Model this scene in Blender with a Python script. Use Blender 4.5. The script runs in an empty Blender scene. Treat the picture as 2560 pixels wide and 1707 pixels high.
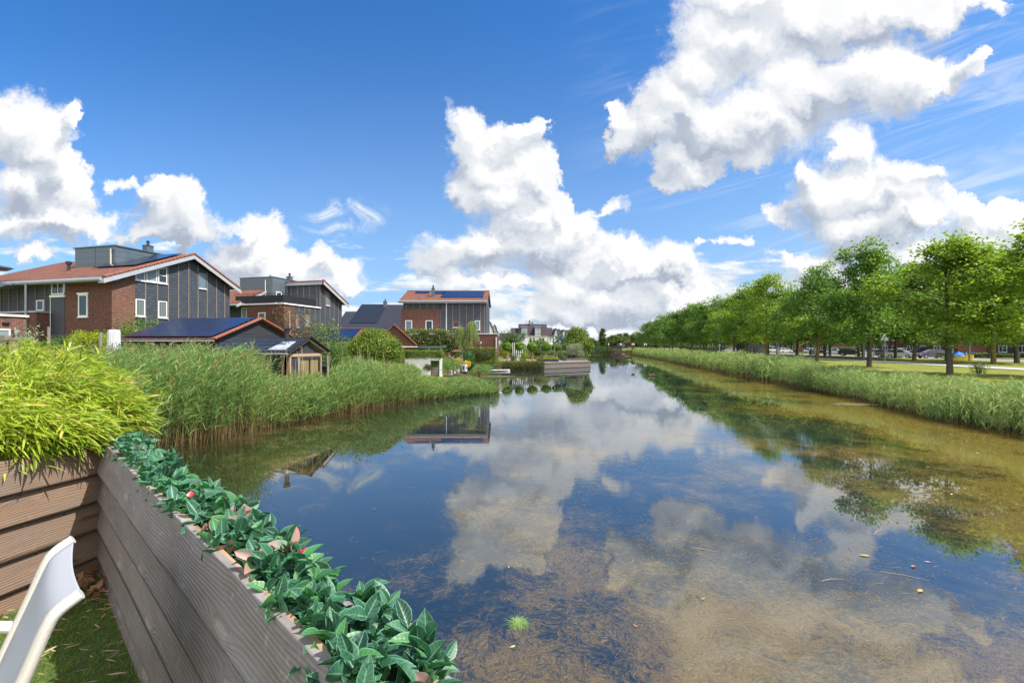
import bpy, math, random
import numpy as np
from mathutils import Vector, Matrix
R = math.radians
S = bpy.context.scene
COL = S.collection
rng = np.random.default_rng(7)
random.seed(7)

# ---------------------------------------------------------------- camera, exposure
F_PX, HZ, EYE = 1138.0, 864.0, 3.0
cam_d = bpy.data.cameras.new('camera'); cam = bpy.data.objects.new('camera', cam_d); COL.objects.link(cam)
cam.location = (0, 0, EYE); cam.rotation_euler = (R(90), 0, 0)
cam_d.sensor_width = 36; cam_d.lens = 36 * F_PX / 2560; cam_d.shift_y = (HZ - 853.5) / 2560
cam_d.clip_start = .05; cam_d.clip_end = 9000
S.camera = cam
S.view_settings.view_transform = 'Standard'; S.view_settings.look = 'None'
S.view_settings.exposure = 1.12; S.view_settings.gamma = 1
S.render.engine = 'CYCLES'
S.cycles.use_denoising = True
S.cycles.max_bounces = 7; S.cycles.diffuse_bounces = 3; S.cycles.glossy_bounces = 3
S.cycles.transmission_bounces = 3; S.cycles.transparent_max_bounces = 6
S.cycles.caustics_reflective = False; S.cycles.caustics_refractive = False

# ---------------------------------------------------------------- node helper
class NT:
    def __init__(s, tree): s.t = tree; tree.nodes.clear()
    def _set(s, sock, v):
        if isinstance(v, bpy.types.NodeSocket): s.t.links.new(v, sock)
        elif v is not None:
            try: sock.default_value = v
            except Exception:
                if hasattr(v, '__len__') and len(v) == 3: sock.default_value = (*v, 1)
                else: sock.default_value = (v, v, v)
    def n(s, typ, ins=None, **props):
        nd = s.t.nodes.new(typ)
        for k, v in props.items(): setattr(nd, k, v)
        for k, v in (ins or {}).items(): s._set(nd.inputs[k], v)
        return nd
    def m(s, op, a, b=None, c=None, clamp=False):
        nd = s.n('ShaderNodeMath', operation=op, use_clamp=clamp)
        for i, v in enumerate((a, b, c)):
            if v is not None: s._set(nd.inputs[i], v)
        return nd.outputs[0]
    def v(s, op, a, b=None, c=None, out=0):
        nd = s.n('ShaderNodeVectorMath', operation=op)
        for i, x in enumerate((a, b, c)):
            if x is not None: s._set(nd.inputs[i], x)
        return nd.outputs[out]
    def mix(s, f, a, b, mode='MIX'):
        nd = s.n('ShaderNodeMix', data_type='RGBA', blend_type=mode)
        s._set(nd.inputs[0], f)
        for i, x in ((6, a), (7, b)):
            if isinstance(x, bpy.types.NodeSocket): s.t.links.new(x, nd.inputs[i])
            else: nd.inputs[i].default_value = (*x[:3], 1)
        return nd.outputs[2]
    def noise(s, vec, scale, detail=3, rough=.55, dist=0, out='Fac'):
        nd = s.n('ShaderNodeTexNoise', {'Scale': scale, 'Detail': detail, 'Roughness': rough, 'Distortion': dist})
        if vec is not None: s.t.links.new(vec, nd.inputs['Vector'])
        return nd.outputs[out]
    def step(s, x, a, b):      # smoothstep a..b -> 0..1
        nd = s.n('ShaderNodeMapRange', {'From Min': a, 'From Max': b}, interpolation_type='SMOOTHSTEP')
        s._set(nd.inputs[0], x); return nd.outputs[0]
    def lin(s, x, a, b, c=0., d=1.):
        nd = s.n('ShaderNodeMapRange', {'From Min': a, 'From Max': b, 'To Min': c, 'To Max': d})
        s._set(nd.inputs[0], x); return nd.outputs[0]
    def ramp(s, fac, stops):
        nd = s.n('ShaderNodeValToRGB'); e = nd.color_ramp.elements
        while len(e) < len(stops): e.new(.5)
        for i, (p, c) in enumerate(stops): e[i].position = p; e[i].color = (*c, 1)
        s.t.links.new(fac, nd.inputs[0]); return nd.outputs[0]
    def xyz(s, vec):
        nd = s.n('ShaderNodeSeparateXYZ'); s.t.links.new(vec, nd.inputs[0]); return nd.outputs
    def comb(s, x=0., y=0., z=0.):
        return s.n('ShaderNodeCombineXYZ', {'X': x, 'Y': y, 'Z': z}).outputs[0]

# ---------------------------------------------------------------- sun
SUN_EL = 54.0
sx, sy = 1.0, -0.27
_l = math.hypot(sx, sy); SUN = Vector((sx / _l * math.cos(R(SUN_EL)), sy / _l * math.cos(R(SUN_EL)), math.sin(R(SUN_EL))))
sun_d = bpy.data.lights.new('sun', 'SUN'); sun = bpy.data.objects.new('sun', sun_d); COL.objects.link(sun)
sun_d.energy = 3.5; sun_d.angle = R(.5); sun_d.color = (1, .955, .88)
sun.rotation_euler = SUN.to_track_quat('Z', 'Y').to_euler(); sun.location = (0, 0, 60)

# ---------------------------------------------------------------- sky with cumulus clouds (all by direction)
world = bpy.data.worlds.new('World'); S.world = world; world.use_nodes = True
K = 1.0884
CL = []   # soft ellipsoidal puffs: x, y, rx, ry on a plane one unit in front, in 1/1046 units
def puffs(*a): CL.extend(a)
puffs((30,290,85,80),(105,330,85,85),(150,390,55,80),(180,285,22,28),(60,430,120,75),(25,515,120,50),(130,510,120,45),(215,525,48,28),
 (70,597,48,20),(385,490,105,50),(395,455,50,38),(345,535,90,20),(430,520,60,40),(272,415,48,13),(330,445,48,12),
 (585,590,85,55),(573,530,42,36),(645,605,105,36),(725,590,48,24),(512,520,14,14),
 (785,640,72,26),(735,632,40,20),(620,655,80,16),
 (1098,298,60,48),(1080,350,60,50),(1215,290,34,32),(1170,320,60,45),(1130,390,108,75),(1065,440,55,42),(1150,450,95,70),(1205,410,45,60),(1215,510,95,65),(1262,480,30,50),
 (1230,560,120,62),(1130,570,110,55),(1035,592,85,40),(1000,618,66,20),(1290,540,85,50),(1325,520,45,40),
 (1395,600,110,45),(1320,640,130,45),(1480,630,105,50),(1560,612,58,42),(1400,690,170,50),(1555,680,100,40),(1290,690,80,45),
 (1150,655,80,20),(1060,660,90,16),(1240,725,50,28),(1340,728,110,24),(1450,468,24,15),(1400,488,60,12),(1020,270,9,14),
 (1700,90,170,100),(1620,160,100,90),(1555,235,100,85),(1490,290,75,55),(1425,325,36,34),(1415,270,26,30),(1630,300,130,70),(1750,270,150,80),
 (1860,215,160,85),(1985,185,145,85),(2085,180,90,62),(2160,190,60,32),(2215,165,30,20),(2240,140,20,16),(1580,375,70,45),(1545,420,30,24),(1720,345,60,30),
 (1850,40,190,65),(2010,40,170,50),(2140,40,90,24),(2260,8,90,18),(1740,0,170,60),(2130,70,40,12),
 (1955,340,62,48),(2060,390,95,36),(1930,430,125,65),(2030,440,115,65),(1862,395,42,34),(1815,495,36,26),(1990,515,130,55),(2100,505,70,42),(1960,560,80,24),(2145,395,30,14),
 (2215,458,66,16),(2330,500,50,34),(2320,465,60,14),(1708,558,42,13),(1640,572,28,12),(1860,600,90,22),(2110,590,110,26),(2260,540,110,26),(2235,492,110,30),(2310,545,80,46),(2000,640,260,22),(2330,610,120,40))
DK = [(1015,605,120,26),(1120,600,100,30),(60,470,80,40),(1930,560,130,36),(1850,510,60,40),(1650,330,200,24),(1900,265,150,24),(100,545,150,14),(600,640,90,16),
      (1290,600,110,22),(1400,725,160,16),(380,545,90,12),(1500,650,130,14),(1990,590,120,22),(1560,300,60,30)]
w = NT(world.node_tree)
SKYT = (.25, .59, .90)
sky = w.n('ShaderNodeTexSky', sky_type='NISHITA', sun_disc=False, sun_elevation=R(SUN_EL), sun_rotation=math.atan2(sx, sy), altitude=0, air_density=1.0, dust_density=.3, ozone_density=3.0)
gen = w.n('ShaderNodeTexCoord').outputs['Generated']
X, Y, Z = w.xyz(gen)
ya = w.m('MAXIMUM', w.m('ABSOLUTE', Y), .07)
za = w.m('ABSOLUTE', Z)
p0 = w.comb(w.m('ADD', w.m('DIVIDE', X, ya), w.m('MULTIPLY', w.m('LESS_THAN', Y, 0.), .45)), w.m('DIVIDE', za, ya), 0.)
def noise2(v, scale, detail, rough, dist=0, out='Fac'):
    nd = w.n('ShaderNodeTexNoise', {'Scale': scale, 'Detail': detail, 'Roughness': rough, 'Distortion': dist}, noise_dimensions='2D')
    w.t.links.new(v, nd.inputs['Vector']); return nd.outputs[out]
w.noise = lambda v, scale, detail=3, rough=.55, dist=0, out='Fac': noise2(v, scale, detail, rough, dist, out)
pa = w.v('MULTIPLY_ADD', w.v('SUBTRACT', w.noise(p0, 5.5, 8, .64, out='Color'), (.5, .5, .5)), (.19, .17, 0), p0)
OFF = (.018, .036)
# the puffs are summed here into rows of curves: field, darkness, field one step towards the sun
def np_field(U, V, lst, k):
    acc = None
    for (cx, cy, rx, ry) in lst:
        a = rx * K / F_PX * 1.07; b_ = ry * K / F_PX * 1.10; L_ = np.hypot((U - (cx * K - 1280) / F_PX) / a, (V - (HZ - cy * K) / F_PX) / b_)
        if acc is None: acc = L_
        else: h_ = np.maximum(k - np.abs(acc - L_), 0) / k; acc = np.minimum(acc, L_) - h_ ** 3 * k / 6
    return 1 - acc
NU, NV, UM, VM = 100, 36, 1.32, .95
us, vs_ = np.linspace(-UM, UM, NU), np.linspace(0, VM, NV); dv = vs_[1] - vs_[0]; UU, VV = np.meshgrid(us, vs_)
enc = lambda f: np.clip((f + 1.5) / 2.5, 0, 1)
tab = np.stack([enc(np_field(UU, VV, CL, .22)), enc(np_field(UU, VV, DK, .3)), enc(np_field(UU + OFF[0], VV + OFF[1], CL, .22))], -1)
pu, pv, _ = w.xyz(pa)
un = w.lin(pu, -UM, UM); ucol = w.comb(un, un, un); acc = None
for r_ in range(NV):
    nd = w.n('ShaderNodeRGBCurve'); w.t.links.new(ucol, nd.inputs['Color']); mp = nd.mapping; mp.extend = 'HORIZONTAL'
    for c_ in range(3):
        cu = mp.curves[c_]; pts = cu.points
        pts[0].location = (0, tab[r_, 0, c_]); pts[1].location = (1, tab[r_, -1, c_])
        for q_ in range(1, NU - 1): pts.new(q_ / (NU - 1), tab[r_, q_, c_])
    mp.update()
    wt_ = w.m('SUBTRACT', 1.0, w.m('MULTIPLY', w.m('ABSOLUTE', w.m('SUBTRACT', pv, float(vs_[r_]))), 1 / dv), clamp=True)
    if r_ == 0: wt_ = w.m('MAXIMUM', wt_, w.m('LESS_THAN', pv, 0.))
    row_ = w.v('SCALE', nd.outputs[0]); w.t.links.new(wt_, row_.node.inputs['Scale'])
    acc = row_ if acc is None else w.v('ADD', acc, row_)
fa, dkf, fb = w.xyz(acc)
dec = lambda q: w.m('MULTIPLY_ADD', q, 2.5, -1.5)
fa, dkf, fb = dec(fa), dec(dkf), dec(fb)
def bill(p):      # cauliflower bumps
    nd = w.n('ShaderNodeTexVoronoi', {'Scale': 15.0, 'Detail': 3.0, 'Roughness': .6, 'Lacunarity': 2.3}, feature='SMOOTH_F1', normalize=True, voronoi_dimensions='2D')
    nd.inputs['Smoothness'].default_value = .3
    w.t.links.new(p, nd.inputs['Vector']); return w.m('SUBTRACT', 1.0, nd.outputs['Distance'])
ba, bb = bill(pa), bill(w.v('ADD', pa, (*OFF, 0)))
ha = w.m('MULTIPLY_ADD', ba, .42, fa); hb = w.m('MULTIPLY_ADD', bb, .42, fb)
fray = w.noise(p0, 26., 5, .7)
soft = w.noise(pa, 3.2, 5, .6)
wisp = w.lin(soft, .34, .62, .20, .66)            # some edges crisp, some torn
ef = w.m('MULTIPLY_ADD', w.m('SUBTRACT', fray, .5), .50, ha)
alpha = w.n('ShaderNodeMapRange', interpolation_type='SMOOTHSTEP'); w.t.links.new(ef, alpha.inputs[0]); alpha.inputs[1].default_value = .14; w.t.links.new(w.m('ADD', wisp, .14), alpha.inputs[2]); alpha = alpha.outputs[0]
lit = w.m('ADD', w.m('MULTIPLY', w.m('SUBTRACT', fa, fb), 1.1), w.m('MULTIPLY_ADD', w.m('SUBTRACT', ba, bb), .34, .66), clamp=True)
dk = w.step(dkf, -.15, .9)
lit2 = w.m('SUBTRACT', lit, w.m('MULTIPLY', dk, w.lin(soft, .3, .7, .30, .60)))
lit2 = w.m('ADD', lit2, w.lin(soft, .3, .7, -.10, .16), clamp=True)
ccol = w.ramp(lit2, [(0, (.20, .225, .275)), (.3, (.26, .285, .33)), (.55, (.335, .355, .385)), (.8, (.405, .415, .43)), (1, (.475, .475, .478))])
# low banks of cloud toward the horizon
u_, v_, _ = w.xyz(p0)
lowp = w.comb(w.m('MULTIPLY', u_, 2.4), w.m('MULTIPLY', v_, 11.0), 0.)
ln = w.noise(lowp, 2.3, 8, .6)
lowa = w.m('MULTIPLY', w.step(v_, .36, .22), w.m('MULTIPLY', w.step(w.m('ADD', ln, w.lin(v_, 0., .30, .22, -.28)), .42, .60), .9))
lown = w.noise(w.v('ADD', lowp, (.03, .22, 0)), 2.3, 8, .6)
lowl = w.m('MULTIPLY_ADD', w.m('SUBTRACT', ln, lown), 2.6, .62, clamp=True)
lcol = w.ramp(lowl, [(0, (.25, .285, .34)), (.5, (.34, .37, .405)), (1, (.48, .49, .50))])
# thin high cirrus streaks
cs = w.comb(w.m('ADD', w.m('MULTIPLY', u_, 1.1), w.m('MULTIPLY', v_, .5)), w.m('SUBTRACT', w.m('MULTIPLY', v_, 9.0), w.m('MULTIPLY', u_, 2.6)), 9.0)
ci = w.m('MULTIPLY', w.step(w.noise(cs, 1.7, 7, .62, .6), .42, .74), w.lin(w.m('ABSOLUTE', w.m('SUBTRACT', u_, .85)), 0., .75, 1., 0.))
ci2 = w.m('MULTIPLY', w.step(w.noise(w.v('MULTIPLY', p0, (6, 11, 1)), 1.6, 8, .66, 1.2), .40, .75), w.step(w.v('LENGTH', w.v('MULTIPLY_ADD', pa, (7.2, 17., 0), (7.2 * .37, -17. * .277, 0)), out=1), 1., .3))
hz = w.m('POWER', w.lin(v_, 0., .78, 1., .0), 2.0)
blue = w.mix(1.0, sky.outputs[0], SKYT, 'MULTIPLY')
veil = w.m('MULTIPLY', w.lin(u_, .25, 1.15, 0., .34), w.lin(v_, .15, .85, 1., .45))
c = w.mix(w.m('ADD', w.m('MULTIPLY', hz, .85), veil, clamp=True), blue, (2.25, 3.1, 4.05))
c = w.mix(w.m('MULTIPLY', w.m('ADD', ci, w.m('MULTIPLY', ci2, 1.5)), .62, clamp=True), c, (4.2, 4.4, 4.7))
c = w.mix(lowa, c, w.mix(1.0, lcol, (10, 10, 10), 'MULTIPLY'))
c = w.mix(alpha, c, w.mix(1.0, ccol, (10, 10, 10), 'MULTIPLY'))
back = w.m('MULTIPLY', w.step(Y, .0, -.35), w.m('MULTIPLY', w.step(w.noise(p0, 1.6, 4, .55), .30, .50), w.step(Z, .0, .25)))   # unseen bright cumulus added behind the viewer as fill light for shaded faces
c = w.mix(back, c, (9.5, 9.6, 9.7))
bg = w.n('ShaderNodeBackground', {'Strength': .1}); w.t.links.new(c, bg.inputs['Color'])
wo = w.n('ShaderNodeOutputWorld'); w.t.links.new(bg.outputs[0], wo.inputs['Surface'])
for nd in w.t.nodes:
    if nd.type == 'MIX': nd.clamp_result = False
world.cycles.sampling_method = 'MANUAL'; world.cycles.sample_map_resolution = 512

# ---------------------------------------------------------------- object helpers
def tag(o, label=None, cat=None, group=None, kind=None):
    if label: o['label'] = label
    if cat: o['category'] = cat
    if group: o['group'] = group
    if kind: o['kind'] = kind
    return o
def empty(name, loc=(0, 0, 0), rz=0., label=None, cat=None, group=None):
    o = bpy.data.objects.new(name, None); COL.objects.link(o); o.location = loc; o.rotation_euler = (0, 0, rz)
    o.empty_display_size = .1
    return tag(o, label, cat, group)
def copy_tree(o, parent=None, loc=None, rz=None, scale=None, label=None, cat=None, group=None):
    c = o.copy(); COL.objects.link(c); c.parent = parent
    if loc is not None: c.location = loc
    if rz is not None: c.rotation_euler = (0, 0, rz)
    if scale is not None: c.scale = (scale,) * 3 if not hasattr(scale, '__len__') else scale
    tag(c, label, cat, group)
    for ch in list(o.children): copy_tree(ch, c)
    return c
def np_obj(name, verts, faces, mat, parent=None, smooth=False, attr=None):
    """faces: (n,k) int array, all the same k"""
    me = bpy.data.meshes.new(name); verts = np.asarray(verts, np.float32).reshape(-1, 3); faces = np.asarray(faces, np.int32)
    nf, k = faces.shape
    me.vertices.add(len(verts)); me.vertices.foreach_set('co', verts.ravel())
    me.loops.add(nf * k); me.loops.foreach_set('vertex_index', faces.ravel())
    me.polygons.add(nf); me.polygons.foreach_set('loop_start', np.arange(0, nf * k, k, dtype=np.int32))
    me.polygons.foreach_set('loop_total', np.full(nf, k, np.int32))
    if smooth: me.polygons.foreach_set('use_smooth', np.ones(nf, bool))
    if attr:
        for an, av in attr.items():
            a = me.attributes.new(an, 'FLOAT', 'POINT'); a.data.foreach_set('value', np.asarray(av, np.float32))
    me.update(calc_edges=True); me.materials.append(mat)
    o = bpy.data.objects.new(name, me); COL.objects.link(o); o.parent = parent
    return o
class MB:
    def __init__(s): s.v = []; s.f = []
    def add(s, vs, fs):
        b = len(s.v); s.v.extend([tuple(v) for v in vs]); s.f.extend([tuple(i + b for i in f) for f in fs]); return s
    def box(s, x0, x1, y0, y1, z0, z1):
        return s.hexa([(x0, y0, z0), (x1, y0, z0), (x1, y1, z0), (x0, y1, z0), (x0, y0, z1), (x1, y0, z1), (x1, y1, z1), (x0, y1, z1)])
    def hexa(s, p):
        return s.add(p, [(3, 2, 1, 0), (4, 5, 6, 7), (0, 1, 5, 4), (1, 2, 6, 5), (2, 3, 7, 6), (3, 0, 4, 7)])
    def prism(s, poly, d):        # closed polygon (list of 3d) extruded by vector d
        n = len(poly); d = Vector(d); a = [Vector(p) for p in poly]
        return s.add([*a, *[p + d for p in a]], [tuple(range(n))[::-1], tuple(range(n, 2 * n))] + [(i, (i + 1) % n, (i + 1) % n + n, i + n) for i in range(n)])
    def slab(s, a, b, c, d, t):    # quad with thickness t along its normal
        a, b, c, d = map(Vector, (a, b, c, d)); n = (b - a).cross(d - a).normalized() * t
        return s.hexa([a, b, c, d, a + n, b + n, c + n, d + n])
    def tube(s, pts, r, n=8, cap=True, flat=1.0, up=(0, 0, 1)):
        pts = [Vector(p) for p in pts]; rs = r if hasattr(r, '__len__') else [r] * len(pts); vs = []; fs = []
        for i, p in enumerate(pts):
            t = (pts[min(i + 1, len(pts) - 1)] - pts[max(i - 1, 0)]).normalized(); u = Vector(up)
            if abs(t.dot(u)) > .95: u = Vector((1, 0, 0))
            a = t.cross(u).normalized(); b = a.cross(t)
            for j in range(n):
                th = 2 * math.pi * j / n; vs.append(p + a * math.cos(th) * rs[i] * flat + b * math.sin(th) * rs[i])
        for i in range(len(pts) - 1):
            for j in range(n): fs.append((i * n + j, i * n + (j + 1) % n, (i + 1) * n + (j + 1) % n, (i + 1) * n + j))
        if cap: fs.append(tuple(range(n))[::-1]); fs.append(tuple(range((len(pts) - 1) * n, len(pts) * n)))
        return s.add(vs, fs)
    def lathe(s, prof, cx=0, cy=0, cz=0, n=16):
        vs = [(cx + r * math.cos(2 * math.pi * j / n), cy + r * math.sin(2 * math.pi * j / n), cz + z) for r, z in prof for j in range(n)]
        fs = [(i * n + j, i * n + (j + 1) % n, (i + 1) * n + (j + 1) % n, (i + 1) * n + j) for i in range(len(prof) - 1) for j in range(n)]
        fs.append(tuple(range(n))[::-1]); fs.append(tuple(range((len(prof) - 1) * n, len(prof) * n)))
        return s.add(vs, fs)
    def ball(s, c, r, n=10, m=6):
        r = r if hasattr(r, '__len__') else (r, r, r)
        vs = [(c[0] + r[0] * math.sin(math.pi * i / m) * math.cos(2 * math.pi * j / n), c[1] + r[1] * math.sin(math.pi * i / m) * math.sin(2 * math.pi * j / n), c[2] + r[2] * math.cos(math.pi * i / m)) for i in range(m + 1) for j in range(n)]
        return s.add(vs, [(i * n + j, (i + 1) * n + j, (i + 1) * n + (j + 1) % n, i * n + (j + 1) % n) for i in range(m) for j in range(n)])
    def build(s, name, mat, parent=None, smooth=False, loc=None, rz=None, bevel=0, label=None):
        me = bpy.data.meshes.new(name); me.from_pydata([tuple(v) for v in s.v], [], s.f); me.validate(); me.update()
        if smooth:
            me.polygons.foreach_set('use_smooth', np.ones(len(me.polygons), bool))
        me.materials.append(mat); o = bpy.data.objects.new(name, me); COL.objects.link(o); o.parent = parent
        if loc is not None: o.location = loc
        if rz is not None: o.rotation_euler = (0, 0, rz)
        if bevel:
            b = o.modifiers.new('bevel', 'BEVEL'); b.width = bevel; b.segments = 2; b.limit_method = 'ANGLE'
        if label: o['label'] = label
        return o
def PX(px, D): return (px - 1280) / F_PX * D
def PZ(py, D): return EYE + (HZ - py) / F_PX * D
def unit(a): return a / np.maximum(np.linalg.norm(a, axis=-1, keepdims=True), 1e-9)
def rdir(n): return unit(rng.normal(size=(n, 3)))

# ---------------------------------------------------------------- foliage batches
def leaves(c, size, d=None, nrm=None, aspect=.55, jitter=.3):
    """rhombic leaves: c (n,3) centres; returns verts, quads"""
    n = len(c); size = np.broadcast_to(size, (n,)) * (1 + jitter * rng.uniform(-1, 1, n))
    d = rdir(n) if d is None else unit(d); nrm = rdir(n) if nrm is None else nrm
    sd = unit(np.cross(d, nrm)); L = size[:, None]
    up = np.cross(sd, d)
    a = c - d * L * .5; b = c + sd * L * aspect * .5 - d * L * .05 + up * L * .06; e = c + d * L * .5; f = c - sd * L * aspect * .5 - d * L * .05 + up * L * .06
    v = np.stack([a, b, e, f], 1).reshape(-1, 3)
    return v, np.arange(4 * n).reshape(n, 4)
def ribbons(base, d, length, bend, width, side, K=3, prof=None, droop=None):
    """K-segment blades; returns verts, quads, t"""
    n = len(base); s = np.linspace(0, 1, K + 1); prof = prof or (lambda s: np.sqrt(np.clip(1 - s, 0, 1)) * .95 + .05)
    length = np.broadcast_to(length, (n,))[:, None, None]; ss = s[None, :, None]
    p = base[:, None] + d[:, None] * length * ss + bend[:, None] * length * ss ** 2
    wd = np.broadcast_to(width, (n,))[:, None, None] * prof(s)[None, :, None] * .5
    l = p - side[:, None] * wd; r = p + side[:, None] * wd
    v = np.stack([l, r], 2).reshape(-1, 3); st = (K + 1) * 2
    q = np.array([[2 * k, 2 * k + 1, 2 * k + 3, 2 * k + 2] for k in range(K)])
    f = (np.arange(n)[:, None, None] * st + q[None]).reshape(-1, 4)
    return v, f, np.repeat(np.tile(s, n), 2)
def merge(parts):
    vs, fs, b = [], [], 0
    for p in parts:
        vs.append(p[0]); fs.append(p[1] + b); b += len(p[0])
    return np.concatenate(vs), np.concatenate(fs)
# ---------------------------------------------------------------- materials
def newmat(name):
    m = bpy.data.materials.new(name); m.use_nodes = True; t = NT(m.node_tree)
    return m, t
def out(t, sh): t.t.links.new(sh, t.n('ShaderNodeOutputMaterial').inputs['Surface'])
def pbr(t, col, rough=.6, metal=0., spec=.5, bump=None, bstr=.3, bdist=.02, normal=None):
    p = t.n('ShaderNodeBsdfPrincipled', {'Roughness': rough, 'Metallic': metal, 'Specular IOR Level': spec})
    t._set(p.inputs['Base Color'], col if isinstance(col, bpy.types.NodeSocket) else (*col, 1))
    if bump is not None:
        b = t.n('ShaderNodeBump', {'Strength': bstr, 'Distance': bdist}); t.t.links.new(bump, b.inputs['Height']); t.t.links.new(b.outputs[0], p.inputs['Normal'])
    return p.outputs[0]
def OBJ(t): return t.n('ShaderNodeTexCoord').outputs['Object']
def POS(t): return t.n('ShaderNodeNewGeometry').outputs['Position']
def ISL(t): return t.n('ShaderNodeNewGeometry').outputs['Random Per Island']
def plain(name, col, rough=.6, metal=0., var=.12, scale=4., spec=.5, bstr=.1):
    m, t = newmat(name); o = OBJ(t); n = t.noise(o, scale, 5, .6); n2 = t.noise(o, scale * 12, 3, .6)
    f = t.m('ADD', t.m('MULTIPLY', n, .7), t.m('MULTIPLY', n2, .3))
    a = tuple(max(0, x * (1 - var)) for x in col); b = tuple(min(1, x * (1 + var)) for x in col)
    out(t, pbr(t, t.mix(t.lin(f, .3, .7), a, b), t.lin(n, .3, .7, max(.02, rough - .08), min(1, rough + .08)), metal, spec, n2, bstr, .01)); return m
def leafmat(name, dark, light, trans=.35, rough=.5, clump=.8, tip=None, objvar=.0, spec=.35):
    m, t = newmat(name); i = ISL(t); n = t.noise(OBJ(t), clump, 3, .6)
    f = t.m('ADD', t.m('MULTIPLY', i, .6), t.m('MULTIPLY', t.lin(n, .3, .7), .4), clamp=True)
    c = t.mix(f, dark, light)
    if tip is not None: c = t.mix(t.step(i, .86, .97), c, tip)
    if objvar:
        r = t.n('ShaderNodeObjectInfo').outputs['Random']
        c = t.mix(t.m('MULTIPLY', r, objvar), c, t.mix(1., c, (1.45, 1.35, .75), 'MULTIPLY'))
    p = pbr(t, c, rough, 0, spec)
    tr = t.n('ShaderNodeBsdfTranslucent'); t.t.links.new(t.mix(1., c, (1.25, 1.25, .7), 'MULTIPLY'), tr.inputs[0])
    mx = t.n('ShaderNodeMixShader', {0: trans}); t.t.links.new(p, mx.inputs[1]); t.t.links.new(tr.outputs[0], mx.inputs[2]); out(t, mx.outputs[0]); return m
def wallvec(t, sc=1.):
    x, y, z = t.xyz(OBJ(t)); return t.comb(t.m('ADD', x, y), z, 0.), (x, y, z)
def brickmat(name, c1, c2, c3, mortar=(.30, .27, .25), bw=.22, bh=.075):
    m, t = newmat(name); v, _ = wallvec(t)
    b = t.n('ShaderNodeTexBrick', {'Color1': (*c1, 1), 'Color2': (*c2, 1), 'Mortar': (*mortar, 1), 'Scale': 1., 'Mortar Size': .006, 'Brick Width': bw, 'Row Height': bh, 'Bias': 0., 'Mortar Smooth': .3})
    t.t.links.new(v, b.inputs['Vector'])
    n = t.noise(t.v('MULTIPLY', v, (4.6, 13, 1)), 1., 2, .7)
    c = t.mix(t.m('MULTIPLY', t.step(n, .52, .66), .75), b.outputs[0], c3)
    c = t.mix(t.m('MULTIPLY', b.outputs['Fac'], .9), c, mortar)
    c = t.mix(t.m('MULTIPLY', t.noise(v, .6, 4, .6), .35), c, t.mix(1., c, (.62, .60, .60), 'MULTIPLY'))
    out(t, pbr(t, c, .85, 0, .25, t.m('SUBTRACT', t.noise(v, 60., 2), b.outputs['Fac']), .5, .01)); return m
def slatemat(name, col):
    m, t = newmat(name); v, _ = wallvec(t)
    b = t.n('ShaderNodeTexBrick', {'Color1': (*[x * .82 for x in col], 1), 'Color2': (*[x * 1.2 for x in col], 1), 'Mortar': (*[x * .22 for x in col], 1), 'Scale': 1., 'Mortar Size': .014, 'Brick Width': .34, 'Row Height': .21, 'Mortar Smooth': .1})
    t.t.links.new(v, b.inputs['Vector'])
    out(t, pbr(t, t.mix(t.m('MULTIPLY', t.noise(v, 1.2, 5), .3), b.outputs[0], [x * 1.5 for x in col]), .62, 0, .4, t.m('SUBTRACT', 1., b.outputs['Fac']), .6, .012)); return m
def tilemat(name, c1, c2, c3, tw=.25, th=.34, axis='x', wavy=.6, rough=.8):
    """pantiles: columns across, rows up the slope (slope measured in the local coordinate that is not `axis`)"""
    m, t = newmat(name); x, y, z = t.xyz(OBJ(t))
    if axis == 'y': x, y = y, x
    s = t.m('MULTIPLY', y, 1.08)
    v = t.comb(x, s, 0.)
    b = t.n('ShaderNodeTexBrick', {'Color1': (*c1, 1), 'Color2': (*c2, 1), 'Mortar': (*[k * .35 for k in c1], 1), 'Scale': 1., 'Mortar Size': .012, 'Brick Width': tw, 'Row Height': th, 'Mortar Smooth': .6}, offset=0.)
    t.t.links.new(v, b.inputs['Vector'])
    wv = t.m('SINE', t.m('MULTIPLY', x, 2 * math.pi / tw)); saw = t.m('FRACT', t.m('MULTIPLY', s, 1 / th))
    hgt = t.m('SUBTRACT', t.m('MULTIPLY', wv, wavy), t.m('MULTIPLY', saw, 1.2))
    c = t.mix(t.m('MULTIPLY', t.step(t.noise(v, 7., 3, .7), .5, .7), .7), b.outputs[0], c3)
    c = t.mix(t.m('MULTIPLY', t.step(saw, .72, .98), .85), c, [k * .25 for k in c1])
    out(t, pbr(t, c, rough, 0, .35, hgt, .8, .03)); return m
def solarmat(name, col, cw=1.65, ch=1.0, axis='x', gloss=.24):
    m, t = newmat(name); x, y, z = t.xyz(OBJ(t))
    if axis == 'y': x, y = y, x
    v = t.comb(x, y, 0.)
    g = t.n('ShaderNodeTexBrick', {'Color1': (*col, 1), 'Color2': (*[k * 1.08 for k in col], 1), 'Mortar': (*[k * 1.5 for k in col], 1), 'Scale': 1., 'Mortar Size': .004, 'Brick Width': .16, 'Row Height': .15}, offset=0.)
    t.t.links.new(v, g.inputs['Vector'])
    out(t, pbr(t, g.outputs[0], gloss, 0, .7)); return m
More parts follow.
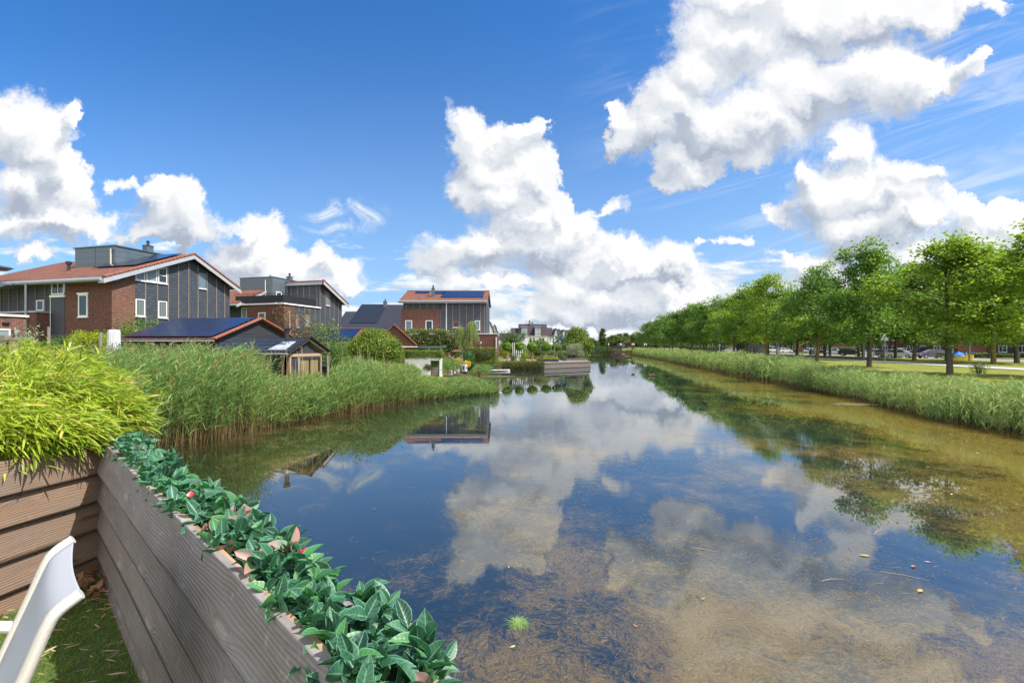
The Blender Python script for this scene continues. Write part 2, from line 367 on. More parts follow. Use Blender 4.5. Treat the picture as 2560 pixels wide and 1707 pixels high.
def woodmat(name, base, dark, knotc, warm, rough=.8, lip_shade=0.):
    m, t = newmat(name); o = OBJ(t); r = t.n('ShaderNodeObjectInfo').outputs['Random']
    o2 = t.v('ADD', o, t.comb(t.m('MULTIPLY', r, 91.), t.m('MULTIPLY', r, 3.), t.m('MULTIPLY', r, 37.)))
    x, y, z = t.xyz(o2)
    wob = t.noise(t.comb(t.m('MULTIPLY', x, .55), t.m('MULTIPLY', z, 1.6), 0.), 2.6, 3, .5)
    vo = t.n('ShaderNodeTexVoronoi', {'Scale': 1., 'Randomness': .9}, voronoi_dimensions='2D', feature='F1')
    t.t.links.new(t.comb(t.m('MULTIPLY', x, 1.15), t.m('MULTIPLY', z, 4.2), 0.), vo.inputs['Vector'])
    dd = vo.outputs['Distance']; kn = t.m('POWER', 2.718, t.m('MULTIPLY', t.m('MULTIPLY', dd, dd), -60.))
    g = t.m('ADD', t.m('MULTIPLY', z, 430.), t.m('ADD', t.m('MULTIPLY', wob, 34.), t.m('MULTIPLY', kn, 20.)))
    ln = t.m('MULTIPLY_ADD', t.m('SINE', g), .5, .5)
    fine = t.noise(t.comb(t.m('MULTIPLY', x, 6.), t.m('MULTIPLY', y, 30.), t.m('MULTIPLY', z, 260.)), 1., 3, .7)
    big = t.noise(t.comb(t.m('MULTIPLY', x, 1.4), 0., t.m('MULTIPLY', z, 5.)), 1.6, 4, .6)
    c = t.mix(t.lin(big, .3, .7), base, warm)
    c = t.mix(t.m('MULTIPLY', t.m('POWER', ln, 2.2), t.lin(big, .35, .65, .15, .55)), c, dark)
    c = t.mix(t.m('MULTIPLY', t.lin(fine, .35, .7), .45), c, dark)
    c = t.mix(t.m('MULTIPLY', t.step(kn, .55, .92), .75), c, knotc)
    c = t.mix(t.m('MULTIPLY', t.step(t.noise(o2, 16., 3, .7), .60, .75), .35), c, tuple(min(1, k * 1.7) for k in base))
    if lip_shade:      # joint shade painted along each board's lower lip, then random stain blotches
        zz = t.xyz(o)[2]; lo_ = t.m('MULTIPLY', t.step(t.m('ADD', zz, t.m('MULTIPLY', t.noise(t.comb(t.m('MULTIPLY', x, 3.), 0., 0.), 3., 4, .7), .022)), -.178, -.196), lip_shade)
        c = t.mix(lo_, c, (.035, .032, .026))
        st_ = t.step(t.noise(t.comb(t.m('MULTIPLY', x, .8), 0., t.m('MULTIPLY', z, 2.5)), 2.2, 5, .7), .55, .70); c = t.mix(t.m('MULTIPLY', st_, .45), c, t.mix(1., c, (.55, .50, .45), 'MULTIPLY'))
    c = t.mix(t.m('MULTIPLY', r, .7), c, t.mix(1., c, (.72, .74, .78), 'MULTIPLY'))
    out(t, pbr(t, c, rough, 0, .25, t.m('ADD', ln, fine), .45, .004)); return m

M = {}
M['grass'] = None
def groundmat():
    m, t = newmat('grass_ground'); p = POS(t); x, y, z = t.xyz(p)
    n = t.noise(p, .35, 5, .65); n2 = t.noise(p, 9., 4, .7); n3 = t.noise(p, 45., 3, .7)
    c = t.mix(t.lin(n, .3, .7), (.17, .20, .025), (.30, .29, .04))
    c = t.mix(t.lin(n2, .35, .7, 0, .55), c, (.075, .10, .02))
    c = t.mix(t.m('MULTIPLY', t.step(t.noise(p, .12, 3, .6), .52, .65), .4), c, (.24, .20, .07))
    bank = t.mix(n2, (.045, .04, .018), (.09, .08, .03))
    c = t.mix(t.step(z, .55, .95), bank, c)
    out(t, pbr(t, c, .9, 0, .2, t.m('ADD', n2, n3), .7, .05)); return m
M['grass'] = groundmat()
def watermat():
    m, t = newmat('canal_water'); p = POS(t); x, y, z = t.xyz(p)
    # submerged weed: stringy patches
    wp = t.v('MULTIPLY_ADD', t.v('SUBTRACT', t.noise(p, .8, 4, .6, out='Color'), (.5, .5, .5)), (1.2, 1.2, 0), p)
    big = t.noise(wp, .22, 5, .62)
    med = t.noise(wp, 1.5, 6, .68)
    s1 = t.noise(t.v('MULTIPLY', wp, (1.0, 1.5, 1)), 13., 6, .78, .5)
    s2 = t.noise(t.v('MULTIPLY', wp, (1.8, 1.1, 1)), 34., 4, .8, .6)
    s = t.m('MULTIPLY_ADD', s1, .45, t.m('MULTIPLY_ADD', s2, .25, t.m('MULTIPLY', med, .30)))
    right = t.step(t.m('SUBTRACT', x, t.m('MULTIPLY', y, .21)), 4.0, 10.5)
    near = t.step(y, 7.0, 4.0)
    midband = t.m('MULTIPLY', t.step(x, -4., 2.), t.step(y, 24., 8.))
    dens = t.m('ADD', t.m('MULTIPLY', right, .15), t.m('ADD', t.m('MULTIPLY', near, .06), t.m('MULTIPLY', midband, .065)))
    dens = t.m('ADD', dens, t.lin(big, .3, .7, -.15, .17))
    th = t.m('SUBTRACT', .585, dens)
    weed = t.n('ShaderNodeMapRange', {'To Min': 0., 'To Max': 1.}, interpolation_type='SMOOTHSTEP')
    t.t.links.new(s, weed.inputs[0]); t.t.links.new(t.m('SUBTRACT', th, .05), weed.inputs[1]); t.t.links.new(t.m('ADD', th, .11), weed.inputs[2])
    wc = t.mix(t.lin(s2, .3, .7), (.050, .036, .012), (.19, .135, .055))
    wc = t.mix(t.m('MULTIPLY', right, .75), wc, t.mix(t.lin(s1, .35, .65), (.055, .040, .002), (.26, .175, .025)))
    deep = t.mix(t.lin(big, .35, .65), (.008, .017, .027), (.016, .023, .018))
    deep = t.mix(t.m('MULTIPLY', right, .8), deep, (.020, .022, .003))
    lefts = t.m('MULTIPLY', t.step(x, -1.5, -6.), t.step(y, 36., 20.))
    deep = t.mix(t.m('MULTIPLY', lefts, .8), deep, (.020, .020, .005))
    base = t.mix(t.m('MULTIPLY', weed.outputs[0], .92), deep, wc)
    film = t.m('MULTIPLY', t.step(t.noise(t.v('MULTIPLY', p, (.35, 2.2, 1)), 1.0, 5, .65, .6), .60, .68), t.m('MULTIPLY', t.step(t.noise(p, .07, 2, .5), .50, .60), t.step(y, 12., 26.)))
    rip = t.noise(t.v('MULTIPLY', p, (1.0, 2.2, 1)), 2.0, 3, .5)
    rip2 = t.noise(t.v('MULTIPLY', p, (1.2, 3.0, 1)), 9., 2, .6)
    zone = t.m('MULTIPLY_ADD', t.step(t.noise(p, .07, 2, .5), .46, .62), .9, .10)
    b = t.n('ShaderNodeBump', {'Distance': .02}); t.t.links.new(t.m('ADD', rip, t.m('MULTIPLY', rip2, .30)), b.inputs['Height']); t.t.links.new(t.m('MULTIPLY', zone, .085), b.inputs['Strength'])
    nrm = b.outputs[0]
    dif = t.n('ShaderNodeBsdfDiffuse', {'Roughness': 0}); t.t.links.new(base, dif.inputs[0])
    gl = t.n('ShaderNodeBsdfGlossy', {'Color': (.93, .96, 1, 1)}); t.t.links.new(t.m('MULTIPLY_ADD', film, .25, .0), gl.inputs['Roughness']); t.t.links.new(nrm, gl.inputs['Normal'])
    fr = t.n('ShaderNodeFresnel', {'IOR': 1.46}); t.t.links.new(nrm, fr.inputs['Normal'])
    f = t.m('POWER', fr.outputs[0], .70)
    f = t.m('MULTIPLY', f, t.m('SUBTRACT', 1., t.m('MULTIPLY', weed.outputs[0], t.m('MULTIPLY_ADD', right, .12, .10))))
    mx = t.n('ShaderNodeMixShader'); t.t.links.new(f, mx.inputs[0]); t.t.links.new(dif.outputs[0], mx.inputs[1]); t.t.links.new(gl.outputs[0], mx.inputs[2])
    out(t, mx.outputs[0]); return m
M['water'] = watermat()
M['brick'] = brickmat('red_brick', (.150, .050, .030), (.075, .028, .022), (.24, .11, .075), (.20, .165, .145))
M['brick_mixed'] = brickmat('mixed_red_brick', (.19, .070, .040), (.095, .040, .030), (.28, .145, .095), (.24, .19, .16))
M['slate'] = slatemat('slate_cladding', (.044, .053, .068))
M['zinc'] = plain('zinc', (.12, .145, .165), .45, .35, .15, 1.5)
M['zinc_dark'] = plain('zinc_dark', (.10, .125, .15), .5, .3, .15, 1.5)
M['batten'] = plain('weathered_batten', (.20, .155, .12), .85, 0, .3, 6)
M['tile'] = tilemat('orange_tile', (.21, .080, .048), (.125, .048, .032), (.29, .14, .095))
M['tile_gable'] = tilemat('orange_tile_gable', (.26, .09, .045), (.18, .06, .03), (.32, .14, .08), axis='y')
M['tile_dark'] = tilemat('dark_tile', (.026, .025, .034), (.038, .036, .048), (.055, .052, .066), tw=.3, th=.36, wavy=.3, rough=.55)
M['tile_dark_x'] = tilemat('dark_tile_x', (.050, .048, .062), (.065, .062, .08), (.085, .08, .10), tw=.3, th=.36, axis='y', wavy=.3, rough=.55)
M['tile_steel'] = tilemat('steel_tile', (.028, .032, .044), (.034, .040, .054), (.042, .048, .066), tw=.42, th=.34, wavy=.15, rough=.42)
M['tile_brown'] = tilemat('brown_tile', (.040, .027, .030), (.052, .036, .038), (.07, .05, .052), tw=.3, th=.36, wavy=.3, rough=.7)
M['solar'] = solarmat('solar_blue', (.007, .016, .050))
M['solar_dark'] = solarmat('solar_dark', (.018, .018, .020), gloss=.3)
M['solar_mid'] = solarmat('solar_mid', (.010, .017, .038), gloss=.15)
M['white'] = plain('white_paint', (.74, .74, .72), .45, 0, .05, 3)
M['cream'] = plain('cream_plastic', (.52, .48, .42), .4, 0, .05, 8)
M['render'] = plain('white_render', (.80, .81, .82), .8, 0, .06, .6)
M['fascia'] = plain('fascia_paint', (.34, .35, .385), .5, 0, .08, 2)
M['dark_panel'] = plain('dark_panel', (.045, .047, .062), .6, 0, .1, 1)
M['gutter'] = plain('gutter_zinc', (.36, .39, .43), .4, .4, .1, 2)
M['orange_frame'] = plain('hardwood_frame', (.36, .13, .05), .5, 0, .15, 8)
M['black'] = plain('black_metal', (.02, .021, .023), .45, 0, .2, 4)
M['greymetal'] = plain('grey_metal', (.30, .32, .34), .4, .5, .1, 2)
M['timber_black'] = woodmat('black_timber', (.045, .046, .055), (.012, .012, .016), (.02, .02, .02), (.065, .066, .075))
M['timber_grey'] = woodmat('grey_timber', (.26, .235, .21), (.10, .085, .075), (.10, .07, .05), (.32, .28, .24))
M['timber_brown'] = woodmat('brown_timber', (.14, .075, .045), (.05, .025, .015), (.05, .02, .01), (.18, .09, .05))
M['timber_tan'] = woodmat('tan_timber', (.50, .35, .22), (.24, .14, .08), (.15, .07, .03), (.46, .31, .2))
M['fence_left'] = woodmat('fence_wood_warm', (.235, .175, .135), (.085, .056, .042), (.12, .05, .02), (.29, .18, .11), lip_shade=.6)
M['fence_right'] = woodmat('fence_wood_grey', (.31, .28, .265), (.11, .095, .088), (.36, .31, .27), (.27, .22, .185), lip_shade=.8)
M['bark'] = plain('bark', (.115, .095, .070), .9, 0, .35, 3, .2, .8)
M['bark_moss'] = plain('bark_mossy', (.17, .12, .05), .9, 0, .35, 3, .2, .8)
M['stem'] = plain('green_stem', (.09, .10, .04), .7)
M['asphalt'] = plain('asphalt', (.17, .165, .165), .9, 0, .15, 1)
M['paving'] = plain('paving', (.24, .215, .20), .85, 0, .2, 1.5)
M['concrete'] = plain('concrete', (.40, .385, .36), .85, 0, .15, 2)
M['whitecloth'] = plain('cover_cloth', (.50, .50, .52), .8, 0, .06, 3)
M['rubber'] = plain('rubber', (.015, .015, .016), .8)
M['stone_dark'] = plain('dark_stone', (.06, .065, .075), .6)
def glassmat(name, col, rough=.04, curtain=None):
    m, t = newmat(name); o = OBJ(t); c = col
    if curtain:
        x, y, z = t.xyz(o); s = t.m('MULTIPLY_ADD', t.m('SINE', t.m('MULTIPLY', t.m('ADD', x, y), 38.)), .5, .5)
        c = t.mix(s, [k * .6 for k in curtain], curtain)
    out(t, pbr(t, c, rough, 0, .45)); return m
M['glass'] = glassmat('window_glass', (.035, .045, .05))
M['glass_curtain'] = glassmat('window_curtain', (.1, .1, .1), .12, (.17, .20, .19))
M['glass_light'] = glassmat('window_light', (.20, .25, .26), .1)
M['glass_blue'] = glassmat('window_blue', (.12, .17, .21), .05)
L = {}
L['tree_mid'] = leafmat('leaf_maple', (.08, .175, .026), (.20, .33, .06), .46, .45, .35, tip=(.26, .33, .14), objvar=.1)
L['tree_bright'] = leafmat('leaf_maple_bright', (.12, .23, .018), (.31, .42, .05), .48, .45, .35, tip=(.38, .44, .12), objvar=.1)
L['tree_dark'] = leafmat('leaf_dark', (.055, .12, .026), (.16, .26, .055), .42, .45, .35, tip=(.20, .26, .13), objvar=.2)
L['far'] = leafmat('leaf_far', (.05, .09, .03), (.12, .17, .055), .25, .6, .3, objvar=.5)
L['shrub'] = leafmat('leaf_shrub', (.045, .10, .02), (.16, .24, .055), .3, .5, .8, tip=(.30, .36, .18))
L['dome'] = leafmat('leaf_dome', (.045, .11, .010), (.24, .31, .03), .35, .5, .9, tip=(.34, .38, .12))
L['lime'] = leafmat('leaf_lime', (.16, .25, .012), (.42, .46, .03), .4, .5, .8)
L['hedge'] = leafmat('leaf_hedge', (.055, .11, .012), (.18, .26, .04), .3, .5, 1.2)
L['yew'] = leafmat('leaf_yew', (.055, .095, .006), (.21, .25, .020), .2, .7, .8)
L['ivy'] = leafmat('leaf_ivy', (.03, .09, .02), (.10, .21, .05), .25, .4, 1.)
L['catalpa'] = leafmat('leaf_catalpa', (.06, .15, .008), (.22, .34, .03), .35, .45, 2.)
L['willow'] = leafmat('leaf_willow', (.16, .22, .05), (.42, .50, .20), .35, .5, 1.5)
L['salix'] = leafmat('leaf_salix', (.09, .115, .03), (.28, .31, .12), .3, .5, 1.5, tip=(.36, .28, .17))
L['silver'] = leafmat('leaf_silver', (.14, .18, .10), (.38, .42, .28), .25, .5, 1.2)
L['reddish'] = leafmat('leaf_reddish', (.07, .055, .03), (.20, .15, .08), .3, .5, 1., tip=(.16, .2, .05))
L['pleach'] = leafmat('leaf_pleach', (.045, .10, .02), (.18, .23, .05), .3, .5, 1., tip=(.50, .42, .22))
L['yellowflower'] = leafmat('yellow_flower', (.55, .34, .01), (.75, .55, .03), .3, .6, 1.)
L['bluegrey'] = leafmat('leaf_bluegrey', (.06, .11, .10), (.15, .22, .19), .25, .6, 1.)
L['overhang'] = leafmat('leaf_overhang', (.06, .075, .02), (.17, .18, .05), .3, .6, 1.)
def reedmat(name, lo, mid, hi, tan):
    m, t = newmat(name); a = t.n('ShaderNodeAttribute', attribute_name='t').outputs['Fac']; i = ISL(t)
    g = t.mix(i, mid, hi); n = t.noise(POS(t), .45, 2, .5); g = t.mix(t.lin(n, .35, .65), g, t.mix(1., g, (.75, .92, .95), 'MULTIPLY'))
    c = t.mix(t.step(a, .10, .30), tan, g)
    c = t.mix(t.m('MULTIPLY', t.step(i, .90, .95), .7), c, tan)
    d = pbr(t, c, .6, 0, .15); tr = t.n('ShaderNodeBsdfTranslucent'); t.t.links.new(c, tr.inputs[0])
    mx = t.n('ShaderNodeMixShader', {0: .38}); t.t.links.new(d, mx.inputs[1]); t.t.links.new(tr.outputs[0], mx.inputs[2]); out(t, mx.outputs[0]); return m
M['reed'] = reedmat('reed', None, (.13, .225, .045), (.34, .43, .13), (.42, .27, .12))
M['reed_right'] = reedmat('reed_right', None, (.19, .27, .055), (.48, .54, .18), (.28, .20, .09))
M['bamboo_leaf'] = leafmat('bamboo_leaf', (.11, .22, .010), (.46, .54, .05), .35, .4, 3.0, tip=(.62, .47, .12))
def laurel(name, a, b, pinkf=0.):
    m, t = newmat(name); i = ISL(t); u = t.n('ShaderNodeAttribute', attribute_name='u').outputs['Fac']; v = t.n('ShaderNodeAttribute', attribute_name='t').outputs['Fac']
    n = t.noise(OBJ(t), 24., 3, .6)
    c = t.mix(t.m('ADD', t.m('MULTIPLY', i, .55), t.m('MULTIPLY', t.lin(n, .35, .65), .45), clamp=True), a, b)
    c = t.mix(t.m('MULTIPLY', t.step(i, .74, .80), .7), c, (.055, .20, .035)); c = t.mix(t.m('MULTIPLY', t.step(i, .10, .06), .8), c, (.012, .045, .022)); au = t.m('ABSOLUTE', u); vein = t.m('MULTIPLY_ADD', t.m('SINE', t.m('MULTIPLY', t.m('SUBTRACT', v, t.m('MULTIPLY', au, .16)), 44.)), .5, .5)
    c = t.mix(t.m('MULTIPLY', t.m('POWER', vein, 4.), .12), c, (.22, .42, .30))
    c = t.mix(t.m('MULTIPLY', t.step(au, .14, .0), .55), c, (.28, .48, .30))
    c = t.mix(t.m('MULTIPLY', t.step(au, .82, 1.), .6), c, (.22, .46, .30))
    if pinkf:
        c = t.mix(t.m('MULTIPLY', t.step(t.noise(OBJ(t), 16., 2, .6), .36, .60), pinkf), c, (.52, .20, .20))
    d = pbr(t, c, .42, 0, .35, vein, .15, .002); tr = t.n('ShaderNodeBsdfTranslucent'); t.t.links.new(t.mix(1., c, (.7, 1.5, .5), 'MULTIPLY'), tr.inputs[0])
    mx = t.n('ShaderNodeMixShader', {0: .22}); t.t.links.new(d, mx.inputs[1]); t.t.links.new(tr.outputs[0], mx.inputs[2]); out(t, mx.outputs[0]); return m
M['laurel'] = laurel('laurel_leaf', (.012, .065, .032), (.070, .195, .112))
M['laurel_pink'] = laurel('laurel_pink_leaf', (.10, .24, .16), (.42, .36, .30), .95)
M['laurel_red'] = plain('laurel_red_leaf', (.42, .035, .05), .4)
def cloudy(): pass
# ---------------------------------------------------------------- terrain and water
CANAL = [(14, -16), (16.5, -8), (16.8, 0), (17.0, 15.3), (17.3, 18.7), (18.9, 23.2), (20.4, 30.8), (21.4, 36.7), (22.3, 43.8), (23.8, 51), (27.2, 71), (31.7, 94.8), (37, 131),
         (44, 175), (50, 215), (54, 240), (49, 240), (45, 200), (38, 175), (33.5, 150), (26.5, 146), (14, 121), (4, 113), (1, 92), (6, 73), (10.9, 66.5), (10.95, 63.6), (4.1, 58.7), (-2.2, 56.8), (-4.5, 55),
         (-3.6, 44), (-3.1, 38), (-2.3, 34), (-1.4, 29.6), (-4.4, 25.9), (-6.9, 22.2), (-8.4, 18.4), (-9.5, 15.4), (-10.8, 13.4), (-10.2, 10.5), (-6.5, 6.2), (-3.3, 3.75), (-2.9, 3.4), (3, -1.9), (10, -8.2), (12, -16)]
poly = np.array(CANAL, float)
def sdist(px, py):          # positive on land
    px, py = np.asarray(px, float), np.asarray(py, float); d = np.full(px.shape, 1e9); ins = np.zeros(px.shape, bool)
    for i in range(len(poly)):
        a, b = poly[i], poly[(i + 1) % len(poly)]; e = b - a; wx, wy = px - a[0], py - a[1]
        h = np.clip((wx * e[0] + wy * e[1]) / (e @ e), 0, 1); d = np.minimum(d, np.hypot(wx - e[0] * h, wy - e[1] * h))
        c1 = (a[1] > py) != (b[1] > py); xs = a[0] + (py - a[1]) / (b[1] - a[1] + 1e-12) * (b[0] - a[0]); ins ^= c1 & (px < xs)
    return np.where(ins, -d, d)
def gz(x, y):
    d = sdist(x, y); x = np.asarray(x, float); y = np.asarray(y, float)
    left = x < (10 + .2 * y)
    zr = np.interp(d, [-4, -1.2, 0, 1.2, 3, 5], [-1.3, -.55, -.06, .5, .95, 1.2])
    zl = np.interp(d, [-4, -1.2, 0, 1.0, 2.5, 6, 9], [-1.3, -.6, -.08, .42, .72, 1.0, 1.15])
    z = np.where(left, zl, zr)
    drop = np.clip((x - 58) / 8, 0, 1) * .45
    return z - np.where(d > 0, drop, 0)
gx = np.concatenate([[-4000, -1500, -500, -200, -110, -80], np.arange(-60, 66, .6), np.arange(66, 140, 3), [160, 220, 400, 1200, 4000]])
gy = np.concatenate([[-600, -120, -40], np.arange(-16, 130, .6), np.arange(130, 260, 2.5), [280, 340, 500, 1000, 2500, 6000]])
GX, GY = np.meshgrid(gx, gy); GZ = gz(GX, GY) + np.where(sdist(GX, GY) > 1, (rng.random(GX.shape) - .5) * .05, 0)
nx, ny = len(gx), len(gy); idx = np.arange(nx * ny).reshape(ny, nx)
fq = np.stack([idx[:-1, :-1], idx[:-1, 1:], idx[1:, 1:], idx[1:, :-1]], -1).reshape(-1, 4)
tag(np_obj('ground', np.stack([GX, GY, GZ], -1).reshape(-1, 3), fq, M['grass'], smooth=True), kind='structure')
wxs = np.array([-40, -12, -4, 4, 12, 20, 40, 60]); wys = np.array([-20, 0, 10, 20, 40, 80, 160, 300])
WX, WY = np.meshgrid(wxs, wys); idx = np.arange(64).reshape(8, 8)
tag(np_obj('water', np.stack([WX, WY, WX * 0.], -1).reshape(-1, 3), np.stack([idx[:-1, :-1], idx[:-1, 1:], idx[1:, 1:], idx[1:, :-1]], -1).reshape(-1, 4), M['water']), kind='structure')
def strip(name, f0, f1, y0, y1, z, mat, n=24):
    b = MB(); ys = np.linspace(y0, y1, n)
    v = [(f(y), y, z) for y in ys for f in (f0, f1)]
    b.add(v, [(2 * i, 2 * i + 1, 2 * i + 3, 2 * i + 2) for i in range(n - 1)])
    return tag(b.build(name, mat), kind='structure')
pf = lambda y: 33 + .125 * y
strip('bike_path', lambda y: pf(y), lambda y: pf(y) + 2.6, -10, 230, 1.235, M['concrete'])
strip('path_edge', lambda y: pf(y) + 2.6, lambda y: pf(y) + 3.6, -10, 230, 1.232, M['asphalt'])
strip('road', lambda y: 67, lambda y: 80, -40, 330, .80, M['paving'])
kb = MB(); kb.box(66.8, 67.0, -40, 330, .6, .88); kb.box(80.0, 80.2, -40, 330, .6, .9); tag(kb.build('road_kerb', M['concrete']), kind='structure')

# ---------------------------------------------------------------- terrace under the camera
K0 = Vector((-3.0, 3.35, 0)); DA = Vector((.743, -.669, 0)); DB = Vector((-.2425, -.970, 0))
DECK = 1.35
far = K0 + DA * 9; fl = K0 + DB * 9
tb = MB(); e = .06
tb.prism([(K0.x, K0.y, -.8), (far.x, far.y, -.8), (far.x - 3, far.y - 5, -.8), (fl.x, fl.y, -.8)][::-1], (0, 0, DECK + .8))
tag(tb.build('terrace', plain('turf_mat', (.055, .085, .018), .95, 0, .5, 14)), kind='structure')
# turf blades
def inplot(x, y):
    p = np.stack([x - K0.x, y - K0.y], -1); return (p @ np.array([DA.y, -DA.x]) * 1 > 0)
n = 90000
bx = rng.uniform(-3.55, -.2, n); by = rng.uniform(.75, 3.35, n)
qa = (bx - K0.x) * DA.y - (by - K0.y) * DA.x      # side of right fence
qb = (bx - K0.x) * DB.y - (by - K0.y) * DB.x
ok = (qa > -9) & (np.sign(qa) == np.sign((-2.0 - K0.x) * DA.y - (1.5 - K0.y) * DA.x)) & (np.sign(qb) == np.sign((-2.0 - K0.x) * DB.y - (1.5 - K0.y) * DB.x))
bx, by = bx[ok], by[ok]; n = len(bx)
base = np.stack([bx, by, np.full(n, DECK - .005)], -1)
d = unit(rng.normal(size=(n, 3)) * (.45, .45, .1) + (0, 0, .9)); bend = rng.normal(size=(n, 3)) * (.35, .35, 0)
v, f, t_ = ribbons(base, d, rng.uniform(.018, .036, n), bend, .003, unit(np.cross(d, rdir(n))), 2)
tag(np_obj('artificial_turf', v, f, leafmat('turf_blade', (.075, .15, .010), (.25, .36, .04), .3, .5, 5., tip=(.30, .30, .10)), attr={'t': t_}), kind='stuff')
# dry bamboo litter
n = 1500
bx = rng.uniform(-3.5, -.3, n); by = rng.uniform(.8, 3.3, n); qa = (bx - K0.x) * DA.y - (by - K0.y) * DA.x; qb = (bx - K0.x) * DB.y - (by - K0.y) * DB.x
sgnA = np.sign((-2.0 - K0.x) * DA.y - (1.5 - K0.y) * DA.x); sgnB = np.sign((-2.0 - K0.x) * DB.y - (1.5 - K0.y) * DB.x)
near = np.exp(-np.abs(qa) * 2.2) + .22
ok = (qa * sgnA > .02) & (qb * sgnB > .02) & (rng.random(n) < near); bx, by = bx[ok], by[ok]; n = len(bx)
ang = rng.normal(.35, .55, n); d = np.stack([np.cos(ang), np.sin(ang), rng.normal(0, .12, n)], -1)
v, f, t_ = ribbons(np.stack([bx, by, np.full(n, DECK + .034) + rng.random(n) * .012], -1), unit(d), rng.uniform(.035, .10, n), rng.normal(size=(n, 3)) * (.12, .12, .1), rng.uniform(.004, .010, n), unit(np.cross(d, np.array([0, 0, 1.]) + rng.normal(size=(n, 3)) * .5)), 3, lambda s: np.sin(np.pi * np.clip(s * .9 + .08, 0, 1)))
tag(np_obj('leaf_litter', v, f, leafmat('dry_leaf', (.30, .19, .10), (.62, .46, .30), .2, .7, 6., tip=(.30, .12, .05))), kind='stuff')
v, f = leaves(np.array([K0 + DA * rng.uniform(.05, .5) + DB * rng.uniform(.05, .35) + Vector((0, 0, DECK + .04 + rng.random() * .05)) for _ in range(34)]), .085, aspect=.6)
tag(np_obj('dead_leaf_pile', v, f, leafmat('brown_leaf', (.10, .045, .02), (.30, .15, .07), .1, .6, 6.)), kind='stuff')

# ---------------------------------------------------------------- board fences round the terrace
ZT = [2.285, 2.09, 1.893, 1.687, 1.493, 1.335]
def board_fence(name, label, start, dirv, length, inward, mat, group=None):
    fe = empty(name, (start.x, start.y, 0), math.atan2(dirv.y, dirv.x), label, 'fence', group)
    loc_in = 1 if Vector((-dirv.y, dirv.x, 0)).dot(inward) > 0 else -1
    for k in range(5):
        z1, z0 = ZT[k], ZT[k + 1] - .018; s = loc_in
        b = MB(); # wedge board: thick lower edge overlaps the next one
        pr = [(0, s * .048, z0 - z1 + .010), (0, s * .042, z0 - z1), (0, s * .004, z0 - z1), (0, s * -.018, 0), (0, s * .006, 0)][::-1]
        if s > 0: pr = pr[::-1]
        N = 14; vs = []; fs = []
        for i in range(N + 1):
            x = length * i / N
            for (_, y, z) in pr: vs.append((x, y + .0022 * math.sin(x * 3.1 + k * 2), z + (.002 * math.sin(x * 2.3 + k) if z < -.01 else 0)))
        for i in range(N):
            for j in range(5): a = i * 5 + j; c = i * 5 + (j + 1) % 5; fs.append((a, c, c + 5, a + 5))
        fs += [(4, 3, 2, 1, 0), tuple(range(5 * N, 5 * N + 5))]
        b.add(vs, fs); o = b.build('board', mat, fe, loc=(0, 0, z1)); bv = o.modifiers.new('bevel', 'BEVEL'); bv.width = .0025; bv.limit_method = 'ANGLE'
    return fe, loc_in
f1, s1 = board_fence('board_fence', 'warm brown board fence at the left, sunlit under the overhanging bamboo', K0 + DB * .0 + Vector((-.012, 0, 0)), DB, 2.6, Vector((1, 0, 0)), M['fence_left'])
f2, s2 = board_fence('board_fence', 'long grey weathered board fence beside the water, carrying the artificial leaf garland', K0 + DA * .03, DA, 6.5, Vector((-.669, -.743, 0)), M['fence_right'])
# backing rail, cap strip and outer planter boards of the waterside fence (local x along, y away from the terrace)
s = -s2
b = MB(); b.box(0, 6.5, min(s * .010, s * .028), max(s * .010, s * .028), -.045, .004); b.build('cap_strip', M['timber_tan'], f2, loc=(0, 0, ZT[0] - .004))
b = MB(); b.box(0, 6.5, min(s * .19, s * .21), max(s * .19, s * .21), -.55, -.055); b.build('outer_board', M['fence_right'], f2, loc=(0, 0, ZT[0]))
b = MB(); b.box(0, 6.5, min(s * .026, s * .192), max(s * .026, s * .192), -.20, -.18); b.build('planter_floor', M['timber_black'], f2, loc=(0, 0, ZT[0]))
for x in (.08, 2.2, 4.3, 6.4):
    b = MB(); b.box(x - .035, x + .035, min(s * .03, s * .10), max(s * .03, s * .10), -3.2, -.21); b.build('post', M['timber_grey'], f2, loc=(0, 0, ZT[0]))
b = MB(); b.box(-.035, .035, -.035, .035, -1.5, .0); b.build('post', M['timber_black'], f1, loc=(-.04, -s1 * .05, ZT[0] - .02))

# ---------------------------------------------------------------- artificial leaf garland
def laurel_leaves(n, base, d, nrm, L, W, fold=.35, curl=.25):
    """5 columns x 7 rows per leaf, serrated edge"""
    R_, C_ = 8, 5; s = np.linspace(0, 1, R_); u = np.array([-1, -.5, 0, .5, 1])
    w = np.sin(np.pi * s ** .82) ** .8; w[-1] = .0; w[0] = .06
    d = unit(d); sd = unit(np.cross(d, nrm)); up = np.cross(sd, d)
    S_, U_ = np.meshgrid(s, u, indexing='ij'); Wd = w[:, None] * np.ones_like(U_)
    ser = 1 + .07 * (np.arange(R_) % 2)[:, None] * (np.abs(U_) > .9)
    p = (base[:, None, None] + d[:, None, None] * (L[:, None, None, None] * S_[None, :, :, None])
         + sd[:, None, None] * (W[:, None, None, None] * .5 * (U_ * Wd * ser)[None, :, :, None])
         + up[:, None, None] * ((W[:, None, None, None] * fold * (np.abs(U_) * Wd)[None, :, :, None]) - L[:, None, None, None] * (curl * np.ones(n) if np.isscalar(curl) else curl)[:, None, None, None] * (S_ ** 2)[None, :, :, None]))
    v = p.reshape(-1, 3); st = R_ * C_; q = np.array([[i * C_ + j, i * C_ + j + 1, (i + 1) * C_ + j + 1, (i + 1) * C_ + j] for i in range(R_ - 1) for j in range(C_ - 1)])
    f = (np.arange(n)[:, None, None] * st + q[None]).reshape(-1, 4)
    return v, f, np.tile(U_.ravel(), n), np.tile(S_.ravel(), n)
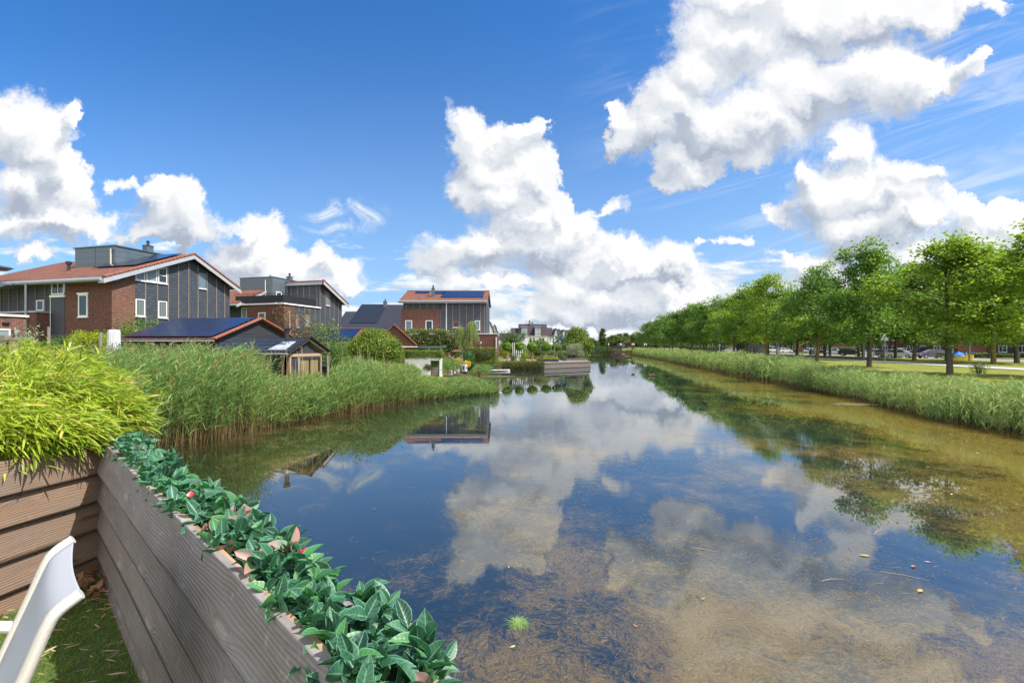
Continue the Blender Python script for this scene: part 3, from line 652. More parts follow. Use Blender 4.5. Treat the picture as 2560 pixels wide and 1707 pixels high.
gar = empty('artificial_garland', tuple(K0 + Vector((0, 0, 2.2))), 0, 'teal green artificial laurel garland with some pink leaves, laid along the fence top', 'artificial plant')
outw = np.array([.669, .743, 0]); da = np.array(DA)
sets = {'g': [], 'p': [], 'r': []}; stems = MB()
N = 400
for i in range(N):
    x = -.02 + 3.75 * (i + rng.uniform(-.5, .5)) / N; c = da * x + outw * rng.uniform(.008, .185) + np.array([0, 0, .068 + rng.uniform(-.055, .02)])
    ax = unit(np.array([rng.normal(0, .40), rng.normal(0, .40), 1.0]) + (outw * .1))
    kind = 'p' if (rng.random() < .022) else 'g'
    if abs(x - 2.42) < .05: kind = 'p'
    k = rng.integers(5, 8); ph = rng.uniform(0, 6.28); e1 = unit(np.cross(ax, [1, 0, 0.1])); e2 = np.cross(ax, e1)
    for j in range(k):
        th = ph + j * 2.4; rad = e1 * math.cos(th) + e2 * math.sin(th); el = rng.uniform(.15, 1.15)
        dd = unit(rad * math.cos(el) + ax * math.sin(el)); sets['r' if (kind == 'g' and rng.random() < .004) else kind].append((c + ax * .008 * j, dd, ax * .8 + rng.normal(size=3) * .3))
for key, nm, mt in (('g', 'green_leaves', 'laurel'), ('p', 'pink_leaves', 'laurel_pink'), ('r', 'red_leaves', 'laurel_red')):
    a = sets[key]; n = len(a); B = np.array([q[0] for q in a]); D_ = np.array([q[1] for q in a]); NN = np.array([q[2] for q in a])
    Ln = rng.uniform(.034, .086, n); v, f, u, tt = laurel_leaves(n, B, D_, NN, Ln, Ln * rng.uniform(.44, .60, n), .30, rng.uniform(-.05, .35, n))
    np_obj(nm, v, f, M[mt], gar, smooth=False, attr={'u': u, 't': tt})
stems.tube([Vector(da * (x_ * .1) + outw * (.10 + .02 * math.sin(x_ * 1.7)) + np.array([0, 0, .03 + .008 * math.sin(x_ * 2.3)])) for x_ in range(38)], .006, 6); stems.build('stem', M['stem'], gar)

# ---------------------------------------------------------------- golden bamboo over the left fence
def bamboo(name, label, spots, n, lw=(.09, .15), w=(.010, .017), group=None, rz=None):
    root = empty(name, tuple(spots[0][0]), 0, label, 'bamboo', group); o0 = np.array(spots[0][0])
    wt = np.array([s[2] for s in spots], float); wt /= wt.sum(); ch = rng.choice(len(spots), n, p=wt)
    C = np.array([s[0] for s in spots])[ch]; Rr = np.array([s[1] for s in spots])[ch]
    dr = rdir(n); dr[:, 2] = np.abs(dr[:, 2]) * .9 - .25; dr = unit(dr); rad = rng.uniform(.72, 1.02, n)[:, None]
    c = C + dr * Rr * rad + rng.normal(size=(n, 3)) * .03
    tw = n // 7; g = np.arange(n) % tw; anchor = c[g] ; c = anchor + (rng.normal(size=(n, 3)) * .035)       # seven leaves to a twig
    outd = unit(dr[g] * (1, 1, .35)); wind = np.array([.55, .10, -.10])
    d = unit(outd * .7 + wind + rng.normal(size=(n, 3)) * .42 + (0, 0, -.12))
    bend = rng.normal(size=(n, 3)) * .05 + np.array([0, 0, -.22])
    side = unit(np.cross(d, np.array([0, 0, 1.]) + rng.normal(size=(n, 3)) * .55))
    ns = 900 if n > 10000 else 400; k_ = rng.choice(n, ns // 9); base_ = np.repeat(c[k_], 9, 0); od_ = unit(np.repeat(dr[g][k_], 9, 0) * (1, 1, .6) + (.25, 0, .45)); c2 = base_ + od_ * rng.uniform(.05, .30, (len(base_), 1)); d2 = unit(od_ + rng.normal(size=c2.shape) * .5)
    c = np.concatenate([c, c2]); d = np.concatenate([d, d2]); n = len(c); bend = rng.normal(size=(n, 3)) * .05 + np.array([0, 0, -.22]); side = unit(np.cross(d, np.array([0, 0, 1.]) + rng.normal(size=(n, 3)) * .55))
    v, f, t_ = ribbons(c, d, rng.uniform(*lw, n), bend, rng.uniform(*w, n), side, 4, lambda s: np.sin(np.pi * np.clip(s * .86 + .12, 0, 1)) ** .8)
    np_obj('leaves', v - o0, f, M['bamboo_leaf'], root)
    m_ = 220; b = MB(); outd = np.concatenate([outd, outd[:n - len(outd)]])
    for i in range(len(base_) // 9): b.tube([Vector(base_[i * 9] - o0 - od_[i * 9] * .15), Vector(base_[i * 9] - o0 + od_[i * 9] * .28)], [.003, .0015], 4, cap=False)
    for i in range(m_):
        p = Vector(c[i] - o0); q = p + Vector(-outd[i]) * rng.uniform(.2, .45) + Vector((0, 0, -rng.uniform(.1, .3)))
        b.tube([q, (p + q) / 2 + Vector((0, 0, .03)), p], [.004, .003, .0015], 4, cap=False)
    b.build('canes', plain('bamboo_cane', (.22, .20, .05), .5), root); return root
A_ = lambda px, D, z: np.array((PX(px, D), D, z))
bamboo('golden_bamboo', 'bright yellow-green bamboo spilling over the sunlit fence at the left', [
    (A_(10, 3.5, 2.42), (.5, .42, .34), 3), (A_(110, 3.7, 2.44), (.45, .40, .34), 3), (A_(215, 3.85, 2.42), (.34, .36, .28), 2.2), (A_(50, 3.1, 2.38), (.30, .26, .17), 1.3), (A_(150, 3.25, 2.37), (.27, .24, .15), 1.1),
    (A_(60, 4.2, 2.52), (.7, .5, .30), 2.4), (A_(262, 4.0, 2.28), (.26, .28, .20), .9), (A_(-60, 3.0, 2.45), (.4, .3, .22), 1.4)], 19000, (.075, .14), (.009, .015))
bamboo('golden_bamboo', 'softer olive yellow bamboo standing behind the bright bamboo at the left edge', [
    (A_(40, 6.2, 2.66), (1.0, .7, .34), 3), (A_(165, 6.6, 2.44), (.7, .6, .34), 2), (A_(-60, 6, 2.65), (.9, .6, .4), 1)], 8000, (.09, .15), (.010, .016))

# ---------------------------------------------------------------- garden chair
def chair():
    F_, N_ = Vector((-1.59, 1.65, 0)), Vector((-1.22, 1.29, 0)); fw = Vector((-.70, -.72, 0)).normalized()
    w_ = (F_ - N_)
    root = empty('garden_chair', (N_.x, N_.y, DECK), 0, 'white sling garden chair with a reclined mesh back, in the bottom left corner', 'chair')
    prof = [(0, 2.3), (.052, 2.268), (.072, 2.228), (.093, 2.166), (.115, 2.106), (.150, 2.01), (.20, 1.88), (.235, 1.81), (.29, 1.775), (.40, 1.775), (.62, 1.79), (.70, 1.785), (.74, 1.75)]
    for _ in range(2): prof = [prof[0]] + [q for a_, b_ in zip(prof[:-1], prof[1:]) for q in ((a_[0] * .75 + b_[0] * .25, a_[1] * .75 + b_[1] * .25), (a_[0] * .25 + b_[0] * .75, a_[1] * .25 + b_[1] * .75))] + [prof[-1]]
    def P(k, z, a): p = fw * k + w_ * a; return Vector((p.x, p.y, z - DECK))
    for a in (0, 1):
        MB().tube([P(k, z, a) for k, z in prof], [.026] * len(prof), 12, flat=.60, up=w_.normalized()).build('side_rail', M['cream'], root, smooth=False, bevel=.002)
    vs = []; m_ = 13
    for k, z in prof:
        for j in range(m_): a = .03 + .94 * j / (m_ - 1); sag = .018 * math.sin(math.pi * a); vs.append(P(k + sag * .6, z - sag * .5, a))
    fb = MB(); fb.add(vs, [(i * m_ + j, i * m_ + j + 1, (i + 1) * m_ + j + 1, (i + 1) * m_ + j) for i in range(len(prof) - 1) for j in range(m_ - 1)])
    m, t = newmat('sling_mesh'); x, y, z = t.xyz(OBJ(t)); st = t.m('SINE', t.m('MULTIPLY', t.m('SUBTRACT', y, x), 1100.))
    out(t, pbr(t, t.mix(t.lin(st, -1, 1), (.31, .32, .345), (.43, .44, .465)), .7, 0, .3, st, .3, .002))
    o = fb.build('sling_fabric', m, root, smooth=True); so = o.modifiers.new('solid', 'SOLIDIFY'); so.thickness = .004
    for a in (0, 1):
        MB().tube([P(.21, 1.84, a), P(.15, 1.60, a), P(.07, DECK, a)], [.017, .016, .015], 10, flat=.6, up=w_.normalized()).build('rear_leg', M['cream'], root)
        MB().tube([P(.70, 1.76, a), P(.74, 1.6, a), P(.78, DECK, a)], [.017, .016, .015], 10, flat=.6, up=w_.normalized()).build('front_leg', M['cream'], root)
        ao = -.07 if a == 0 else 1.07
        MB().tube([P(.11, 2.03, a), P(.18, 2.045, ao), P(.40, 2.03, ao), P(.66, 2.00, ao), P(.72, 1.93, ao), P(.73, 1.70, a)], [.018] * 6, 10, flat=1.4).build('armrest', M['cream'], root)
    MB().tube([P(.12, 1.55, 0), P(.12, 1.55, 1)], .011, 8).build('cross_bar', M['cream'], root)
    return P
P = chair()
cu = MB(); c8 = [P(.27, 1.80, .04), P(.66, 1.81, .04), P(.66, 1.81, .96), P(.27, 1.80, .96)]
m, t = newmat('plaid_cloth'); x, y, z = t.xyz(OBJ(t)); g1 = t.m('PINGPONG', t.m('ADD', x, y), .035); g2 = t.m('PINGPONG', t.m('SUBTRACT', x, y), .045)
gl = t.m('MAXIMUM', t.step(g1, .005, .003), t.step(g2, .005, .003)); out(t, pbr(t, t.mix(t.m('MULTIPLY', gl, .55), (.70, .69, .62), (.42, .40, .28)), .9, 0, .1))
base = Vector((-1.22, 1.29, DECK)); cu.hexa([p + base for p in c8] + [p + base + Vector((0, 0, .05)) for p in c8])
tag(cu.build('seat_cushion', m, bevel=.02), 'cream plaid seat cushion lying on the white sling chair', 'cushion')
# ---------------------------------------------------------------- reeds
WIND = np.array([.75, .15, 0.])
def reeds(name, label, pts, H, mat, nl=8, leafL=(.30, .52), leafW=(.014, .026), stemW=.008, K=3, lean=.10, tuft=0):
    """pts (n,3) feet, H (n,) heights"""
    n = len(pts); ld = unit(np.concatenate([rng.normal(0, 1, (n, 2)) * lean + WIND[:2] * lean * .5, np.ones((n, 1))], 1))
    side = unit(np.cross(ld, rdir(n))); v, f, t_ = ribbons(pts, ld, H, np.tile(WIND * .10, (n, 1)), stemW, side, 2, lambda s: 1 - .5 * s); hs = np.tile(np.repeat(np.linspace(0, 1, 3), 2), n)
    V = [(v, f)]; T = [hs * .9]
    m = n * nl; i = np.repeat(np.arange(n), nl); r = rng.uniform(.16, 1.0, m) ** .85
    b = pts[i] + ld[i] * (H[i] * r)[:, None] + WIND * (.10 * H[i] * r ** 2)[:, None]
    a = rng.uniform(0, 6.283, m); od = np.stack([np.cos(a), np.sin(a), np.zeros(m)], -1)
    d = unit(od * .5 + WIND * .22 + np.array([0, 0, 1.]) * rng.uniform(.7, 1.5, m)[:, None]); bend = od * .28 + WIND * .30 + np.array([0, 0, -.55]) * rng.uniform(.4, 1.3, m)[:, None]
    L_ = rng.uniform(*leafL, m) * (1.1 - .25 * r); sd = unit(np.cross(d, np.array([0, 0, 1.]) + rng.normal(size=(m, 3)) * .7))
    v, f, s_ = ribbons(b, d, L_, bend, rng.uniform(*leafW, m), sd, K, lambda s: np.sin(np.pi * np.clip(s * .8 + .2, 0, 1)) ** .7)
    V.append((v, f)); T.append(np.clip(np.repeat(r, 2 * (K + 1)) * .8 + .2, 0, 1))
    if tuft:
        k = rng.choice(n, int(n * tuft), replace=False); c = pts[k] + ld[k] * (H[k] * 1.0)[:, None] + WIND * (.1 * H[k])[:, None]; q = np.repeat(c, 6, 0) + rng.normal(size=(len(k) * 6, 3)) * (.03, .03, .08)
        v, f = leaves(q, .11, d=np.array([.3, 0, 1.]) + rng.normal(size=(len(q), 3)) * .3, aspect=.25); V.append((v, f)); T.append(np.zeros(len(v)))
    vv, ff = merge(V); return tag(np_obj(name, vv, ff, mat, attr={'t': np.concatenate(T)}), label, 'reeds', kind='stuff')
def along(poly_, n, d0, d1, flip=1):
    p = np.array(poly_, float); seg = np.diff(p, axis=0); L_ = np.hypot(*seg.T); c = np.r_[0, np.cumsum(L_)]; u = rng.uniform(0, c[-1], n); i = np.clip(np.searchsorted(c, u) - 1, 0, len(L_) - 1)
    t_ = ((u - c[i]) / L_[i])[:, None]; q = p[i] + seg[i] * t_; nn = np.stack([-seg[i, 1], seg[i, 0]], -1) / L_[i][:, None] * flip
    off = rng.uniform(d0, d1, n); q = q + nn * off[:, None]; return np.c_[q, gz(q[:, 0], q[:, 1])], off, u / c[-1]
shore = [(-10.9, 13.0), (-10.5, 13.6), (-9.5, 15.4), (-8.4, 18.4), (-6.9, 22.2), (-4.4, 25.9), (-1.4, 29.6)]
def topped(p, off, xs, zs, lo=.35):      # reed tips follow a common, slowly changing level
    q = 1280 + F_PX * p[:, 0] / p[:, 1]; zt_ = np.interp(q, xs, zs) + .11 * np.sin(q * .045) + .08 * np.sin(q * .13) + .06 * np.sin(p[:, 1] * 2.1 + p[:, 0] * 1.3)
    return np.maximum((zt_ - p[:, 2]) * rng.triangular(.62, .92, 1.16, len(p)) - .35 * (off < .3) * rng.random(len(p)), lo)
p, off, u = along(shore, 8200, -.75, 5.0); q_ = 1280 + F_PX * p[:, 0] / p[:, 1]; keep = ~((off > 2.6) & (u > .86)) & ~((q_ > 1045) & (off > 1.5)); p, off = p[keep], off[keep]; p[:, 2] = np.maximum(p[:, 2], -.12)
H = topped(p, off, [300, 600, 650, 690, 820, 860, 950, 1040, 1100, 1180, 1240], [2.75, 2.78, 2.25, 1.50, 1.55, 2.12, 2.05, 1.40, .95, .6, .45])
reeds('reed_bed', 'dense tall green reeds with tan stems along the left shore', p, H, M['reed'], 9, tuft=.05)
p, off, u = along([(-6.0, 6.4), (-8.4, 8.6), (-10.4, 10.8), (-10.9, 13.0)], 1500, -.4, 3.4); p[:, 2] = np.maximum(p[:, 2], -.1); H = topped(p, off, [0, 400], [2.5, 2.6])
reeds('reed_bed', 'reeds right behind the bright bamboo, nearest to the terrace', p, H, M['reed'], 9)
rs = [(16.9, 6), (17.0, 15.3), (17.3, 18.7), (18.9, 23.2), (20.4, 30.8), (21.4, 36.7), (22.3, 43.8), (23.8, 51), (27.2, 71), (31.7, 94.8), (37, 131), (44, 175)]
RX, RZ = [1500, 1700, 1850, 1960, 2050, 2150, 2300, 2700], [2.1, 2.0, 2.05, 1.9, 1.55, 1.35, 1.38, 1.42]
p, off, u = along(rs[:6], 6800, -.5, 2.9, -1); p[:, 2] = np.maximum(p[:, 2], -.12); H = topped(p, off, RX, RZ, .25)
reeds('reed_bed', 'pale green reeds along the near part of the right bank', p, H, M['reed_right'], 10, (.28, .48), (.016, .028))
p, off, u = along(rs[5:], 7500, -.8, 3.4, -1); p[:, 2] = np.maximum(p[:, 2], -.12); H = topped(p, off, RX, RZ, .5)
reeds('reed_bed', 'reeds along the far part of the right bank below the tree row', p, H, M['reed_right'], 8, (.45, .8), (.04, .07), .03)
p, off, u = along([(14, 121), (26.5, 146), (33.5, 150)], 2600, -.5, 6); reeds('reed_bed', 'dark green reed point on the far left bank before the mooring posts', p, rng.uniform(1.3, 2.0, len(p)), reedmat('reed_far', None, (.05, .10, .03), (.11, .17, .05), (.2, .15, .07)), 7, (.5, .9), (.06, .10), .04)
p, off, u = along([(1, 92), (4, 113), (14, 121)], 2400, -.5, 7); reeds('reed_bed', 'reeds at the back of the inlet behind the garden', p, rng.uniform(1.4, 2.2, len(p)), M['reed'], 7, (.5, .9), (.06, .10), .04)
p, off, u = along([(-3.9, 44.5), (-3.5, 50), (-3.4, 54.6)], 420, -1.2, .8); reeds('reed_clump', 'thin reeds standing in front of the white rowing boat', p * (1, 1, 0) + (0, 0, -.1), rng.uniform(.7, 1.2, len(p)), M['reed'], 7, (.25, .45), (.02, .035), .015)
p = np.stack([rng.normal(-2.6, .5, 260), rng.uniform(54.5, 56.2, 260), np.full(260, -.1)], -1); reeds('reed_clump', 'reeds between the boat and the overhanging hedge', p, rng.uniform(.9, 1.5, 260), M['reed'], 8, (.3, .5), (.02, .035), .015)
p = np.stack([rng.normal(-2.1, .55, 150), rng.normal(28.6, .8, 150), np.full(150, -.1)], -1); reeds('reed_clump', 'loose reed tip reaching into the canal at the end of the left bed', p, rng.uniform(.5, .95, 150), M['reed'], 8, (.25, .4), (.016, .026), .010)
p = np.stack([rng.normal(-7.6, .55, 240), rng.normal(32.5, .5, 240), np.full(240, .9)], -1); reeds('grass_clump', 'tall ornamental grass to the right of the white concrete planter', p + (2.6, 1.5, 0), rng.uniform(.8, 1.3, 240), M['reed'], 8, (.3, .5), (.014, .024), .01)
# bulrush and dead stalks above the left bed
b = MB()
for i in range(46):
    x = rng.uniform(-11.5, -7.0); y = np.interp(x, [-11.5, -7], [16, 24]) + rng.uniform(-1, 2); z = float(gz(x, y)); h = rng.uniform(1.6, 2.5)
    b.tube([(x, y, z), (x + .05, y, z + h * .6), (x + rng.uniform(-.1, .25), y, z + h)], [.009, .007, .004], 4)
tag(b.build('dry_stalks', plain('dry_stalk', (.42, .34, .22), .8)), 'pale dry stalks rising out of the left reed bed', 'stalks', kind='stuff')

# ---------------------------------------------------------------- trees
def crown_cloud(R_, H0, H1, seed, ncl, lpc, ls, lump=.35, top=.62, spread=.42, hollow=.35):
    g = np.random.default_rng(seed); m = 46; h = (np.arange(m) + g.random(m)) / m; prof = np.sin(np.pi * np.clip(h * .92 + .05, 0, 1) ** top) ** .7
    th = np.arange(m) * 2.4 + g.normal(0, .4, m); rr = R_ * prof * g.uniform(.30, 1.0, m) * (1 + lump * .5 * g.normal(size=m)); lr = R_ * g.uniform(.17, .33, m)
    lc = np.stack([np.cos(th) * rr, np.sin(th) * rr, H0 + .25 + h * (H1 - H0 - .5) + g.normal(0, .3, m)], -1)
    k = g.choice(m, ncl, p=lr ** 2 / (lr ** 2).sum()); d = g.normal(size=(ncl, 3)); d /= np.linalg.norm(d, axis=1)[:, None]
    c = lc[k] + d * lr[k][:, None] * (g.random((ncl, 1)) ** .4) * (1.1, 1.1, .75); c[:, 2] = np.clip(c[:, 2], H0 - .2, None)
    return c
def tree_mesh(kind, seed, R_, H0, Ht, ncl, lpc, ls, mat, bark, trunk_r=.17, spread=.40, lump=.3, flatleaf=.5, top=.62, limbs=16):
    root = empty(kind); g = np.random.default_rng(seed + 99); c = crown_cloud(R_, H0, Ht, seed, ncl, lpc, ls, lump, top)
    b = MB(); lean = g.normal(0, .10, 2); tp = [(0, 0, -.2), (0, 0, .0), (lean[0] * .2, lean[1] * .2, H0 * .5), (lean[0], lean[1], H0), (lean[0] * 1.6, lean[1] * 1.6, H0 + (Ht - H0) * .45), (lean[0] * 2, lean[1] * 2, H0 + (Ht - H0) * .85)]
    b.tube(tp, [trunk_r * 1.5, trunk_r * 1.25, trunk_r, trunk_r * .85, trunk_r * .5, .03], 10)
    for i in range(limbs):
        q = Vector(c[g.integers(len(c))]); z = max(H0 * .92, min(q.z - .4, H0 + (Ht - H0) * .7)) * g.uniform(.85, 1); f_ = (z - H0) / (Ht - H0) if z > H0 else 0
        s0 = Vector((lean[0] * (1 + f_), lean[1] * (1 + f_), z)); r0 = trunk_r * (.42 - .25 * f_); mid = (s0 * .55 + q * .45) + Vector((0, 0, .25)); b.tube([s0, mid, q], [r0, r0 * .55, .012], 5, cap=False)
    tr = b.build('trunk', bark, root, smooth=True)
    n = len(c) * lpc; i = np.repeat(np.arange(len(c)), lpc); q = c[i] + g.normal(size=(n, 3)) * spread * (1, 1, .62)
    nrm = unit(g.normal(size=(n, 3)) * flatleaf + (0, 0, 1.)); d = unit(g.normal(size=(n, 3)) * (1, 1, .45) + (q - c[i]) * .8)
    v, f = leaves(q, ls, d, nrm, .8, .35); np_obj('crown', v, f, mat, root); return root
row = []
protos = [tree_mesh('maple_tree', 11 + k, 3.6, 2.15, 9.0, 520, 30, .18, L['tree_mid' if k % 3 else 'tree_bright'], M['bark' if k % 2 else 'bark_moss'], .145, .28, .45) for k in range(4)]
protos_d = [tree_mesh('maple_tree', 31 + k, 4.1, 2.2, 9.6, 500, 24, .25, L['tree_dark' if k % 2 else 'tree_mid'], M['bark_moss' if k % 2 else 'bark'], .145, .35, .42) for k in range(3)]
used = set()
def put(pr, x, y, s, rz, label, cat='tree', group=None, sz=1.0):
    z = float(gz(x, y)) - .02; sc = (s, s, s * sz)
    if id(pr) not in used:
        used.add(id(pr)); pr.location = (x, y, z); pr.rotation_euler = (0, 0, rz); pr.scale = sc; tag(pr, label, cat, group); return pr
    return copy_tree(pr, None, (x, y, z), rz, sc, label, cat, group)
GA = 'trees in the row along the right bank'
near_lab = ['tree whose trunk stands just outside the right edge, bright leaves reaching into the frame', 'nearest full tree on the right bank, thick trunk in the grass before the path', 'second nearest bank tree, trunk left of the triangular sign', 'third nearest bank tree, slim trunk rising straight out of the reeds']
ya_ = [(30.6, 26.0, 1.06), (27.8, 28.9, 1.05), (30.3, 38.6, 1.12), (32.7, 48.8, 1.13), (35.7, 64, 1.28), (37.6, 73, 1.22), (39.0, 80, 1.2), (41.5, 92, 1.25), (44.2, 105, 1.25), (47.4, 120, 1.3), (51, 137, 1.3), (55, 156, 1.35), (59.5, 178, 1.4), (65, 204, 1.4), (71, 232, 1.5), (77, 262, 1.5)]
ordn = ['fourth', 'fifth', 'sixth', 'seventh', 'eighth', 'ninth', 'tenth', 'eleventh', 'twelfth', 'thirteenth', 'fourteenth', 'fifteenth']
for i, (x, y, s_) in enumerate(ya_):
    pr = protos[[0, 3, 1, 2, 0, 1, 3, 2, 1, 0, 2, 3, 0, 1, 2, 3][i]] if i < 9 else protos_d[i % 3]
    lab = near_lab[i] if i < 4 else f'{ordn[i - 4]} tree of the bank row counted away from the viewer, nearest row to the water'
    put(pr, x, y, s_, 1.1 * i, lab, group=GA, sz=.93 if i < 2 else 1.0)
GB = 'trees between the path and the road'
for i, (x, y, s_) in enumerate([(47.6, 45, 1.25), (47.7, 54, 1.2), (48.2, 62.5, 1.15), (48.8, 71, 1.2), (50, 80, 1.2), (51.2, 91, 1.25), (52.5, 103, 1.3), (54, 116, 1.3), (56, 131, 1.3), (59, 149, 1.35), (63, 170, 1.4), (68, 196, 1.4)]):
    pr = protos[0] if i == 0 else protos_d[i % 3]
    put(pr, x, y, s_, 2.3 * i + 1, 'bright yellow-green tree with grey trunk just behind the path at the right' if i == 0 else f'{(["second", "third"] + ordn)[i - 1]} tree from the right in the middle row, just behind the path', group=GB)
for i, (x, y, s_) in enumerate([(52.8, 47.6, 1.3), (53.5, 56, 1.2), (55.6, 66, 1.2), (56.4, 74, 1.2), (57.3, 82, 1.2), (58.3, 93, 1.25), (59.6, 106, 1.3), (61, 120, 1.3), (62.5, 136, 1.3), (64.5, 156, 1.4)]):
    pr = protos[3] if i == 0 else protos_d[(i + 1) % 3]
    put(pr, x, y, s_, 1.7 * i + 2, 'sunlit tree with dark trunk at the right frame edge beside the road' if i == 0 else f'{(["second", "third"] + ordn)[i - 1]} tree from the right in the back row beside the road', group=GB)
# trees across the road, before the houses
st_ = tree_mesh('street_tree', 61, 2.6, 2.0, 6.2, 200, 22, .26, L['tree_dark'], M['bark'], .12, .36)
for i, (x, y, s_) in enumerate([(86, 74, 1.15), (88, 84, 1.2), (85, 96, 1.1), (87, 110, 1.15), (85, 126, 1.2), (88, 143, 1.2), (86, 162, 1.3), (88, 186, 1.3), (86, 212, 1.4)]):
    put(st_, x, y, s_, i * 1.3, f'{(["first", "second", "third"] + ordn)[i]} dark street tree from the right across the road in front of the brick houses', group='street trees across the road')
# far trees at the head of the canal
pop = tree_mesh('poplar_tree', 71, 2.0, .6, 11.0, 300, 26, .42, L['far'], M['bark'], .2, .5, .15, top=.75); put(pop, PX(1507, 250), 250, 1.0, 0, 'tall slender poplar standing alone at the far end of the canal')
bs = tree_mesh('broad_tree', 75, 3.6, .4, 6.2, 260, 22, .45, L['far'], M['bark'], .15, .6, .25)
for i, (px, D, s_) in enumerate([(1478, 255, .95), (1488, 262, .75), (1535, 256, 1.2), (1556, 258, 1.15), (1527, 262, 1.1)]):
    put(bs, PX(px, D), D, s_, i, ['low rounded tree left of the lone poplar', 'small bush tree close to the foot of the lone poplar', 'light green bushy tree right of the lone poplar', 'bushy tree left of the far pavilion', 'bush tree half hidden behind the trees beside the poplar'][i])
rt = tree_mesh('distant_tree', 78, 5.2, 1.5, 12.5, 200, 20, .8, L['far'], M['bark'], .3, .9, .25)
for i, px in enumerate([1548, 1564, 1582, 1600, 1618, 1640]):
    put(rt, PX(px, 420), 420, [1.0, 1.05, .95, 1.05, 1.0, 1.1][i], i * .8, ['distant skyline tree just left of the pavilion', 'distant skyline tree over the pale end of the pavilion', 'distant skyline tree over the brown roof of the pavilion', 'distant skyline tree at the right end of the pavilion roof', 'distant skyline tree behind the right pair of posts', 'distant skyline tree mostly hidden by the bank trees'][i], group='row of distant skyline trees')
fw = tag(np_obj('far_wood', *leaves(np.stack([rng.uniform(-260, 420, 26000), rng.uniform(450, 520, 26000), rng.uniform(0, 1, 26000) ** .8 * 7.5], -1) * (1, 1, 1) , 2.2, aspect=.9), L['far']), 'low far-off belt of trees on the horizon', 'wood', kind='stuff')

# ---------------------------------------------------------------- shrubs
def shrub(name, label, cat, c, r, mat, n, ls, aspect=.6, droop=0., flat=0., shell=.55, box=0., lumps=.12, d=None, stems_=8, zmin=None, seed=None, up=.0, spiky=0., group=None):
    c = np.array(c, float); r = np.array(r, float); dr = rdir(n)
    if box:
        q = rng.uniform(-1, 1, (n, 3)); k = rng.integers(0, 3, n); sg = rng.choice([-1, 1], n); q[np.arange(n), k] = sg * rng.uniform(.86, 1., n); q[:, 2] = np.where(q[:, 2] < -.95, rng.uniform(-1, 1, n), q[:, 2])
        q = unit(q) * (1 - box) * 1.25 * np.ones((n, 1)) + q * box; q = np.clip(q, -1, 1); dr = unit(q); pos = q * r
    else:
        rad = (shell + (1 - shell) * rng.random(n) ** .6)[:, None]; sd = (seed or len(bpy.data.objects)) % 17
        lob = 1 + lumps * (np.sin(dr[:, :1] * 5 + sd) * np.sin(dr[:, 1:2] * 6 - sd) + np.sin(dr[:, 2:] * 7 + sd * 2)) + spiky * (rng.random((n, 1)) ** 6)
        pos = dr * r * rad * lob
    pos += rng.normal(size=(n, 3)) * ls * .5
    if zmin is not None: pos[:, 2] = np.maximum(pos[:, 2], zmin - c[2] + rng.random(n) * .1)
    root = empty(name, (c[0], c[1], c[2] - r[2]), 0, label, cat, group); pos[:, 2] += r[2]
    dd = unit(rng.normal(size=(n, 3)) * (1, 1, .6) + dr * .6 + np.array([0, 0, up - droop])) if d is None else unit(np.array(d) + rng.normal(size=(n, 3)) * .35)
    nn = unit(rng.normal(size=(n, 3)) * .7 + dr * .9 + (0, 0, .4)); v, f = leaves(pos, ls, dd, nn, aspect); np_obj('foliage', v, f, mat, root)
    b = MB()
    for i in range(stems_):
        a = rng.uniform(0, 6.28); q = Vector((math.cos(a) * r[0] * .5, math.sin(a) * r[1] * .5, r[2] * rng.uniform(1.0, 1.6))); b.tube([(q.x * .15, q.y * .15, -.3), q * .6, q], [.03, .02, .008], 5, cap=False)
    b.build('branches', M['bark'], root); return root
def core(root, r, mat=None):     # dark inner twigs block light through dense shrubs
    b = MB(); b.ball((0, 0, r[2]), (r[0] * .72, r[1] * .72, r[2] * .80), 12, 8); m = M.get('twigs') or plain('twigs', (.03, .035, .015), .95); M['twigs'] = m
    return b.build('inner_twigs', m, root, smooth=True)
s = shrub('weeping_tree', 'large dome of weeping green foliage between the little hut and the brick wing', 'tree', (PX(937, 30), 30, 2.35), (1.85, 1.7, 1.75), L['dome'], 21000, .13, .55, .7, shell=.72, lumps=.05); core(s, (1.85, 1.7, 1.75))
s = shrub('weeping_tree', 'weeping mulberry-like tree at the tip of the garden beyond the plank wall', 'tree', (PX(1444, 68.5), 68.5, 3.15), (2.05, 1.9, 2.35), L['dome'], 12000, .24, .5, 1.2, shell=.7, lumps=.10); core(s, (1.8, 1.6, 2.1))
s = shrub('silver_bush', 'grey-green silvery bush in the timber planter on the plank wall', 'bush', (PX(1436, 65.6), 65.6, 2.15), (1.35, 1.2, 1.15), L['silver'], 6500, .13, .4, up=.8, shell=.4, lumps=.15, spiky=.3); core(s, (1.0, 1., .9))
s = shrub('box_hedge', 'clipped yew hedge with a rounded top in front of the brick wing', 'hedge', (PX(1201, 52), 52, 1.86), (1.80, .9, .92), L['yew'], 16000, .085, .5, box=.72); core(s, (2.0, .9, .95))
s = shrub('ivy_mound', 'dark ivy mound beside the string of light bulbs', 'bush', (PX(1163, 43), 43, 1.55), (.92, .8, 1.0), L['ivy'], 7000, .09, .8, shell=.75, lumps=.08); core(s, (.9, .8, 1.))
s = shrub('hedge_top', 'green hedge growing on top of the white concrete planter', 'hedge', (PX(1060, 33.2), 33.4, 2.36), (1.35, .5, .27), L['hedge'], 6500, .075, .7, box=.8)
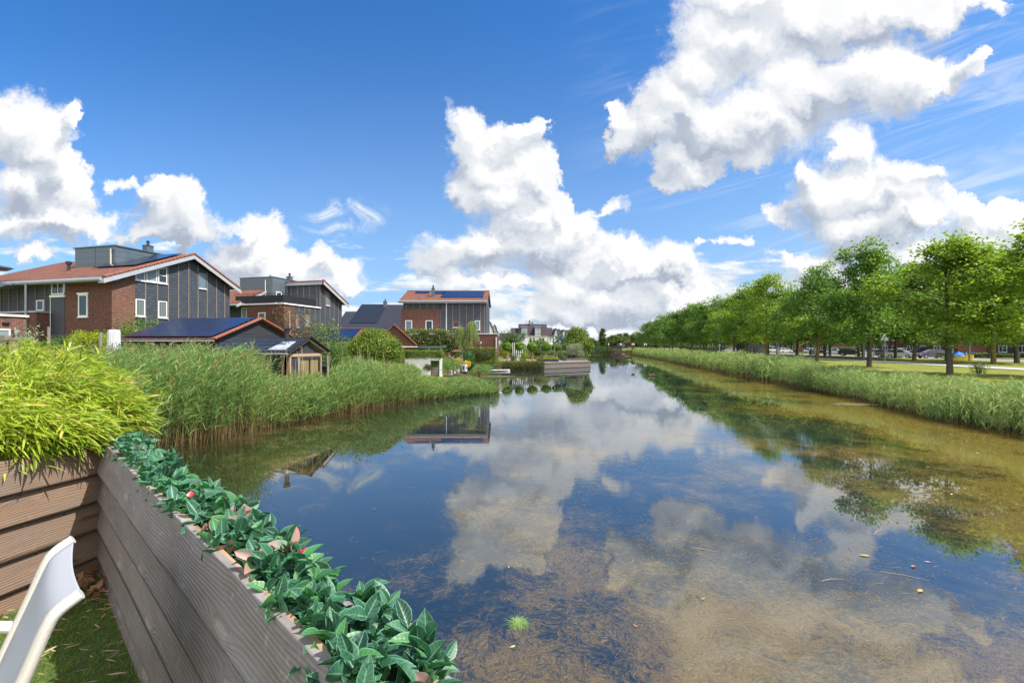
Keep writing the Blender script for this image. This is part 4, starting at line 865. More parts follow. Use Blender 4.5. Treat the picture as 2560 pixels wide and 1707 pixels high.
for i, (px, py, rx, rz_) in enumerate([(1040, 851, 1.35, 1.15), (1082, 853, 1.35, 1.25), (1123, 856, 1.35, 1.25)]):
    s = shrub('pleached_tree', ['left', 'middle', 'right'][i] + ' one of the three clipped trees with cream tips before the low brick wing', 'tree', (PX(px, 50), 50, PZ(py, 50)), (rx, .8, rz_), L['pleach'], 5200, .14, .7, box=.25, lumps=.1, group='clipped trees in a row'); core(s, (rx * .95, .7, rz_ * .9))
    b = MB(); b.tube([(0, 0, -1.6), (0, 0, 1)], .06, 8); b.build('trunk', M['bark'], s)
# weeping willow standard
wl = empty('weeping_willow', (PX(1163, 47), 47, 1.0), 0, 'small weeping willow with two hanging tufts on a short trunk', 'tree')
q = []
for (cx, cz, R2, dl) in ((-.50, 3.55, .42, 1.85), (.68, 4.05, .52, 2.35), (.1, 2.9, .40, 1.3)):
    for k in range(90):
        th = rng.uniform(0, 6.283); rr = R2 * math.sqrt(rng.uniform(.05, 1)); ln_ = dl * rng.uniform(.45, 1.1) * (.5 + .5 * rr / R2); m_ = int(16 + ln_ * 24); d_ = np.linspace(0, ln_, m_)
        z0 = cz + .5 * (1 - (rr / R2) ** 2); sw = rng.normal(0, .16); q.append(np.stack([cx + math.cos(th) * rr * (1 + .18 * d_ / dl) + sw * d_, math.sin(th) * rr * .8 * (1 + .1 * d_), z0 - d_], -1) + rng.normal(size=(m_, 3)) * .03)
q = np.concatenate(q); n = len(q)
v, f = leaves(q, .13, np.array([0, 0, -1.]) + rng.normal(size=(n, 3)) * .28, None, .22); np_obj('foliage', v, f, L['willow'], wl)
b = MB(); b.tube([(0, 0, -.3), (0, 0, 1.5), (-.1, 0, 2.3)], [.10, .09, .07], 8); b.tube([(0, 0, 1.5), (-.5, 0, 2.6), (-.6, 0, 3.3)], [.06, .04, .02], 6); b.tube([(0, 0, 1.5), (.5, 0, 2.7), (.62, 0, 3.7)], [.06, .04, .02], 6); b.build('trunk', M['bark'], wl)
# catalpa standards
for i, (px, py, w_, h_) in enumerate([(1268, 866, 12.5, 10.5), (1298.5, 865.5, 11.5, 10), (1331, 866, 13.5, 10.5), (1366, 867, 12.8, 9.5), (1392.5, 867, 12, 9)]):
    D = 58.5 + i * .9; k = D / F_PX; zc = PZ(py, D); root = empty('ball_tree', (PX(px, D), D, .88), 0, ['leftmost ball-crowned tree, beside the brick wing', 'second ball-crowned tree from the brick wing', 'middle ball-crowned tree, largest of the five', 'ball-crowned tree before the bench, fourth from the left', 'rightmost ball-crowned tree, beside the frame of the garden arch'][i], 'tree', 'ball-crowned trees on the garden edge')
    n = 1500; dr = rdir(n); q = dr * (w_ * k, w_ * k, h_ * k) * rng.uniform(.7, 1.02, (n, 1)); v, f = leaves(q + (0, 0, zc - .88), .21, unit(dr * .5 + (0, 0, -.55) + rng.normal(size=(n, 3)) * .4), unit(dr + (0, 0, .4)), .85); np_obj('crown', v, f, L['catalpa'], root)
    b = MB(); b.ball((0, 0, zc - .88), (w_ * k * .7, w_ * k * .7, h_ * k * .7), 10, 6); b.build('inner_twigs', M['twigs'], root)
    b = MB(); b.tube([(rng.normal(0, .05), 0, -.1), (0, 0, zc - .88)], [.075, .06], 8); b.build('trunk', M['timber_tan'], root)
# overhanging hedge on the quay left of the planks
hx0, hx1 = PX(1243, 56.3), PX(1360, 58.6)
n = 16000; u = rng.random(n); x = hx0 + (hx1 - hx0) * u; yy = 56.3 + 2.2 * u - .2; fr = rng.random(n); ztop = .95; q = np.stack([x, yy - .25 * np.sin(fr * 3.1) + np.where(fr < .3, rng.uniform(0, 1.2, n), 0) * 1.0, np.where(fr < .3, ztop + rng.normal(0, .05, n) - .03, ztop - (fr - .3) / .7 * .93)], -1) + rng.normal(size=(n, 3)) * .06
v, f = leaves(q, .12, np.array([0, -.3, -1.]) + rng.normal(size=(n, 3)) * .3, None, .3); hg = empty('trailing_hedge', (hx0, 56.3, 0), 0, 'olive trailing hedge hanging over the quay down to the water', 'hedge'); np_obj('foliage', v - np.array([hx0, 56.3, 0]), f, L['overhang'], hg)
b = MB(); b.hexa([(0, .15, -.3), (hx1 - hx0, 2.35, -.3), (hx1 - hx0, 3.6, -.3), (0, 1.6, -.3), (0, .15, .86), (hx1 - hx0, 2.35, .86), (hx1 - hx0, 3.6, .86), (0, 1.6, .86)]); b.build('quay_planks', M['twigs'], hg)
def sh(px, py, D, w_, h_, mat, n, ls, label, cat='bush', name='garden_shrub', **kw):
    k = D / F_PX; z0 = 1.0; zt = PZ(py, D); return shrub(name, label, cat, (PX(px, D), D, (zt + z0) / 2), (w_ * k, min(w_ * k, 2.2), (zt - z0) / 2), mat, n, ls, **kw)
sh(222, 820, 26, 46, 0, L['lime'], 9000, .085, 'round yellow-green shrub before the brick corner of the big house', shell=.6); core(bpy.data.objects['garden_shrub'], (.95, .95, 1.3))
sh(352, 794, 29.6, 74, 0, L['hedge'], 8500, .12, 'light green creeper heap behind the solar panelled shed', lumps=.22, spiky=.25)
sh(150, 838, 24, 42, 0, L['shrub'], 6000, .10, 'dark green shrub right of the round wooden post', lumps=.2)
sh(95, 848, 22, 30, 0, L['tree_dark'], 4500, .09, 'low dark green bush below the downpipe', lumps=.15)
sh(58, 818, 20, 26, 0, L['silver'], 3200, .08, 'loose grey-green silvery shrub before the small brick shed', lumps=.3, spiky=.5, shell=.3)
sh(80, 835, 23, 18, 0, L['silver'], 1800, .08, 'small silvery sapling right of the brick shed', lumps=.3, spiky=.4, shell=.3)
sh(300, 862, 24, 34, 0, L['shrub'], 4500, .11, 'green shrub behind the white covered parasol', lumps=.2)
sh(738, 790, 42, 62, 0, L['reddish'], 7000, .15, 'brownish red-leaved small tree in front of the second slate house', cat='tree', lumps=.28, spiky=.35, shell=.35)
sh(812, 822, 34, 50, 0, L['shrub'], 8000, .12, 'light green shrub right behind the little hut', lumps=.28, spiky=.3)
sh(845, 865, 28, 34, 0, L['tree_dark'], 5000, .10, 'dark shrub at the foot of the weeping dome', lumps=.2)
sh(865, 850, 36, 20, 0, L['hedge'], 2500, .12, 'yellowish small shrub before the blue solar panels', lumps=.3)
sh(1278, 826, 86, 34, 0, L['far'], 5000, .26, 'airy olive birch-like tree left of the white houses', cat='tree', name='birch_tree', lumps=.35, spiky=.5, shell=.2)
sh(1350, 848, 80, 26, 0, L['hedge'], 3500, .24, 'light green tree crown in front of the white houses', cat='tree', name='garden_tree', lumps=.3)
sh(1405, 836, 84, 26, 0, L['bluegrey'], 3800, .24, 'grey-green bushy tree left of the far weeping tree', cat='tree', name='garden_tree', lumps=.3)
sh(1262, 862, 66, 12, 0, L['lime'], 1500, .12, 'yellow-green bush behind the leftmost ball tree', lumps=.2)
sh(1310, 880, 66, 6, 0, L['lime'], 900, .10, 'low lime bush behind the second stone pot', lumps=.2)
sh(1283, 887, 63, 8, 0, L['bluegrey'], 900, .10, 'blue-grey lavender bush between the stone pots', lumps=.2)
sh(1362, 885, 64, 16, 0, L['hedge'], 1800, .10, 'yellow-green planting under the garden arch', lumps=.3)
sh(1390, 872, 76, 24, 0, L['shrub'], 2500, .16, 'loose green bush behind the wooden bench', lumps=.3)
sh(1152, 893, 38.5, 14, 0, L['ivy'], 1600, .07, 'small dark plant behind the stone lantern', lumps=.2)
s = shrub('yellow_flowers', 'bright yellow flowering shrub behind the round stone basket', 'flowers', (PX(1145, 38), 38, 1.62), (.34, .3, .38), L['yellowflower'], 1500, .07, .8, shell=.4)
s = shrub('yellow_flowers', 'bright yellow flowering shrub right of the tall stone lantern', 'flowers', (PX(1167, 38), 38, 1.45), (.32, .3, .30), L['yellowflower'], 1300, .07, .8, shell=.4)
# upright willow shoots behind the left reeds
def shoots(name, label, x0, x1, y0, y1, n, h0, h1, mat, per=30, ls=.10):
    root = empty(name, (x0, y0, 0), 0, label, 'bush'); P_, D_, S_ = [], [], MB()
    for i in range(n):
        x, y = rng.uniform(x0, x1), rng.uniform(y0, y1); z = float(gz(x, y)); h = rng.uniform(h0, h1); l = Vector((rng.normal(.10, .14), rng.normal(0, .12), 1)) * h
        if i < 160: S_.tube([(x - x0, y - y0, z), (x - x0 + l.x, y - y0 + l.y, z + l.z)], [.012, .004], 4, cap=False)
        r = rng.uniform(.25, 1.02, per); P_.append(np.array([x, y, z]) - (x0, y0, 0) + np.array(l) * r[:, None] + rng.normal(size=(per, 3)) * .045 * (1.3 - r[:, None])); D_.append(np.tile(np.array([.15, 0, .6]), (per, 1)) + rng.normal(size=(per, 3)) * (.8, .8, .5))
    q = np.concatenate(P_); v, f = leaves(q, ls, np.concatenate(D_), None, .22); np_obj('foliage', v, f, mat, root); S_.build('shoots', plain('shoot', (.16, .11, .05), .7), root); return root
shoots('willow_thicket', 'olive willow shoots with reddish tips between the white parasol cover and the little hut', -14.5, -10.6, 17.5, 20.4, 520, 1.5, 2.05, L['salix'], 40)
shoots('willow_thicket', 'leafy willow thicket behind the bamboo, left of the white parasol cover', -19.0, -13.2, 16.0, 19.0, 560, 1.3, 2.0, L['salix'], 40)
shoots('willow_thicket', 'willow shoots in front of the solar panelled shed', -19.5, -13.5, 20.5, 24.5, 620, 1.5, 2.0, L['salix'], 34)
# ---------------------------------------------------------------- building helpers (house-local axes)
def orient(plane, pos):
    """front: wall in x/z facing -y at y=pos; side: wall in y/z facing +x at x=pos. returns P(along, z, out)"""
    return (lambda a, z, o: (a, pos - o, z)) if plane == 'front' else (lambda a, z, o: (pos + o, a, z))
def obox(b, P, a0, a1, z0, z1, o0, o1):
    p = [P(a0, z0, o0), P(a1, z0, o0), P(a1, z1, o0), P(a0, z1, o0), P(a0, z0, o1), P(a1, z0, o1), P(a1, z1, o1), P(a0, z1, o1)]
    return b.hexa(p)
def window(par, P, a0, a1, z0, z1, frame=None, pane=None, mull=0, trans=0, sill=True, fw=.06, slope=0., reveal=True, label=None):
    frame = frame or M['white']; pane = pane or M['glass']; b = MB(); zt = lambda a: z1 + slope * (a - a0) - (slope * (a1 - a0) if slope < 0 else 0) * 0
    b.hexa([P(a0, z0, 0), P(a0 + fw, z0, 0), P(a0 + fw, zt(a0 + fw), 0), P(a0, zt(a0), 0), P(a0, z0, .05), P(a0 + fw, z0, .05), P(a0 + fw, zt(a0 + fw), .05), P(a0, zt(a0), .05)])
    b.hexa([P(a1 - fw, z0, 0), P(a1, z0, 0), P(a1, zt(a1), 0), P(a1 - fw, zt(a1 - fw), 0), P(a1 - fw, z0, .05), P(a1, z0, .05), P(a1, zt(a1), .05), P(a1 - fw, zt(a1 - fw), .05)])
    obox(b, P, a0 + fw, a1 - fw, z0, z0 + fw, 0, .048)
    b.hexa([P(a0 + fw, zt(a0 + fw) - fw, 0), P(a1 - fw, zt(a1 - fw) - fw, 0), P(a1 - fw, zt(a1 - fw), 0), P(a0 + fw, zt(a0 + fw), 0), P(a0 + fw, zt(a0 + fw) - fw, .048), P(a1 - fw, zt(a1 - fw) - fw, .048), P(a1 - fw, zt(a1 - fw), .048), P(a0 + fw, zt(a0 + fw), .048)])
    for k in range(mull): c = a0 + (a1 - a0) * (k + 1) / (mull + 1); obox(b, P, c - fw * .4, c + fw * .4, z0 + fw, z1 - fw, 0, .044)
    for k in range(trans): c = z0 + (z1 - z0) * .55; obox(b, P, a0 + fw, a1 - fw, c - fw * .4, c + fw * .4, 0, .042)
    o = b.build('window', frame, par, label=label)
    pb = MB(); pb.hexa([P(a0 + fw, z0 + fw, .004), P(a1 - fw, z0 + fw, .004), P(a1 - fw, zt(a1 - fw) - fw, .004), P(a0 + fw, zt(a0 + fw) - fw, .004), P(a0 + fw, z0 + fw, .014), P(a1 - fw, z0 + fw, .014), P(a1 - fw, zt(a1 - fw) - fw, .014), P(a0 + fw, zt(a0 + fw) - fw, .014)])
    pb.build('pane', pane, o)
    if sill: obox(MB(), P, 0, 0, 0, 0, 0, 0); sb = MB(); obox(sb, P, a0 - .04, a1 + .04, z0 - .07, z0 - .004, 0, .09); sb.build('sill', M['white'], o)
    return o
def battens(par, P, xs, z0, zt, w_=.045, d=.035):
    for a in xs:
        b = MB(); obox(b, P, a - w_ / 2, a + w_ / 2, z0, zt(a) if callable(zt) else zt, .0, d); b.build('batten', M['batten'], par)
def pipe(par, p, q, r=.045, mat=None, name='downpipe'):
    b = MB(); b.tube([p, q], r, 8); return b.build(name, mat or M['fascia'], par)
def edge_tiles(par, a, b_, w_, h_, n, mat, name='verge_tiles'):
    """row of overlapping edge tiles from a to b"""
    a, b_ = Vector(a), Vector(b_); b = MB(); dv = (b_ - a) / n; up = Vector((0, 0, 1)); nn = dv.normalized(); sd = nn.cross(up).normalized(); u2 = sd.cross(nn)
    for i in range(n):
        p = a + dv * i; q = p + dv * 1.08; lo = u2 * .0; hi = u2 * .035
        b.hexa([p - sd * w_ / 2 + lo, p + sd * w_ / 2 + lo, q + sd * w_ / 2 + hi, q - sd * w_ / 2 + hi, p - sd * w_ / 2 + lo + u2 * h_, p + sd * w_ / 2 + lo + u2 * h_, q + sd * w_ / 2 + hi + u2 * h_, q - sd * w_ / 2 + hi + u2 * h_])
    return b.build(name, mat, par)
M['verge'] = plain('verge_tile', (.27, .095, .055), .8, 0, .35, 5)
RG = -R(14.8)
def chimney(par, x, y, z, w_=.5, h_=1., cap=True):
    b = MB(); b.box(x - w_ / 2, x + w_ / 2, y - w_ / 2, y + w_ / 2, z, z + h_); c = b.build('chimney', M['zinc_dark'], par)
    b = MB(); b.box(x - w_ / 2 - .03, x + w_ / 2 + .03, y - w_ / 2 - .03, y + w_ / 2 + .03, z + h_, z + h_ + .05); b.lathe([(.09, 0), (.09, .25), (.13, .27), (.13, .33), (.05, .40)], x, y, z + h_ + .05, 8); b.build('cowl', M['black'], c); return c
def slab_roof(par, name, x0, x1, ya, za, yb, zb, mat, t=.10):
    b = MB(); b.slab((x0, ya, za), (x1, ya, za), (x1, yb, zb), (x0, yb, zb), t); return b.build(name, mat, par)

# ================================================================ house 1
h = empty('slate_house', (-25.5, 29, 1.15), RG, 'large slate and brick house at the left with a zinc roof box and orange tiles', 'house')
FR, SD = orient('front', 0), orient('side', 0)
b = MB(); b.box(-4.17, 0, 0, .3, -.4, 6.22); b.build('brick_front', M['brick'], h)
b = MB(); b.prism([(0, .302, -.4), (0, 1.39, -.4), (0, 1.39, 6.78), (0, .302, 6.30)], (-.3, 0, 0)); b.box(-.004, .004, 0, .302, -.4, 6.22); b.build('brick_gable', M['brick_mixed'], h)
b = MB(); b.prism([(-.012, 1.39, -.4), (-.012, 8.8, -.4), (-.012, 8.8, 6.60), (-.012, 5.25, 8.40), (-.012, 1.39, 6.78)], (-.28, 0, 0)); b.build('slate_gable', M['slate'], h)
b = MB(); b.box(-12.4, -5.4, .03, .3, 3.0, 6.22); b.build('slate_front', M['slate'], h)
b = MB(); b.box(-12.4, -.3, 8.5, 8.78, -.4, 6.5); b.box(-12.4, -12.1, .3, 8.5, -.4, 6.2); b.build('rear_walls', M['brick'], h)
b = MB(); b.box(-5.38, -4.17, -.02, .28, -.4, 5.05); b.build('dark_panel', M['dark_panel'], h)
b = MB(); b.box(-12.4, -5.5, -.75, .03, -.4, 4.02); w1 = b.build('lower_brick_wing', M['brick'], h)
b = MB(); b.box(-12.45, -5.42, -.82, .03, 4.02, 4.12); b.build('coping', M['fascia'], w1)
b = MB(); b.box(-5.46, -4.1, -.10, .0, 5.05, 5.20); b.build('sill_board', M['white'], h)
window(h, FR, -5.36, -4.19, 5.24, 6.12, mull=1, sill=False, fw=.08)
window(h, FR, -2.9, -2.06, 3.73, 5.19, M['white'], M['glass'], fw=.09)
b = MB(); obox(b, FR, -2.98, -1.98, 5.19, 5.29, 0, .08); b.build('lintel', M['white'], h)
window(h, orient('front', .03), -6.85, -6.16, 4.2, 4.92, fw=.07, sill=False)
battens(h, orient('front', .03), [-11.3, -10.43, -9.57, -8.7, -7.83, -6.96, -6.05, -5.45], 4.14, 6.2, .07)
slp = lambda y: 6.36 + .315 * y - .12
P1 = orient('side', -.012)
window(h, P1, 1.42, 2.03, 3.83, 4.98, M['white'], M['glass_curtain'], sill=True); window(h, P1, 2.92, 3.55, 3.83, 4.98, M['white'], M['glass_curtain'])
for a0, a1, z1, tr, pn in ((1.42, 2.03, 6.76, 0, 'glass_light'), (2.12, 2.84, 6.98, 0, 'glass_light'), (2.92, 3.55, 7.22, 1, 'glass')): window(h, P1, a0, a1, 6.25, z1, M['white'], M[pn], trans=tr, slope=.315, sill=True)
window(h, P1, 6.02, 6.62, 6.26, 7.42, M['greymetal'], M['glass_blue'], fw=.03)
zt = lambda a: (6.30 + .355 * a - .06) if a < 5.25 else (8.40 - .507 * (a - 5.25) - .06)
battens(h, P1, [2.07, 2.88, 3.65, 4.4, 5.2, 5.95, 6.72, 7.55, 8.3], .0, zt, .065)
rz_f = lambda y: 6.05 + (y + .7) * (2.55 / 5.95)
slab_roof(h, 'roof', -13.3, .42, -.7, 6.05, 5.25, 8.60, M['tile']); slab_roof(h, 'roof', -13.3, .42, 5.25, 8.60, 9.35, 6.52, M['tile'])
edge_tiles(h, (.44, -.7, 6.10), (.44, 5.25, 8.65), .24, .09, 22, M['verge']); edge_tiles(h, (.44, 9.35, 6.57), (.44, 5.25, 8.65), .24, .09, 17, M['verge'])
b = MB(); b.prism([(.46, -.78, 5.72), (.46, 5.25, 8.32), (.46, 5.25, 8.60), (.46, -.78, 6.02)], (.05, 0, 0)); b.prism([(.46, 9.45, 6.18), (.46, 9.45, 6.46), (.46, 5.252, 8.60), (.46, 5.252, 8.32)], (.05, 0, 0)); b.prism([(.0, -.78, 5.74), (.0, -.05, 5.98), (.0, .30, 6.16), (.0, -.74, 6.0)], (.46, 0, 0)); b.build('fascia', M['fascia'], h)
b = MB(); b.tube([(-13.3, -.80, 5.98), (.30, -.80, 5.98)], .13, 10); b.box(-13.3, .0, -.72, -.02, 5.93, 5.98); b.build('gutter', M['gutter'], h)
pipe(h, (-6.3, -.86, -.3), (-6.3, -.86, 5.9), .055); pipe(h, (-5.42, -.06, -.3), (-5.42, -.06, 5.1), .022, M['white'])
b = MB(); b.box(-7.5, -3.5, 2.6, 6.6, 7.2, 8.95); bx_ = b.build('roof_box', M['zinc'], h)
b = MB(); b.box(-7.58, -3.42, 2.52, 6.68, 8.95, 9.02); b.build('box_edge', M['zinc_dark'], bx_)
b = MB()
for z in (7.75, 8.2, 8.62): b.box(-7.5, -3.5, 2.59, 2.6, z, z + .015); b.box(-3.5, -3.49, 2.6, 6.6, z, z + .015)
b.box(-5.5, -5.48, 2.585, 2.595, 7.3, 8.9); b.build('seams', M['zinc_dark'], bx_)
pipe(bx_, (-3.85, 2.52, 7.5), (-3.85, 2.52, 8.75), .05, M['cream'], 'vent_pipe')
b = MB(); b.lathe([(.10, 0), (.10, .55), (.19, .6), (.19, .75), (.05, .8)], -6.65, 1.7, 7.05, 10); b.build('vent', M['black'], h)
chimney(h, -5.2, 6.1, 9.0, .5, .75)
sp = lambda x0, x1, y0, y1: slab_roof(h, 'solar_panels', x0, x1, y0, rz_f(y0) + .20, y1, rz_f(y1) + .20, M['solar_mid'], .04)
sp(-4.35, -.45, 1.75, 2.55); sp(-3.4, -.45, 2.57, 5.05)

# ================================================================ house 2
h = empty('slate_house', (-22.05, 44, 1.15), RG, 'second slate house with a roof terrace and dark railing over its brick corner', 'house')
b = MB(); b.box(-4.28, 0, 0, 1.5, -.4, 5.86); b.build('brick_corner', M['brick'], h)
b = MB(); b.box(-.3, -.01, 1.5, 5.3, -.4, 5.86); b.prism([(-.01, 5.3, -.4), (-.01, 9.1, -.4), (-.01, 9.1, 6.66), (-.01, 5.3, 8.62)], (-.29, 0, 0)); b.build('slate_gable', M['slate'], h)
b = MB(); b.box(-4.15, -.3, 5.3, 5.5, 5.9, 8.5); b.build('recessed_wall', M['slate'], h)
b = MB(); b.box(-10, -4.28, .55, .8, -.4, 6.1); b.build('left_wall', M['slate'], h)
b = MB(); b.box(-10, -.3, 8.8, 9.08, -.4, 6.5); b.build('rear_wall', M['brick'], h)
b = MB(); b.box(-5.9, .12, -.14, 1.6, 5.86, 5.98); b.box(-4.3, .12, 1.6, 5.3, 5.86, 5.98); b.build('terrace_slab', M['white'], h)
window(h, orient('front', .55), -5.55, -4.35, 3.4, 5.7, mull=1, trans=1, pane=M['glass_curtain'], sill=False, fw=.08)
window(h, FR, -2.98, -2.13, 3.6, 5.1, fw=.09, pane=M['glass_curtain'])
window(h, P1, 1.55, 2.0, 3.7, 5.05, M['orange_frame'], M['glass_light']); window(h, P1, 2.95, 3.58, 3.9, 5.07, M['orange_frame'], M['glass_light']); window(h, P1, 6.2, 6.85, 6.3, 7.8, M['orange_frame'], M['glass_blue'])
battens(h, P1, [2.07, 2.85, 3.65, 4.45], 0, 5.84, .06); battens(h, P1, [5.25, 6.08, 6.92, 7.65, 8.45], 0, lambda a: 8.62 - .516 * (a - 5.3) - .08, .06)
battens(h, orient('front', 5.3), [-3.7, -2.9, -2.1, -1.3, -.4], 5.98, 8.45, .06)
slab_roof(h, 'roof', -10, .42, 5.2, 8.80, 9.65, 6.60, M['tile']); slab_roof(h, 'roof', -10.4, -5.0, -.6, 5.95, 3.2, 7.75, M['tile'])
edge_tiles(h, (.44, 9.65, 6.65), (.44, 5.2, 8.85), .24, .09, 17, M['verge']); edge_tiles(h, (-4.15, 5.0, 8.72), (.44, 5.0, 8.72), .28, .09, 16, M['verge'])
b = MB(); b.prism([(.46, 9.75, 6.24), (.46, 9.75, 6.54), (.46, 5.2, 8.80), (.46, 5.2, 8.45)], (.05, 0, 0)); b.box(-4.15, .46, 4.93, 5.0, 8.40, 8.70); b.prism([(-4.98, -.65, 5.62), (-4.98, 3.2, 7.45), (-4.98, 3.2, 7.72), (-4.98, -.65, 5.92)], (.05, 0, 0)); b.build('fascia', M['fascia'], h)
b = MB(); b.tube([(-10.4, -.68, 5.85), (-4.95, -.68, 5.85)], .11, 8); b.build('gutter', M['gutter'], h)
b = MB(); b.box(-8.4, -4.15, 3.1, 7., 6.0, 9.1); bx_ = b.build('roof_box', M['zinc'], h); b = MB(); b.box(-8.46, -4.09, 3.04, 7.06, 9.1, 9.16); b.build('box_edge', M['zinc_dark'], bx_)
b = MB(); [b.box(-8.4, -4.15, 3.088, 3.1, z, z + .015) or b.box(-4.15, -4.138, 3.1, 7, z, z + .015) for z in (7.4, 7.85, 8.3, 8.75)]; b.build('seams', M['zinc_dark'], bx_)
window(h, orient('side', -4.15), 3.55, 4.35, 6.0, 7.62, sill=False, fw=.1); pipe(bx_, (-5.0, 3.02, 6.6), (-5.0, 3.02, 8.8), .05, M['cream'], 'vent_pipe')
chimney(h, -4.7, 6.2, 9.1, .45, .45); b = MB(); b.lathe([(.05, 0), (.05, .3), (.1, .34), (.02, .55)], -6.2, 5, 9.16, 8); b.build('vent', M['black'], h)
pipe(h, (.06, .7, 1), (.06, .7, 5.2), .05, M['cream']); pipe(h, (-1.2, -.05, 1), (-1.2, -.05, 5.1), .04, M['dark_panel'])
rl = MB()
def rail(p, q):
    p, q = Vector(p), Vector(q); n_ = int((q - p).length / .11); rl.tube([p + Vector((0, 0, .98)), q + Vector((0, 0, .98))], .025, 6); rl.tube([p + Vector((0, 0, .08)), q + Vector((0, 0, .08))], .02, 6)
    for i in range(n_ + 1): c = p + (q - p) * i / n_; r_ = .025 if i % 12 == 0 else .010; rl.tube([c, c + Vector((0, 0, .98))], r_, 4, cap=False)
rail((-5.7, -.05, 5.98), (0.02, -.05, 5.98)); rail((.02, -.05, 5.98), (.02, 4.6, 5.98)); rr_ = rl.build('railing', M['black'], h)
b = MB(); b.box(-5.7, .0, -.02, -.01, 6.08, 6.76); b.box(-.01, .0, 0, 4.6, 6.08, 6.76); b.build('screen_cloth', M['black'], rr_)

# ================================================================ house 3
h = empty('slate_house', (-14.34, 60, 1.15), 0, 'slate house facing the water with brown brick left half and long solar roof', 'house')
b = MB(); b.box(0, 10.94, 0, 9, -.4, 7.6); b.build('slate_walls', M['slate'], h)
b = MB(); b.prism([(0.02, 0, 7.6), (0.02, 4.2, 9.25), (0.02, 9, 7.6)], (10.9, 0, 0)); b.build('gable_walls', M['slate'], h)
b = MB(); b.box(-.25, 4.83, -.15, 6, 2.0, 6.66); b.build('brick_front', M['brick'], h)
P3, P3s = orient('front', -.15), orient('front', 0)
window(h, P3, .32, 1.21, 3.75, 5.17, M['white'], M['glass_blue'], fw=.09); window(h, P3, 2.99, 3.9, 3.75, 5.17, M['white'], M['glass'], fw=.09)
window(h, P3s, 6.6, 7.38, 4.27, 5.05, M['orange_frame'], M['glass']); window(h, P3s, 9.45, 10.1, 3.9, 5.15, M['white'], M['glass_blue'], sill=False)
battens(h, P3s, [.43, 1.33, 2.2, 3.1, 4.0, 4.9], 6.67, 7.5, .07); battens(h, P3s, [4.9, 6.52, 7.45, 8.35, 9.25, 10.2, 10.7], 3.4, 7.5, .07)
slab_roof(h, 'roof', -.45, 11.15, -.6, 7.62, 4.2, 9.42, M['tile']); slab_roof(h, 'roof', -.45, 11.15, 4.2, 9.42, 9.6, 7.62, M['tile'])
edge_tiles(h, (-.45, 4.2, 9.50), (11.15, 4.2, 9.50), .26, .09, 34, M['verge'], 'ridge_tiles')
b = MB(); b.box(-.5, 11.15, -.72, -.6, 7.45, 7.68); b.box(-.5, 11.1, -.6, .0, 7.45, 7.5); b.build('fascia', M['fascia'], h)
b = MB(); b.tube([(-.5, -.78, 7.64), (11.15, -.78, 7.64)], .09, 8); b.build('gutter', M['gutter'], h)
pipe(h, (5.7, -.06, 3.3), (5.7, -.06, 7.5), .055, M['white'])
r3 = lambda y: 7.62 + (y + .6) * (1.8 / 4.8) + .16
for x0, x1, y0, y1, mt in ((4.8, 10.45, .7, 3.9, 'solar'), (3.3, 5.0, 2.6, 3.9, 'solar'), (.95, 2.85, 2.9, 3.9, 'solar')): slab_roof(h, 'solar_panels', x0, x1, y0, r3(y0), y1, r3(y1), M[mt], .04)
chimney(h, 3.72, 1.35, 8.3, .38, 1.25)
b = MB(); b.box(-.3, 12.45, -3, 6.5, -.4, 3.3); ex = b.build('brick_wing', M['brick'], h); b = MB(); b.box(-.36, 12.51, -3.06, 6.56, 3.3, 3.38); b.build('coping', M['white'], ex)
pipe(ex, (12.35, -3.06, -.1), (12.35, -3.06, 2.9), .05, M['white']); b = MB(); b.box(10.4, 10.52, -3.12, -3.0, 2.1, 2.35); b.build('wall_lamp', M['white'], ex)
slab_roof(h, 'tiled_canopy', 4.0, 7.2, -4.1, 2.65, -3.02, 3.12, M['tile'], .08)
b = MB(); b.box(4.1, 4.35, -.22, -.15, 5.9, 6.08); b.build('wall_lamp', M['black'], h)

# ================================================================ dark-roofed houses behind
def gable_house(name, label, x0, x1, y0, y1, ze, zr, roofm, wallm, base=1.15, group=None, wins=(), rz=0, over=.4, win_mat=None, frame=None):
    h = empty(name, (x0, y0, base), rz, label, 'house', group); w_ = x1 - x0; d = y1 - y0; e = ze - base; r = zr - base
    b = MB(); b.box(0, w_, 0, d, -.5, e - .02); b.prism([(.01, 0, e - .02), (.01, d / 2, r - .12), (.01, d, e - .02)], (w_ - .02, 0, 0)); b.build('walls', wallm, h)
    k = (r - e) / (d / 2); slab_roof(h, 'roof', -.2, w_ + .2, -over, e - k * over, d / 2, r, roofm, .08); slab_roof(h, 'roof', -.2, w_ + .2, d / 2, r, d + over, e - k * over, roofm, .08)
    b = MB(); b.box(-.2, w_ + .2, -over - .08, -over, e - k * over - .05, e - k * over + .12); b.build('fascia', M['fascia'], h)
    for a0, a1, z0, z1, mu in wins: window(h, orient('front', 0), a0, a1, z0, z1, frame or M['white'], win_mat or M['glass'], mull=mu, fw=.07)
    return h, (lambda y: e + k * y)
h, rf = gable_house('dark_roof_house', 'dark grey roofed house with a brown-black solar array, between the two slate houses', -25.6, -17.15, 70, 86, 5.5, 9.95, M['tile_dark'], M['render'])
slab_roof(h, 'solar_panels', -.05, 4.3, 1.6, rf(1.6) + .14, 7.9, rf(7.9) + .14, M['solar_dark'], .05); chimney(h, 4.1, 7.2, 8.1, .55, 1.2)
h, rf = gable_house('dark_roof_house', 'grey roofed house half hidden behind the solar array house', -34.5, -26, 88, 102, 5.6, 10.05, M['tile_dark'], M['render'])
h, rf = gable_house('dark_roof_house', 'low grey roofed house with a white gabled dormer, left behind the dark roofs', -43, -33.5, 103, 117, 5.5, 9.9, M['tile_dark'], M['render'])
